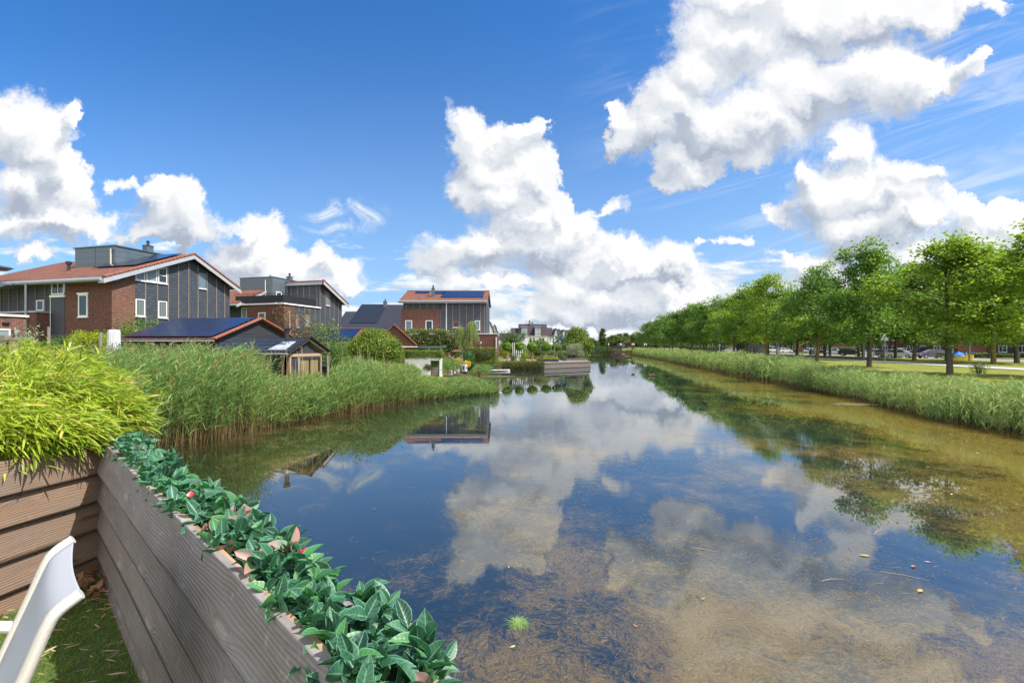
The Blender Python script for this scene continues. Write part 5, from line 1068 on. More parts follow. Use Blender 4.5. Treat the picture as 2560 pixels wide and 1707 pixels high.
chimney(h, 3.9, 6.6, 8.2, .6, 1.0); b = MB(); b.prism([(5.0, .3, 4.2), (6.2, .3, 4.2), (6.2, .3, 5.2), (5.6, .3, 6.0), (5.0, .3, 5.2)], (0, 3, 0)); b.build('dormer', M['render'], h)
# dark red brick gabled shed and the one with blue panels
h = empty('garden_shed', (-11.4, 37.4, 1.1), R(13), 'dark red shed whose orange-edged roof slopes down beside the weeping dome', 'shed')
b = MB(); b.prism([(0, 0, -.3), (3.3, 0, -.3), (3.3, 0, 1.95), (1.65, 0, 3.5), (0, 0, 1.95)], (0, 4, 0)); b.build('walls', M['timber_brown'], h)
b = MB(); b.slab((1.65, -.12, 3.55), (3.5, -.12, 1.82), (3.5, 4.1, 1.82), (1.65, 4.1, 3.55), .07); b.slab((-.2, -.12, 1.82), (1.65, -.12, 3.55), (1.65, 4.1, 3.55), (-.2, 4.1, 1.82), .07); b.build('roof', M['tile_gable'], h)
edge_tiles(h, (3.5, -.14, 1.9), (1.65, -.14, 3.62), .2, .08, 9, M['verge']); b = MB(); b.box(2.2, 3.55, -.2, -.1, 1.78, 1.84); b.build('fascia', M['white'], h)
h, rf = gable_house('garden_shed', 'low shed roof covered in blue solar panels behind the light green shrub', -20.6, -15.0, 43.2, 49.4, 3.35, 4.62, M['tile'], M['timber_black'], over=.3)
slab_roof(h, 'solar_panels', .15, 5.3, -.1, rf(-.1) + .16, 2.9, rf(2.9) + .16, M['solar'], .04); edge_tiles(h, (-.2, 3.1, 3.56), (5.8, 3.1, 3.56), .24, .08, 18, M['verge'], 'ridge_tiles')

# ================================================================ black shed with solar roof
h = empty('solar_shed', (-16.1, 24.8, 1.48), -R(8), 'black timber shed with an orange tile edge and twelve blue solar panels on its roof', 'shed')
b = MB(); b.box(-7.1, -.3, .35, 7.8, -.4, 2.25); b.build('walls', M['timber_black'], h)
for k in range(9):      # lapped gable planks
    z0 = 2.05 + k * .19; 
    y0 = .35 + max(0, (z0 - 2.42)) / 1.66 * 4.4; y1 = 8.05 - max(0, (z0 - 2.42)) / 1.45 * 3.9
    if y1 - y0 > .2:
        b = MB(); b.hexa([(-.30, y0, z0), (-.24, y0, z0), (-.24, y1, z0), (-.30, y1, z0), (-.30, y0, z0 + .2), (-.275, y0, z0 + .2), (-.275, y1, z0 + .2), (-.30, y1, z0 + .2)]); b.build('gable_plank', M['timber_black'], h)
b = MB(); b.prism([(-.31, .2, 2.0), (-.31, 8.0, 2.0), (-.31, 7.9, 2.65), (-.31, 4.46, 3.85), (-.31, .2, 2.3)], (-.1, 0, 0)); b.build('gable_backing', M['timber_black'], h)
slab_roof(h, 'roof', -7.5, .0, -.1, 2.28, 4.46, 3.90, M['tile'], .09); slab_roof(h, 'roof', -7.5, .0, 4.46, 3.90, 8.15, 2.68, M['tile'], .09)
edge_tiles(h, (.0, -.15, 2.34), (.0, 4.46, 3.96), .22, .10, 15, M['verge']); edge_tiles(h, (.0, 8.2, 2.72), (.0, 4.46, 3.96), .22, .10, 12, M['verge']); edge_tiles(h, (-7.5, 4.46, 3.97), (.05, 4.46, 3.97), .24, .09, 22, M['verge'], 'ridge_tiles')
b = MB(); b.tube([(-7.5, -.22, 2.22), (.0, -.22, 2.22)], .06, 8); b.build('gutter', M['greymetal'], h)
for i in range(4):
    for j in range(3):
        y0, y1 = .02 + j * 1.44, .02 + j * 1.44 + 1.425; zz = lambda y: 2.28 + (y + .1) * .3553 + .20; x0 = -7.36 + i * 1.75
        slab_roof(h, 'solar_panel', x0, x0 + 1.735, y0, zz(y0), y1, zz(y1), M['solar'], .035)
h.scale = (.8, .8, .8)
# ================================================================ little garden hut with blinds
h = empty('garden_hut', (-10.5, 21.5, .75), RG, 'little black hut with tan posts, bamboo blinds and a black flue in the reeds', 'hut')
T_ = M['timber_tan']; 
slab_roof(h, 'roof', -4.6, .22, -.32, 1.90, 1.15, 2.60, M['tile_steel'], .05); slab_roof(h, 'roof', -4.6, .22, 1.15, 2.60, 2.62, 1.90, M['tile_steel'], .05)
b = MB()
for j in range(5): y = -.30 + j * .34; z = 1.90 + (y + .32) * .476 + .06; b.box(-4.6, .22, y, y + .05, z, z + .025)
b.build('roof_ribs', M['tile_steel'], h)
edge_tiles(h, (.24, -.34, 1.93), (.24, 1.15, 2.64), .10, .05, 4, M['black']); edge_tiles(h, (.24, 2.64, 1.93), (.24, 1.15, 2.64), .10, .05, 4, M['black'])
b = MB(); b.prism([(.10, -.30, 1.80), (.10, 1.15, 2.50), (.10, 1.15, 2.60), (.10, -.30, 1.90)], (.06, 0, 0)); b.prism([(.10, 2.60, 1.80), (.10, 2.60, 1.90), (.10, 1.15, 2.60), (.10, 1.15, 2.50)], (.06, 0, 0)); b.build('barge_boards', T_, h)
b = MB(); b.prism([(-.02, .05, 1.86), (-.02, 2.25, 1.86), (-.02, 1.15, 2.46)], (-.06, 0, 0)); b.build('gable_infill', M['timber_black'], h)
b = MB(); b.box(-.10, .02, 0, 2.3, 1.72, 1.86); b.box(-4.4, -.1, -.02, .08, 1.72, 1.84); b.build('beam', T_, h)
for x, y in ((-.05, .05), (-.05, .62), (-.05, 2.25), (-.42, .05), (-1.25, .05), (-4.3, .05)):
    b = MB(); b.box(x - .05, x + .05, y - .05, y + .05, -.6, 1.72); b.build('post', T_, h)
b = MB(); b.box(-.08, -.03, .10, .57, -.5, 1.72); b.box(-1.2, -.47, .03, .07, -.5, 1.72); b.box(-4.25, -1.3, .03, .07, -.5, 1.72); b.box(-4.3, -.1, 2.2, 2.25, -.5, 1.72); b.box(-4.3, -4.25, .07, 2.2, -.5, 1.72); b.build('dark_boards', M['timber_black'], h)
b = MB(); b.box(-.06, .0, .67, .73, .0, 1.70); b.box(-.06, .0, 2.12, 2.20, .0, 1.70); b.box(-.06, .0, .73, 2.12, 1.62, 1.70); b.box(-.06, .0, .73, 2.12, .0, .06); b.box(-.05, -.01, 1.40, 1.44, .06, 1.62); wf = b.build('window', M['dark_panel'], h)
b = MB(); b.box(-.045, -.040, .73, 2.12, .06, 1.62); mg, t = newmat('clear_pane'); tr_ = t.n('ShaderNodeBsdfTransparent', {'Color': (.85, .88, .9, 1)}); gl_ = t.n('ShaderNodeBsdfGlossy', {'Roughness': .02}); mx_ = t.n('ShaderNodeMixShader', {0: .10}); t.t.links.new(tr_.outputs[0], mx_.inputs[1]); t.t.links.new(gl_.outputs[0], mx_.inputs[2]); out(t, mx_.outputs[0]); b.build('pane', mg, wf)
mb_, t = newmat('bamboo_blind'); x, y, z = t.xyz(OBJ(t)); sl = t.m('MULTIPLY_ADD', t.m('SINE', t.m('MULTIPLY', z, 230.)), .5, .5); th_ = t.step(t.m('PINGPONG', y, .155), .012, .004)
out(t, pbr(t, t.mix(t.m('MULTIPLY', th_, .7), t.mix(sl, (.50, .30, .12), (.80, .56, .27)), (.12, .07, .03)), .7, 0, .3, sl, .3, .003))
for y0, y1, z0 in ((.74, 1.40, .55), (1.44, 2.11, .36)):
    b = MB(); b.box(-.085, -.078, y0, y1, z0, 1.60); b.tube([(-.08, y0, z0), (-.08, y1, z0)], .018, 8); b.build('bamboo_blind', mb_, h)
b = MB(); b.lathe([(.10, 0), (.10, .62), (.14, .64), (.14, .70), (.11, .72), (.17, .76), (.17, .82), (.03, .86)], -.55, .45, 2.28, 14); fl = b.build('flue', M['black'], h, smooth=False)
b = MB(); b.lathe([(.19, 0), (.13, .18), (.12, .26)], -.55, .45, 2.18, 14); b.build('flue_collar', M['greymetal'], fl)
b = MB(); b.slab((-1.15, -.1, 2.03), (-.15, -.1, 2.03), (-.25, .72, 2.42), (-.95, .72, 2.42), .045); b.build('lead_flashing', plain('lead_flashing', (.42, .43, .46), .5, .2, .35, 6), h)
b = MB(); b.tube([(-4.6, -.36, 1.86), (.22, -.36, 1.86)], .05, 8); b.build('gutter', M['greymetal'], h); pipe(h, (.10, 2.62, -.5), (.10, 2.62, 1.86), .045, M['greymetal'])
b = MB(); b.box(-.9, -.85, 2.9, 3.8, -.4, 1.2); b.box(-.5, .05, 2.75, 2.82, -.5, 1.15); b.build('side_screen', M['timber_black'], h)

# ================================================================ left edge: brick shed and canopy ends
h = empty('brick_shed', (-26.47, 20.7, 1.1), RG, 'small flat-roofed brick shed at the left edge with a wall lamp', 'shed')
b = MB(); b.box(-4, 0, -4, 3.4, -.3, 3.4); b.build('walls', M['brick_mixed'], h); b = MB(); b.box(-4.1, .08, -4.1, 3.48, 3.4, 3.5); b.build('coping', M['white'], h)
b = MB(); b.box(0, .12, 2.45, 2.72, 3.02, 3.10); b.build('wall_lamp', M['black'], h); b = MB(); b.tube([(.1, 2.95, 2.5), (.1, 2.95, 2.75)], .10, 10); b.tube([(.1, 2.95, 1.2), (.1, 2.95, 2.5)], .045, 8); b.build('vent_pipe', M['greymetal'], h)
window(h, orient('side', 0), 1.5, 2.75, 1.7, 2.75, M['white'], M['glass_light'])
h = empty('balcony_house', (-44, 30, 1.1), 0, 'building just outside the left edge whose grey canopy ends poke into the frame', 'house')
b = MB(); b.box(0, 3.0, 0, 2, 0, 10); b.build('walls', M['render'], h)
for z, x in ((6.9, 10.55), (5.72, 11.1)): b = MB(); b.prism([(2.9, -.3, z), (x - .5, -.3, z), (x, -.3, z + .16), (x - .35, -.3, z + .30), (2.9, -.3, z + .30)], (0, .9, 0)); b.build('canopy', M['zinc'], h)

# ================================================================ white houses in the distance
h, rf = gable_house('white_house', 'white house with brown roof and two glazed dormers beyond the ball trees', 2.3, 11.3, 146, 156, 6.3, 10.1, M['tile_brown'], M['render'], wins=[(3.3, 4.0, 3.0, 4.3, 0), (4.4, 5.0, 3.0, 4.3, 0), (6.4, 7.0, 3.2, 4.3, 0), (7.3, 7.9, 3.2, 4.3, 0), (1.6, 2.2, 1.2, 2.2, 0), (2.6, 3.2, 1.2, 2.2, 0)], frame=M['dark_panel'])
for x0 in (.7, 5.0):
    b = MB(); b.box(x0, x0 + 1.9, -.3, 3.2, 4.9, 7.45); dm = b.build('dormer', M['zinc'], h); window(dm, orient('front', -.3), x0 + .1, x0 + 1.8, 4.95, 7.35, M['white'], M['glass_light'], mull=3, trans=1, sill=False, fw=.09)
    b = MB(); b.slab((x0 - .1, -.4, 7.46), (x0 + 2.0, -.4, 7.46), (x0 + 2.0, 3.2, 8.2), (x0 - .1, 3.2, 8.2), .1); b.build('dormer_panel', M['solar'], dm)
chimney(h, 3.5, 4.6, 8.9, .5, 1.0); chimney(h, 4.4, 5.4, 8.9, .45, .6)
for i, (x0, x1, y0, ze, zr) in enumerate([(-.2, 2.2, 147, 6.3, 8.8), (11.4, 13.2, 147, 6.0, 8.9), (15.0, 17.2, 160, 6.0, 9.0), (18.5, 21.8, 168, 6, 8.9)]):
    hh, rf = gable_house('white_house', ['small brown roof joined on the left of the white house', 'white terraced house with steep brown roof just right of the dormer house', 'further white terraced house with narrow brown roof', 'farthest white terraced house beside the grey-green tree'][i], x0, x1, y0, y0 + 10, ze, zr, M['tile_brown'], M['render'])
    if i: b = MB(); b.prism([(x1 - x0 + .3, 0, -.5), (x1 - x0 + 1.7, 0, -.5), (x1 - x0 + 1.7, 0, ze - 1.2), (x1 - x0 + 1.0, 0, zr - 1.5), (x1 - x0 + .3, 0, ze - 1.2)], (0, 8, 0)); b.build('white_gable', M['render'], hh); b = MB(); b.slab((x1 - x0 + 1.0, -.2, zr - 1.42), (x1 - x0 + 1.9, -.2, ze - 1.5), (x1 - x0 + 1.9, 8, ze - 1.5), (x1 - x0 + 1.0, 8, zr - 1.42), .1); b.slab((x1 - x0 + .1, -.2, ze - 1.5), (x1 - x0 + 1.0, -.2, zr - 1.42), (x1 - x0 + 1.0, 8, zr - 1.42), (x1 - x0 + .1, 8, ze - 1.5), .1); b.build('gable_roof', M['tile_brown'], hh)
# white gables right behind house three
for i, (px, D, w_, zt_) in enumerate([(1223, 92, 1.7, 8.0), (1236, 98, 1.5, 7.6)]):
    x = PX(px, D); hh = empty('white_gable_house', (x, D, 1.1), 0, ['nearer', 'farther'][i] + ' of two white gables peeping out right of the brick-fronted slate house', 'house')
    b = MB(); b.prism([(-w_ * .6, 0, -.3), (w_ * .6, 0, -.3), (w_ * .6, 0, zt_ - 4), (0, 0, zt_ - 1.3), (-w_ * .6, 0, zt_ - 4)], (0, 8, 0)); b.build('walls', M['render'], hh)
    b = MB(); b.slab((0, -.15, zt_ - 1.2), (w_ * .7, -.15, zt_ - 4.3), (w_ * .7, 8, zt_ - 4.3), (0, 8, zt_ - 1.2), .1); b.slab((-w_ * .7, -.15, zt_ - 4.3), (0, -.15, zt_ - 1.2), (0, 8, zt_ - 1.2), (-w_ * .7, 8, zt_ - 4.3), .1); b.build('roof', M['tile_brown'], hh)
gable_house('dark_roof_house', 'low long dark roof behind the birch-like tree', PX(1240, 110), PX(1310, 110), 108, 116, 4.6, 6.0, M['tile_dark'], M['render'])

# ================================================================ brick houses across the road
OR9 = ['first', 'second', 'third', 'fourth', 'fifth', 'sixth', 'seventh', 'eighth', 'ninth']
bt = None
for i, y in enumerate([62, 80, 98, 116, 136, 158, 182, 208]):
    x = 96 + (i % 2) * 3; 
    hh = empty('brick_house', (x, y, .75), R(90), OR9[i] + ' red brick house from the right behind the hedges across the road', 'house', 'brick houses across the road')
    if bt is None:
        b = MB(); b.box(0, 15, -7, 0, -.2, 6); b.build('walls', M['brick'], hh)
        b = MB(); b.slab((-.3, .5, 5.8), (15.3, .5, 5.8), (15.3, -3.5, 8.8), (-.3, -3.5, 8.8), -.12); b.slab((-.3, -7.5, 5.8), (15.3, -7.5, 5.8), (15.3, -3.5, 8.8), (-.3, -3.5, 8.8), .12); b.build('roof', M['tile_dark'], hh)
        for a in (1, 4, 7.5, 11):
            for z in (.9, 3.6): window(hh, lambda a_, z_, o_: (a_, o_, z_), a, a + 1.6, z, z + 1.4, fw=.12, mull=1)
        b = MB(); b.box(9.6, 10.6, 0, .06, 0, 2.2); b.build('door', M['dark_panel'], hh); [MB().box(xa, xa + .5, 0, .35, 0, 6).build('brick_pier', M['timber_brown'], hh) for xa in (2.8, 6.6)]; bt = hh
    else:
        for ch in list(bt.children): copy_tree(ch, hh)
hh = empty('utility_building', (PX(1860, 118), 118, .8), 0, 'small dark grey flat building seen between the trunks of the right bank', 'building')
b = MB(); b.box(0, 5.2, 0, 4, 0, 2.7); b.build('walls', M['dark_panel'], hh); b = MB(); b.box(1.9, 2.7, -.04, 0, 0, 2.2); b.build('door', M['black'], hh); b = MB(); b.box(-.1, 5.3, -.1, 4.1, 2.7, 2.85); b.build('roof_edge', M['zinc'], hh)
# ================================================================ pavilion and wall at the head of the canal
hh = empty('pavilion', (PX(1549, 240), 240, 1.2), 0, 'low flat-roofed pavilion with a pale glazed end at the head of the canal', 'building')
b = MB(); b.box(0, 2.7, 0, 5, 0, 3.1); b.build('pale_wall', M['glass_light'], hh); b = MB(); b.box(2.7, 6.6, .3, 5, 0, 3.1); b.build('brown_wall', M['timber_brown'], hh); b = MB(); b.box(-.3, 7.2, -.3, 5.2, 3.1, 3.5); b.build('roof', M['timber_brown'], hh)
b = MB(); b.prism([(-7, 0, 0), (-1, 0, 0), (2.2, 0, 1.0), (2.2, 0, 1.35), (-1, 0, 1.6), (-7, 0, 1.6)], (0, 1, 0)); b.prism([(2.2, 0, .2), (10, 0, 0), (10, 0, .6), (2.2, 0, 1.3)], (0, 1, 0)); tag(b.build('dark_wall', M['timber_black'], None, loc=(PX(1552, 236), 236, 1.2)), 'long dark timber wall in front of the far pavilion', 'wall')
# ---------------------------------------------------------------- mooring posts in the far water
bp = MB(); zc = 0
def pile(px, D, ztop, base, r, label, cat='post'):
    o = empty('mooring_post', (PX(px, D), D, 0), 0, label, cat, 'white-capped mooring posts')
    b = MB(); b.box(-r, r, -r, r, -1.2, ztop - .55); b.build('pile', M['timber_brown'], o)
    b = MB(); b.box(-r * .9, r * .9, -r * .9, r * .9, ztop - .55, ztop); b.build('cap', M['white'], o, bevel=.04); return o
pile(1521.7, 149, 3.75, 0, .19, 'leftmost white-capped timber post, ending the low dark wall')
pile(1552, 140, 3.7, 0, .22, 'white-capped timber post standing alone in the open water')
pile(1580.5, 149, 3.75, 0, .19, 'left of the middle pair of white-capped posts in the water'); pile(1584.8, 148, 3.75, 0, .19, 'right of the middle pair of white-capped posts in the water')
pile(1611, 149, 3.7, 0, .18, 'left of the pair of white-capped posts in front of the far trees'); pile(1615.5, 149, 3.7, 0, .18, 'right of the pair of white-capped posts in front of the far trees')
b = MB(); b.box(PX(1531, 149.5), PX(1610, 149.5), 149.6, 150.0, .75, 1.35); tag(b.build('fender_beam', M['timber_brown']), 'horizontal brown timber beam between the mooring posts', 'beam')
b = MB(); b.hexa([(PX(1497, 150), 150, .6), (PX(1521, 149.4), 149.4, .6), (PX(1521, 149.4), 149.8, .6), (PX(1497, 150), 150.4, .6), (PX(1497, 150), 150, 1.7), (PX(1521, 149.4), 149.4, 2.2), (PX(1521, 149.4), 149.8, 2.2), (PX(1497, 150), 150.4, 1.7)]); tag(b.build('low_wall', M['timber_black']), 'low dark wall running out to the leftmost post', 'wall')
# ---------------------------------------------------------------- plank quay, planter, arch, pots, bench
def T3(px, D): return PX(px, D)
q0, q1 = Vector((4.1, 58.7, 0)), Vector((10.95, 63.6, 0)); q2 = Vector((11.0, 67.5, 0))
qw = empty('plank_quay', tuple(q0), math.atan2((q1 - q0).y, (q1 - q0).x), 'grey upright-plank quay wall at the garden corner', 'quay wall'); Lq = (q1 - q0).length
b = MB(); x = 0
while x < Lq: ww = rng.uniform(.14, .2); b.box(x, x + ww - .03, -.02 - rng.random() * .02, .05, -.5, .70 + .02 * rng.random()); x += ww
b.build('planks', M['timber_grey'], qw); b = MB(); b.box(-.05, Lq + .1, -.10, .18, .72, .80); b.build('top_board', M['timber_grey'], qw)
for z in (.06, .16): b = MB(); b.tube([(0, -.07, z), (Lq, -.07, z)], .035, 6); b.build('waling_rail', M['timber_grey'], qw)
b = MB(); b.box(Lq - .08, Lq, .05, 4.2, -.5, .82); b.build('side_planks', M['timber_grey'], qw)
b = MB(); b.prism([(4.1, 59.0, .5), (10.8, 63.8, .5), (10.8, 66.6, .5), (5, 68, .5), (-3.5, 64, .5), (-3.5, 58.2, .5)], (0, 0, .37)); tag(b.build('garden_terrace', M['paving']), kind='structure')
pl = empty('timber_planter', (PX(1418, 64), 63.6, .86), math.atan2((q1 - q0).y, (q1 - q0).x) * .55, 'long weathered timber planter on the end of the quay', 'planter'); b = MB(); b.box(-.2, 3.2, 0, .08, 0, .34); b.box(-.2, 3.2, 1.3, 1.38, 0, .34); b.box(-.2, -.12, .08, 1.3, 0, .34); b.box(3.12, 3.2, .08, 1.3, 0, .34); b.build('boards', M['timber_grey'], pl); b = MB(); b.box(-.12, 3.12, .08, 1.3, 0, .28); b.build('soil', M['twigs'], pl); b = MB(); b.box(-.28, 3.28, -.06, .0, .30, .36); b.build('rim', M['timber_grey'], pl)
ar = empty('garden_arch', (PX(1352, 61), 61, .87), 0, 'open grey timber arch over the bench between the ball trees', 'arch')
for x in (0, 1.85): MB().box(x - .06, x + .06, -.06, .06, 0, 2.2 if x == 0 else 2.1).build('post', M['timber_grey'], ar)
MB().box(-1.4, 3.3, -.05, .05, 2.2, 2.3).build('cross_beam', M['timber_grey'], ar); MB().box(0, 1.85, -.05, .05, .68, .76).build('rail', M['timber_grey'], ar)
bn = empty('garden_bench', (PX(1360, 62.5), 62.5, .87), 0, 'low wooden bench with a woven back under the garden arch', 'bench')
for x in (.0, .78): MB().box(x, x + .70, .4, .46, .42, .80).build('backrest', M['timber_tan'], bn)
MB().box(-.1, 1.6, -.05, .45, .36, .42).build('seat', M['timber_grey'], bn)
for x in (-.05, 1.5): MB().box(x, x + .06, -.03, .42, 0, .36).build('leg', M['timber_grey'], bn)
bd = empty('raised_bed', (PX(1342, 60.5), 60.5, .87), 0, 'dark raised bed with lime planting along the terrace edge', 'planter'); MB().box(0, 2.9, 0, .9, 0, .28).build('boards', M['timber_black'], bd)
v, f = leaves(np.stack([rng.uniform(0, 2.9, 900), rng.uniform(0, .9, 900), .3 + rng.random(900) * .28], -1), .11); np_obj('foliage', v, f, L['lime'], bd)
bd = empty('raised_bed', (PX(1306, 60.5), 60.5, .87), 0, 'small wooden raised bed beside the second stone pot', 'planter'); MB().box(-.4, .5, 0, .5, 0, .26).build('boards', M['timber_brown'], bd); v, f = leaves(np.stack([rng.uniform(-.4, .5, 300), rng.uniform(0, .5, 300), .3 + rng.random(300) * .3], -1), .1); np_obj('foliage', v, f, L['lime'], bd)
for i, px in enumerate((1270, 1291.5)):
    o = empty('stone_pot', (PX(px, 58.8), 58.8, .87), 0, ['tall concrete pot with pale grass beside the first ball tree', 'tall concrete pot with pale grass left of the second ball tree'][i], 'plant pot', 'tall concrete pots'); MB().lathe([(.13, 0), (.16, .3), (.18, .62), (.16, .63), (.15, .5)], n=14).build('pot', M['concrete'], o)
    v, f = leaves(np.array([0, 0, .72]) + rng.normal(size=(260, 3)) * (.12, .12, .08), .14, np.array([0, 0, .7]) + rng.normal(size=(260, 3)) * .6, None, .2); np_obj('foliage', v, f, L['silver'], o)
o = empty('plinth', (PX(1248.5, 57.6), 57.6, .95), 0, 'grey stone plinth with a small red plant at the brick wing corner', 'plinth'); MB().box(-.13, .13, -.13, .13, 0, .62).build('block', M['concrete'], o, bevel=.01); v, f = leaves(np.array([0, 0, .75]) + rng.normal(size=(60, 3)) * .09, .1); np_obj('foliage', v, f, L['reddish'], o)
# garden rail fence & white pickets behind
o = empty('rail_fence', (PX(1252, 66), 66, .95), 0, 'grey timber rail fence behind the stone pots', 'fence')
for x in np.linspace(0, 3.6, 5): MB().box(x - .05, x + .05, -.05, .05, 0, 1.5 if x > 2.6 else 1.15).build('post', M['timber_grey'], o)
MB().box(0, 3.6, -.03, .03, .78, .9).build('rail', M['timber_grey'], o)
o = empty('picket_screen', (PX(1282, 78), 78, .95), 0, 'row of white upright screen posts behind the ball trees', 'fence')
for x in (0, .28, .62, .95, 1.3, 1.62): MB().box(x - .05, x + .05, -.05, .05, 0, 2.6).build('picket', M['render'], o)
o = empty('carport', (PX(1300, 96), 96, 1.1), 0, 'flat white-edged canopy before the white houses', 'canopy'); MB().box(0, 4.6, 0, 3, 2.25, 2.42).build('roof', M['white'], o); [MB().box(x, x + .1, 0, .1, 0, 2.25).build('post', M['dark_panel'], o) for x in (.1, 2.3, 4.4)]
# ---------------------------------------------------------------- boat, quay below the yew, lilies
bo = empty('rowing_boat', (PX(1240, 53.6), 53.6, .0), R(3), 'small white open rowing boat moored under the rusty quay board', 'boat')
b = MB(); st = []; NS = 11
for i in range(NS):
    s = i / (NS - 1); x = -1.55 + 3.2 * s; w_ = .46 * (1 - (max(0, s - .45) / .55) ** 2.2) * (.82 + .18 * min(1, s / .25)); zt_ = .10 + .07 * s ** 2; st.append((x, max(w_, .015), zt_))
vs = []; 
for x, w_, zt_ in st: vs += [(x, -w_, zt_), (x, -w_ * .78, .02), (x, 0, -.10), (x, w_ * .78, .02), (x, w_, zt_)]
fs = [(i * 5 + j, i * 5 + j + 1, (i + 1) * 5 + j + 1, (i + 1) * 5 + j) for i in range(NS - 1) for j in range(4)] + [(0, 1, 2, 3, 4)]; b.add(vs, fs); hl = b.build('hull', M['white'], bo, smooth=False); sm = hl.modifiers.new('solid', 'SOLIDIFY'); sm.thickness = .04
b = MB(); b.tube([(x, -w_, zt_ + .01) for x, w_, zt_ in st], .03, 6); b.tube([(x, w_, zt_ + .01) for x, w_, zt_ in st], .03, 6); b.build('gunwale', M['white'], bo)
for x in (-.9, .2): MB().box(x, x + .22, -.40, .40, .14, .17).build('bench', M['timber_tan'], bo)
o = empty('rusty_quay', (PX(1200, 55.4), 55.4, 0), 0, 'rust-brown quay board with grey stones under the yew hedge', 'quay wall'); MB().box(-.1, 2.6, 0, .15, .42, .80).build('top_board', plain('rust_board', (.22, .075, .04), .8, 0, .3, 3), o); MB().box(-.1, 2.6, .03, .15, -.4, .42).build('lower_board', M['timber_grey'], o); MB().box(-.3, 2.4, .15, .9, .72, .98).build('stone_edge', M['timber_brown'], o)
def lilies(name, label, cx, cy, rx, ry, n, flowers):
    o = empty(name, (cx, cy, .006), 0, label, 'water lilies'); b = MB()
    for i in range(n):
        r = math.sqrt(rng.random()); a = rng.uniform(0, 6.28); x, y = math.cos(a) * r * rx, math.sin(a) * r * ry; s = rng.uniform(.07, .13); a0 = rng.uniform(0, 6.28); z = rng.random() * .010
        b.add([(x, y, z)] + [(x + s * math.cos(a0 + t_), y + s * math.sin(a0 + t_), z + rng.random() * .004) for t_ in np.linspace(.25, 6.0, 9)], [(0, k, k + 1) for k in range(1, 9)])
    m = M.get('lily') or leafmat('lily_pad', (.10, .12, .04), (.26, .26, .14), .1, .35, 2.); M['lily'] = m; b.build('pads', m, o)
    b = MB()
    for i in range(flowers):
        r = math.sqrt(rng.random()); a = rng.uniform(0, 6.28); x, y = math.cos(a) * r * rx * .8, math.sin(a) * r * ry * .6
        for k in range(9): t_ = k * .7; b.add([(x, y, .02), (x + .035 * math.cos(t_), y + .035 * math.sin(t_), .03), (x + .05 * math.cos(t_ + .25), y + .05 * math.sin(t_ + .25), .055), (x + .035 * math.cos(t_ + .5), y + .035 * math.sin(t_ + .5), .03)], [(0, 1, 2, 3)])
    m = M.get('lily_pink') or plain('lily_pink', (.62, .06, .16), .5); M['lily_pink'] = m; b.build('flowers', m, o)
lilies('water_lilies', 'flat raft of water lily pads with pink flowers near the right bank', PX(2139, 23.2), 23.2, 1.15, .55, 190, 7)
lilies('water_lilies', 'lily pads with pink flowers in front of the white rowing boat', PX(1228, 44.5), 44.5, 2.3, 1.2, 380, 12)
for i, (px, py, a) in enumerate([(1583, 936, .3), (1626, 940, .1), (1632, 939.5, 2.9)]):
    D = 3 * F_PX / (py - HZ); o = empty('duck', (PX(px, D), D, 0), a, ['lone brown duck swimming towards the posts', 'left duck of the swimming pair', 'right duck of the swimming pair'][i], 'duck')
    b = MB(); pr = [(-.24, .02, .10), (-.20, .06, .09), (-.10, .10, .07), (.05, .11, .07), (.15, .09, .09), (.19, .05, .15), (.20, .035, .20), (.21, .045, .26), (.24, .035, .27), (.29, .015, .25)]
    vs = [(x, r_ * math.cos(t_), z + r_ * .8 * math.sin(t_)) for x, r_, z in pr for t_ in np.linspace(0, 2 * math.pi, 9)[:-1]]; b.add(vs, [(k * 8 + j, k * 8 + (j + 1) % 8, (k + 1) * 8 + (j + 1) % 8, (k + 1) * 8 + j) for k in range(9) for j in range(8)] + [tuple(range(8)), tuple(range(79, 71, -1))]); b.build('body', plain('duck_brown', (.11, .075, .05), .8, 0, .4, 20), o, smooth=True); MB().hexa([(.27, -.02, .235), (.34, -.018, .235), (.34, .018, .235), (.27, .02, .235), (.27, -.02, .255), (.34, -.015, .25), (.34, .015, .25), (.27, .02, .255)]).build('bill', plain('bill', (.35, .18, .04), .6), o)
# ---------------------------------------------------------------- concrete planter, pergola, lanterns, bulbs
o = empty('concrete_planter', (PX(1012, 33), 33, .3), 0, 'white concrete planter wall with a plant niche, below the hedge strip', 'planter'); x1 = PX(1103, 33) - PX(1012, 33)
MB().box(0, x1, 0, .8, 1.62, 1.83).build('top', M['render'], o); MB().box(x1 - .13, x1, 0, .8, -.5, 1.62).build('end_wall', M['render'], o); MB().box(0, x1 - .78, 0, .8, -.5, 1.62).build('block', M['render'], o); MB().box(x1 - .78, x1 - .13, .35, .8, -.5, 1.62).build('niche_back', M['timber_grey'], o)
MB().box(x1 - .72, x1 - .2, .05, .33, .55, 1.15).build('niche_box', M['timber_grey'], o); v, f = leaves(np.array([x1 - .45, .2, 1.3]) + rng.normal(size=(700, 3)) * (.16, .1, .10), .12, np.array([0, -.2, .8]) + rng.normal(size=(700, 3)) * .5, None, .2); np_obj('niche_plant', v, f, L['hedge'], o)
v, f = leaves(np.array([x1 - .95, -.1, 1.15]) + rng.normal(size=(300, 3)) * (.15, .08, .10), .10); np_obj('niche_plant', v, f, L['reddish'], o)
o = empty('steel_pergola', (PX(1016, 39.5), 39.5, 1.0), 0, 'blue-grey steel frame pergola above the hedge strip', 'pergola'); x1 = PX(1103, 39.5) - PX(1016, 39.5)
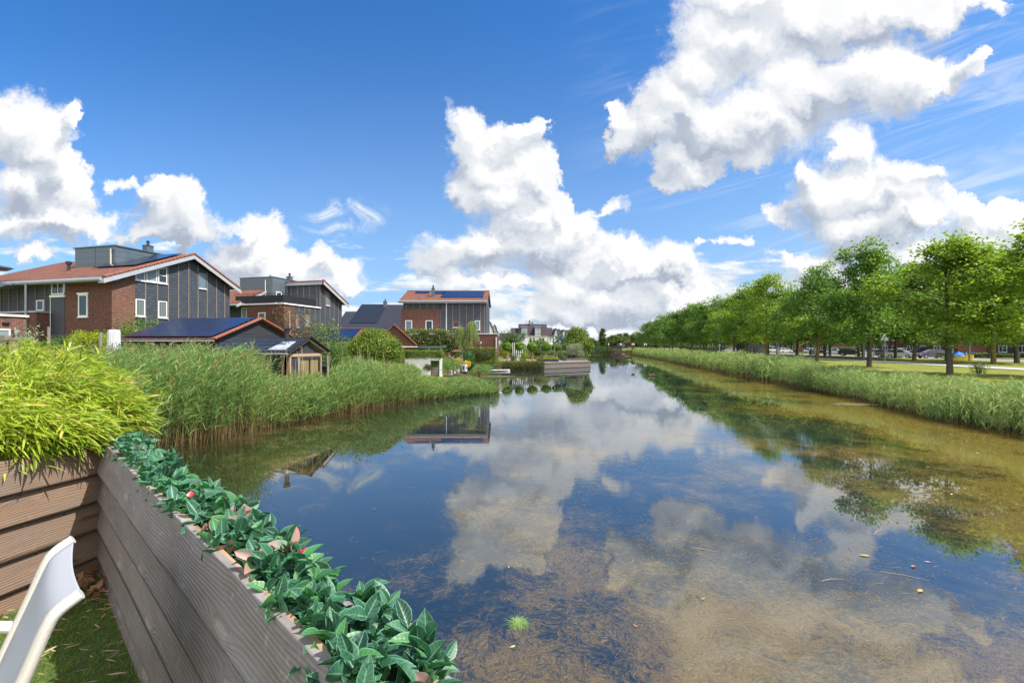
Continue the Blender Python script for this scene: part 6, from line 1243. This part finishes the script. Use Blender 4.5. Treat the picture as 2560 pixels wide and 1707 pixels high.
MB().box(0, x1, 0, .14, 1.80, 1.96).build('beam', M['zinc'], o); [MB().box(x, x + .10, 0, .12, -.2, 1.80).build('post', M['zinc'], o) for x in (x1 * .64, x1 - .1)]; MB().box(x1 - .1, x1, .14, 3.2, 1.82, 1.94).build('side_beam', M['zinc'], o)
o = empty('brown_screen', (PX(1108, 44), 44, 1.0), 0, 'dark brown board screen behind the string of bulbs', 'fence'); MB().box(0, 2.2, 0, .08, 0, 1.35).build('boards', M['timber_brown'], o); MB().slab((.9, -.2, 1.36), (1.7, -.2, 1.36), (1.7, .3, 1.52), (.9, .3, 1.52), .07).build('tile_cap', M['tile'], o)
pa_, pb_ = (PX(1122.5, 39), 39), (PX(1156, 38), 38)
for i, (x, y) in enumerate((pa_, pb_)): tag(MB().tube([(0, 0, 0), (0, 0, 1.42)], .035, 8).build('light_pole', M['timber_grey'], loc=(x, y, .95)), ['left', 'right'][i] + ' grey pole carrying the string of bulbs', 'pole', 'poles of the light string')
o = empty('string_lights', (pa_[0], pa_[1], 0), 0, 'sagging string of round garden bulbs between two poles', 'string lights'); b = MB(); c_ = []
for k in range(13): s = k / 12; c_.append(Vector(((pb_[0] - pa_[0]) * s, (pb_[1] - pa_[1]) * s - .05, 2.30 - .42 * math.sin(math.pi * s) ** .9 + .03 * s)))
b.tube(c_, .008, 5); b.build('cable', M['black'], o)
bulb = plain('bulb_glass', (.85, .66, .45), .3)
for k in range(1, 12): MB().ball(tuple(c_[k] - Vector((0, 0, .05))), .042, 8, 6).build('bulb', bulb, o, smooth=True)
def lantern(px, D, z0, w_, h_, label):
    o = empty('stone_lantern', (PX(px, D), D, z0), R(-24), label, 'lantern', 'grey garden lanterns')
    b = MB(); b.box(-w_, w_, -w_, w_, 0, h_); b.build('body', M['concrete'] if False else plain('lantern_stone', (.50, .54, .57), .8, 0, .1, 3), o, bevel=.01)
    MB().box(-w_ * .45, w_ * .45, -w_ - .006, -w_ + .01, h_ * .28, h_ * .74).build('opening', M['dark_panel'], o); MB().box(w_ - .01, w_ + .006, -w_ * .45, w_ * .45, h_ * .28, h_ * .74).build('opening', M['dark_panel'], o)
lantern(1161, 36.8, .92, .17, .56, 'tall grey box lantern under the right bulb pole'); lantern(1134, 35, .86, .13, .56, 'grey box lantern left of the round stone basket'); lantern(1127, 33.6, .86, .10, .33, 'smallest box lantern, half hidden by the reeds')
o = empty('stone_basket', (PX(1143.5, 35.6), 35.6, .86), 0, 'round pale stone basket carrying a dark carved head', 'stone pot'); MB().lathe([(.16, 0), (.20, .15), (.16, .33), (.13, .33)], n=14).build('basket', plain('pale_stone', (.36, .30, .25), .9, 0, .25, 12), o)
o = empty('carved_head', (PX(1143.5, 35.6), 35.6, 1.19), 0, 'dark grey carved garden head on the round stone basket', 'sculpture'); b = MB(); b.lathe([(.10, 0), (.08, .05), (.09, .12), (.13, .2), (.14, .28), (.12, .36), (.07, .42), (.03, .45)], n=12); b.build('head', M['stone_dark'], o, smooth=True); b = MB(); b.hexa([(-.02, -.16, .2), (.02, -.16, .2), (.02, -.12, .2), (-.02, -.12, .2), (-.012, -.13, .28), (.012, -.13, .28), (.012, -.11, .28), (-.012, -.11, .28)]); b.build('nose', M['stone_dark'], o)
o = empty('stacked_stones', (PX(1136, 35.4), 35.4, 1.42), 0, 'stack of dark rounded stones above the lantern', 'sculpture'); b = MB(); b.ball((0, 0, .10), (.12, .11, .12)); b.ball((.01, 0, .30), (.09, .09, .11)); b.ball((0, 0, .47), (.07, .07, .08)); b.build('stones', M['stone_dark'], o, smooth=True)
# bird-like white-black ornament & timber piles near the reeds
o = empty('timber_piles', (PX(1196, 44), 44, 0), 0, 'two brown timber piles in the water left of the boat', 'post'); [MB().tube([(x, 0, -.6), (x, 0, z)], .06, 8).build('pile', M['timber_brown'], o) for x, z in ((0, .9), (.14, .5))]
# ---------------------------------------------------------------- posts and parasol cover at the left
for i, (px, py, D, r_, mt) in enumerate([(122, 817, 20, .055, 'timber_grey'), (251.5, 831, 24, .07, 'timber_grey')]):
    z = PZ(py, D); tag(MB().tube([(0, 0, 0), (.0, 0, z - .9)], r_, 10).build('round_post', M[mt], loc=(PX(px, D), D, .9)), ['round grey wooden post before the left brick wing', 'round grey wooden post just left of the white parasol cover'][i], 'post')
o = empty('gate_frame', (PX(12, 10.5), 10.5, 1.0), 0, 'weathered timber gate posts with a short rail at the left edge', 'gate'); MB().box(-.20, .07, -.07, .07, 0, PZ(838, 10.5) - 1).build('post', M['timber_grey'], o); MB().box(.14, .25, -.05, .05, 0, PZ(850, 10.5) - 1).build('post', M['timber_tan'], o); MB().box(.07, .28, -.06, .06, PZ(850, 10.5) - 1, PZ(844, 10.5) - 1).build('rail', M['timber_grey'], o)
D = 23.5; zt_ = PZ(824, D); o = empty('parasol_cover', (PX(284, D), D, 1.0), .3, 'white fabric cover over a folded parasol, behind the willow shoots', 'parasol'); b = MB(); n_ = 22; H_ = zt_ - 1.0; prof = [(.46, 0), (.45, .3), (.42, .6), (.36, 1.0), (.31, 1.35), (.27, H_ - .12), (.25, H_ - .02), (.12, H_), (.01, H_ - .01)]
vs = [(r_ * (1 + .10 * math.sin(5 * 2 * math.pi * j / n_ + z * 2) * (1 - z / H_ * .5) + .05 * math.sin(9 * 2 * math.pi * j / n_)) * math.cos(2 * math.pi * j / n_), r_ * .7 * (1 + .10 * math.sin(5 * 2 * math.pi * j / n_ + z * 2)) * math.sin(2 * math.pi * j / n_), z) for r_, z in prof for j in range(n_)]
b.add(vs, [(i * n_ + j, i * n_ + (j + 1) % n_, (i + 1) * n_ + (j + 1) % n_, (i + 1) * n_ + j) for i in range(len(prof) - 1) for j in range(n_)]); b.build('cover', M['whitecloth'], o, smooth=False)
# ---------------------------------------------------------------- right bank furniture
def pole(px, pyb, ground, pyt, r_, label, mat='greymetal', cat='pole', name='lamp_post'):
    D = (EYE - ground) * F_PX / (pyb - HZ); h_ = (HZ - pyt) / F_PX * D + EYE - ground
    o = empty(name, (PX(px, D), D, ground), 0, label, cat); MB().tube([(0, 0, -.2), (0, 0, h_)], [r_, r_ * .7], 10).build('shaft', M[mat], o); return o, D, h_
for px, pb, pt, r_, lb in ((2160, 897.2, 700, .11, 'tall grey lamp post in front of the cars, beside the second bank tree'), (2423.5, 901.5, 720, .09, 'tall pale lamp post at the right of the yellow skip bag'), (1942, 887.5, 690, .13, 'tall grey lamp post near the slim tree trunk rising from the reeds')):
    o, D, h_ = pole(px, pb, 1.2, pt, r_, lb); MB().tube([(0, 0, h_), (-.5, 0, h_ + .15), (-1.1, 0, h_ + .18)], [.05, .045, .04], 6).build('arm', M['greymetal'], o); MB().box(-1.7, -1.0, -.12, .12, h_ + .12, h_ + .24).build('lamp_head', M['greymetal'], o, bevel=.03)
for px, pb, pt, r_, lb in ((2184, 892.5, 851, .07, 'short grey pole before the white hatchback'), (2006.5, 886.5, 868, .10, 'short pale pole between trees, left of the dark box'), (2038, 887, 868, .07, 'short pale pole right of the dark box'), (1947, 885, 856, .07, 'thin pole with a green band beside the lamp post'), (1832, 882.5, 866, .08, 'thin pale pole before the dark red car'), (1880, 883, 867, .07, 'thin pale pole before the grey utility building')): pole(px, pb, 1.1, pt, r_, lb, name='post')
o, D, h_ = pole(2212.5, 909.4, 1.2, 840, .035, 'triangular warning sign seen from behind on a grey pole', cat='road sign', name='road_sign')
b = MB(); b.prism([(-.42, .05, h_ - .42), (.42, .05, h_ - .42), (0, .05, h_ + .30)], (0, .02, 0)); b.build('sign_plate', M['greymetal'], o); b = MB(); b.box(-.03, .03, .0, .05, h_ - .3, h_ - .2); b.build('bracket', M['greymetal'], o)
for px, lb in ((1793.5, 'left blue sign on a white pole, far along the path'), (1799, 'right blue sign on a white pole, far along the path')):
    o, D, h_ = pole(px, 879, 1.1, 863, .06, lb, 'white', 'road sign', 'road_sign'); MB().box(-.42, .42, -.06, -.02, h_ - .35, h_ + .35).build('sign_plate', plain('sign_blue', (.03, .15, .55), .5), o); MB().box(-.38, .38, -.075, -.06, h_ - .05, h_ + .06).build('white_bar', M['white'], o)
# bags
D = 58; o = empty('skip_bag', (PX(2372, D), D, 1.16), 0, 'yellow builders skip bag covered with a crumpled blue tarpaulin', 'skip bag'); x1 = PX(2422, D) - PX(2372, D)
b = MB(); nx_ = 12; pts = []
for k in range(nx_ + 1): a = k / nx_; pts.append((a * x1, -.5 + .05 * math.sin(a * 17), .0)); 
vs = []
for k in range(nx_ + 1): a = k / nx_; xx = a * x1; j_ = .05 * math.sin(a * 19); vs += [(xx, -.6 + j_, 0), (xx, -.64 + j_, .45), (xx, -.58 + j_, .80 + .05 * math.sin(a * 11)), (xx, .6, .80), (xx, .6, 0)]
b.add(vs, [(i * 5 + j, i * 5 + j + 1, (i + 1) * 5 + j + 1, (i + 1) * 5 + j) for i in range(nx_) for j in range(4)] + [(0, 1, 2, 3, 4), tuple(range(nx_ * 5 + 4, nx_ * 5 - 1, -1))]); b.build('bag', plain('yellow_bag', (.72, .46, .02), .6, 0, .15, 3), o)
gxx = np.linspace(-.1, x1 + .15, 22); gyy = np.linspace(-.8, .7, 9); vs = []
for xx in gxx:
    for k, yy in enumerate(gyy): vs.append((xx, yy, .86 + .16 * math.sin(xx * 2.3) * math.cos(yy * 3) + .05 * rng.normal() - (.30 if (k == 0 and xx < 1.3) else (.05 if k == 0 else 0))))
b = MB(); b.add(vs, [(i * 9 + j, i * 9 + j + 1, (i + 1) * 9 + j + 1, (i + 1) * 9 + j) for i in range(21) for j in range(8)]); b.build('tarpaulin', plain('blue_tarp', (.02, .17, .55), .35, 0, .2, 3), o)
o = empty('trailer', (PX(2353, 60), 60, 1.16), 0, 'small beige box trailer between the dark hatchback and the yellow bag', 'trailer'); MB().box(0, 1.3, -.6, .8, .42, .98).build('body', M['concrete'], o, bevel=.02); [MB().tube([(x, -.63, .22), (x, -.55, .22)], .22, 14).build('wheel', M['rubber'], o) for x in (.4,)]; MB().tube([(-.6, 0, .38), (.0, 0, .42)], .03, 6).build('drawbar', M['black'], o)
# ---------------------------------------------------------------- cars
def carpaint(n, c):
    m, t = newmat(n); out(t, t.n('ShaderNodeBsdfPrincipled', {'Base Color': (*c, 1), 'Roughness': .28, 'Coat Weight': .6, 'Coat Roughness': .05, 'Metallic': .2}).outputs[0]); return m
def car(name, label, px, D, rz, paint, kind='hatch', sc=1.0):
    x, y = PX(px, D), D; o = empty(name, (x, y, .80), rz, label, 'car', 'parked cars along the road'); o.scale = (sc,) * 3
    if kind == 'van': low = [(-2.2, .35), (-2.25, .95), (-2.1, 1.05), (1.2, 1.05), (2.0, .95), (2.2, .7), (2.2, .35)]; top = [(-2.15, 1.05), (-2.0, 1.75), (-1.7, 1.85), (.4, 1.85), (.85, 1.72), (1.5, 1.05)]
    elif kind == 'estate': low = [(-2.2, .32), (-2.25, .9), (-2.1, 1.0), (1.0, .98), (2.0, .85), (2.2, .6), (2.2, .32)]; top = [(-2.1, 1.0), (-1.8, 1.42), (-1.5, 1.52), (.1, 1.52), (.45, 1.46), (1.2, .98)]
    else: low = [(-1.95, .30), (-2.0, .88), (-1.85, .98), (.9, .98), (1.75, .84), (1.95, .6), (1.95, .30)]; top = [(-1.85, .98), (-1.55, 1.42), (-1.2, 1.52), (.05, 1.52), (.4, 1.44), (1.15, .98)]
    b = MB(); n_ = len(low); W_ = .88
    rows = [(-W_ * .96, .0), (-W_, .5), (W_, .5), (W_ * .96, .0)]
    def sect(poly, ws):     # loft the side outline across the width
        vs = []; 
        for yy, ins in ws: vs += [(px_ * (1 - ins * .03), yy, pz_) for px_, pz_ in poly]
        k = len(poly); fs = [(i * k + j, i * k + (j + 1) % k, (i + 1) * k + (j + 1) % k, (i + 1) * k + j) for i in range(len(ws) - 1) for j in range(k)] + [tuple(range(k)), tuple(range((len(ws) - 1) * k, len(ws) * k))[::-1]]; return vs, fs
    b.add(*sect(low, [(-.88, 1), (-.80, 0), (.80, 0), (.88, 1)])); b.build('body', paint, o, bevel=.04)
    g = MB(); tp = top; vs = []; 
    for yy, zz in ((-1, 0), (1, 0)):
        for px_, pz_ in tp: f_ = (pz_ - tp[0][1]) / (tp[2][1] - tp[0][1]); vs.append((px_, yy * (.80 - .16 * max(0, f_)), pz_))
    k = len(tp); g.add(vs, [(j, (j + 1) % k, (j + 1) % k + k, j + k) for j in range(k)] + [tuple(range(k)), tuple(range(k, 2 * k))[::-1]]); g.build('windows', M['glass'], o)
    r = MB(); zr = tp[2][1]; r.hexa([(tp[2][0] - .12, -.67, zr - .03), (tp[3][0] + .12, -.67, zr - .03), (tp[3][0] + .12, .67, zr - .03), (tp[2][0] - .12, .67, zr - .03), (tp[2][0], -.58, zr + .03), (tp[3][0], -.58, zr + .03), (tp[3][0], .58, zr + .03), (tp[2][0], .58, zr + .03)])
    for sy_ in (-1, 1):
        for (xa, za), (xb, zb) in ((tp[0], tp[1]), (tp[4], tp[5]), ((-.45, tp[0][1]), (-.5, zr))):
            fa = max(0, (za - tp[0][1]) / (zr - tp[0][1])); fb = max(0, (zb - tp[0][1]) / (zr - tp[0][1])); r.tube([(xa, sy_ * (.81 - .16 * fa), za), (xb, sy_ * (.81 - .16 * fb), zb)], .045, 5)
    r.build('roof_panel', paint, o)
    for wx in (low[0][0] + .75, low[-1][0] - .75):
        for sy_ in (-1, 1):
            wh = MB(); wh.tube([(wx, sy_ * .72, .32), (wx, sy_ * .90, .32)], .33, 18); ww = wh.build('wheel', M['rubber'], o); MB().tube([(wx, sy_ * .895, .32), (wx, sy_ * .915, .32)], .20, 12).build('rim', M['gutter'], ww)
    fx, rx = low[-1][0], low[0][0]
    for sy_ in (-1, 1): MB().hexa([(fx - .28, sy_ * .55, .66), (fx + .01, sy_ * .55, .62), (fx - .05, sy_ * .82, .62), (fx - .35, sy_ * .86, .68), (fx - .26, sy_ * .55, .78), (fx - .04, sy_ * .55, .74), (fx - .09, sy_ * .80, .74), (fx - .33, sy_ * .84, .80)]).build('headlight', M['white'], o); MB().box(rx - .03, rx + .10, min(sy_ * .60, sy_ * .84), max(sy_ * .60, sy_ * .84), .72, .92).build('tail_light', plain('tail_red', (.5, .02, .02), .3), o)
    yl = M.get('plate') or plain('plate', (.85, .50, .02), .5); M['plate'] = yl; MB().box(fx + .0, fx + .02, -.26, .26, .42, .53).build('number_plate', yl, o); MB().box(rx - .035, rx - .01, -.26, .26, .52, .63).build('number_plate', yl, o)
    MB().box(fx - .02, fx + .012, -.5, .5, .34, .56).build('grille', M['black'], o)
    for sy_ in (-1, 1): MB().box(.72, .90, min(sy_ * .86, sy_ * 1.0), max(sy_ * .86, sy_ * 1.0), .98, 1.12).build('mirror', paint, o)
    return o
cp = {k: carpaint('paint_' + k, c) for k, c in dict(white=(.75, .76, .77), grey=(.10, .105, .12), silver=(.42, .45, .48), black=(.015, .016, .02), navy=(.02, .035, .07), purple=(.10, .09, .12)).items()}
car('parked_car', 'dark grey hatchback facing left in front of the beige trailer', 2328, 80, R(165), cp['purple'], 'hatch', 1.0)
car('parked_car', 'silver hatchback facing the path with a yellow plate, right of the dark estate', 2250, 81, R(-52), cp['silver'], 'hatch', 1.0)
car('parked_car', 'dark grey estate partly hidden behind the silver hatchback', 2226, 86, R(-50), cp['grey'], 'estate', 1.0)
car('parked_car', 'white hatchback behind the short grey pole', 2194, 88, R(-48), cp['white'], 'hatch', 1.0)
car('parked_car', 'black and silver small car left of the tall lamp post', 2126, 99, R(-50), cp['black'], 'hatch', 1.05)
car('parked_car', 'white estate in the back row behind the silver hatchback', 2262, 108, R(10), cp['white'], 'estate', 1.05)
car('parked_car', 'navy van with pale rear in the back row behind a bank tree', 2308, 106, R(175), cp['navy'], 'van', 1.0)
car('parked_car', 'small silver car on the far left of the parked row', 2086, 112, R(-40), cp['silver'], 'hatch', 1.0)
car('parked_car', 'white car roof showing behind the black and silver car', 2122, 128, R(5), cp['white'], 'estate', 1.0)
car('parked_car', 'silver estate with a red tail light far along the road, behind the thin poles', 1825, 150, R(172), cp['silver'], 'estate', 1.0)
car('parked_car', 'white van far along the road between trunks', 1931, 150, R(10), cp['white'], 'van', 1.05)
car('parked_car', 'white car low between trunks, left of the slim reed-side tree', 1962, 138, R(5), cp['white'], 'hatch', 1.0)
car('parked_car', 'white car partly behind the dark box and rider', 2028, 132, R(20), cp['white'], 'hatch', 1.0)
o = empty('dark_box', (PX(2031, 100), 100, 1.0), 0, 'dark box-shaped litter container between two pale poles', 'container'); MB().box(-.5, .5, -.4, .4, 0, 1.0).build('body', M['dark_panel'], o, bevel=.03); MB().box(-.54, .54, -.44, .44, 1.0, 1.08).build('lid', M['black'], o)
# hedges across the road
for i, (px0, px1, D, py, lb) in enumerate([(2425, 2478, 88, 884, 'low clipped hedge right of the lamp post across the road'), (2490, 2570, 86, 886, 'low clipped hedge at the right edge across the road'), (2390, 2590, 104, 864, 'tall hedge in front of the brick houses at the right'), (2230, 2320, 96, 884, 'low hedge between the two rows of parked cars'), (2080, 2200, 125, 868, 'hedge behind the white hatchback'), (1700, 1830, 170, 866, 'long hedge far along the road')]):
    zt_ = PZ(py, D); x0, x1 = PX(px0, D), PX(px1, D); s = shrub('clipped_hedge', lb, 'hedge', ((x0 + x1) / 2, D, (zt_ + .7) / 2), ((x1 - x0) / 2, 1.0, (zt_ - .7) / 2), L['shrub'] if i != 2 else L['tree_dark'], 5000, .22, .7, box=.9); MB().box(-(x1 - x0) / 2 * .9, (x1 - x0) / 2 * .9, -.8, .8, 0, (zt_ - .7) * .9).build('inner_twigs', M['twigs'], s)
s = shrub('thorny_shrub', 'small green shrub on the grass by the nearest bank tree', 'bush', (PX(2447, 29.5), 29.5, 1.55), (.55, .4, .42), L['shrub'], 900, .07, .5, shell=.2, spiky=.5)
# ---------------------------------------------------------------- floating weed, leaves and stalks on the water
def onwater(n, x0, x1, y0, y1, dens):
    x = rng.uniform(x0, x1, n); y = rng.uniform(y0, y1, n); ok = (sdist(x, y) < -.15) & (rng.random(n) < dens(x, y)); return x[ok], y[ok]
def nz(x, y, s, ph): return (np.sin(x * s + ph) * np.sin(y * s * 1.3 - ph * 2) + .6 * np.sin(x * s * 2.3 - y * s * 1.7 + ph) + .4 * np.sin(x * s * 4.9 + y * s * 5.3 + ph * 3) + .25 * np.sin(x * s * 11 - y * s * 9)) / 2.25
def dn(x, y): return np.clip((nz(x, y, .9, 1.3) + .10 + .25 * ((x - .2 * y) > 5) + .3 * (y < 6.5) * (x > 0)) * 1.6, .02, 1) * np.clip(1.6 - y / 16, 0, 1) * np.clip(.35 + (x + 1.0) * .22, .12, 1)
x, y = onwater(60000, -3, 17, 2.0, 20, dn); n = len(x); a = rng.uniform(0, 6.28, n) * .5 + nz(x, y, .5, 2) * 3
d = np.stack([np.cos(a), np.sin(a), np.zeros(n)], -1); bend = rng.normal(size=(n, 3)) * (.5, .5, 0)
wid = np.clip(.0012 + .0003 * y, .0016, .006)
v, f, t_ = ribbons(np.stack([x, y, np.full(n, .003)], -1) + (0, 0, 0), d, rng.uniform(.04, .15, n), bend, wid, unit(np.cross(d, [0, 0, 1.])), 4); v[:, 2] = .003 + rng.random(len(v)) * .002
tag(np_obj('water_weed', v, f, leafmat('weed_strand', (.11, .075, .03), (.34, .25, .12), .0, .6, 3.)), 'tangled golden-brown weed strands floating on the near water', 'water weed', kind='stuff')
m1, m2, m3 = leafmat('float_leaf', (.36, .25, .08), (.52, .40, .16), .1, .5, 6.), plain('float_red', (.42, .16, .08), .6), plain('straw', (.50, .40, .22), .7)
LF = [(2160, 1389, .10, m1, 'yellow leaf floating on the bright cloud reflection at the right'), (2283, 1416, .07, m2, 'orange leaf floating right of the yellow one'), (2318, 1405, .06, plain('float_pink', (.42, .22, .25), .5), 'pink petal floating right of the orange leaf'), (2300, 1477, .09, m1, 'yellow bean-shaped leaf floating low at the right'), (1272, 1418, .03, plain('float_white', (.7, .7, .65), .5), 'tiny pale petal floating above the garland end'), (1587, 1565, .04, m2, 'small orange leaf floating in the dark water'), (1759, 1497, .04, m1, 'small yellow leaf floating in the middle of the weed'), (2444, 1133, .10, plain('float_green', (.25, .40, .12), .5), 'green leaf floating below the right reeds'), (2379, 1236, .07, plain('float_cream', (.6, .55, .42), .5), 'cream leaf floating left of the orange specks'), (2457, 1237, .06, m2, 'orange leaf in the brown tree reflection'), (918, 1466, .05, m3, 'thin pale feather floating beside the garland'), (1282, 1617, .04, m3, 'short straw floating on the weed below the grass tuft')]
for px, py, s, mt, lb in LF:
    s *= .62
    D = EYE * F_PX / (py - HZ); a = rng.uniform(0, 3.1); n1 = 9; b = MB(); vs = [(0, 0, .006)] + [(s * math.cos(t_) * 1.0, s * .45 * math.sin(t_) * (1 - .2 * math.cos(t_)), .004 + .006 * rng.random()) for t_ in np.linspace(0, 6.283, n1 + 1)[:-1]]; b.add(vs, [(0, k + 1, (k + 1) % n1 + 1) for k in range(n1)]); b.prism([(-s, -.002, .004), (-s * 1.5, -.002, .004), (-s * 1.5, .002, .004), (-s, .002, .004)], (0, 0, .003)); tag(b.build('floating_leaf', mt, loc=(PX(px, D), D, .004), rz=a), lb, 'leaf')
for px, py, l_, a, lb in ((2195, 1330, .35, .6, 'straight pale stalk floating above the yellow leaf'), (2140, 1295, .45, .9, 'long straw floating in the cloud reflection'), (2260, 1440, .5, -.5, 'long bent straw floating under the orange leaf'), (2080, 1450, .3, .15, 'short straw floating left of the long bent straw'), (1760, 1375, .35, -.4, 'thin straw floating in the central weed'), (1290, 1190, .3, .1, 'thin straw floating in the blue water')):
    D = EYE * F_PX / (py - HZ); tag(MB().tube([(-l_ / 2, 0, 0), (0, .02, .003), (l_ / 2, 0, 0)], [.002, .0026, .0014], 5).build('floating_straw', m3, loc=(PX(px, D), D, .006), rz=a), lb, 'straw')
D = EYE * F_PX / (1558 - HZ); n = 260; c0 = np.array([PX(1296, D), D, 0]); th = rng.uniform(0, 6.28, n); d = unit(np.stack([np.cos(th), np.sin(th), rng.uniform(.3, 1.2, n)], -1))
v, f, t_ = ribbons(c0 + rng.normal(size=(n, 3)) * (.03, .03, 0), d, rng.uniform(.06, .13, n), np.stack([np.cos(th) * .3, np.sin(th) * .3, -rng.uniform(.3, .7, n)], -1), .003, unit(np.cross(d, [0, 0, 1.])), 3); v[:, 2] = np.maximum(v[:, 2], .002)
tag(np_obj('grass_tuft', v, f, leafmat('tuft_leaf', (.16, .30, .06), (.38, .55, .20), .3)), 'small bright green grass tuft floating in the dark water', 'water plant')
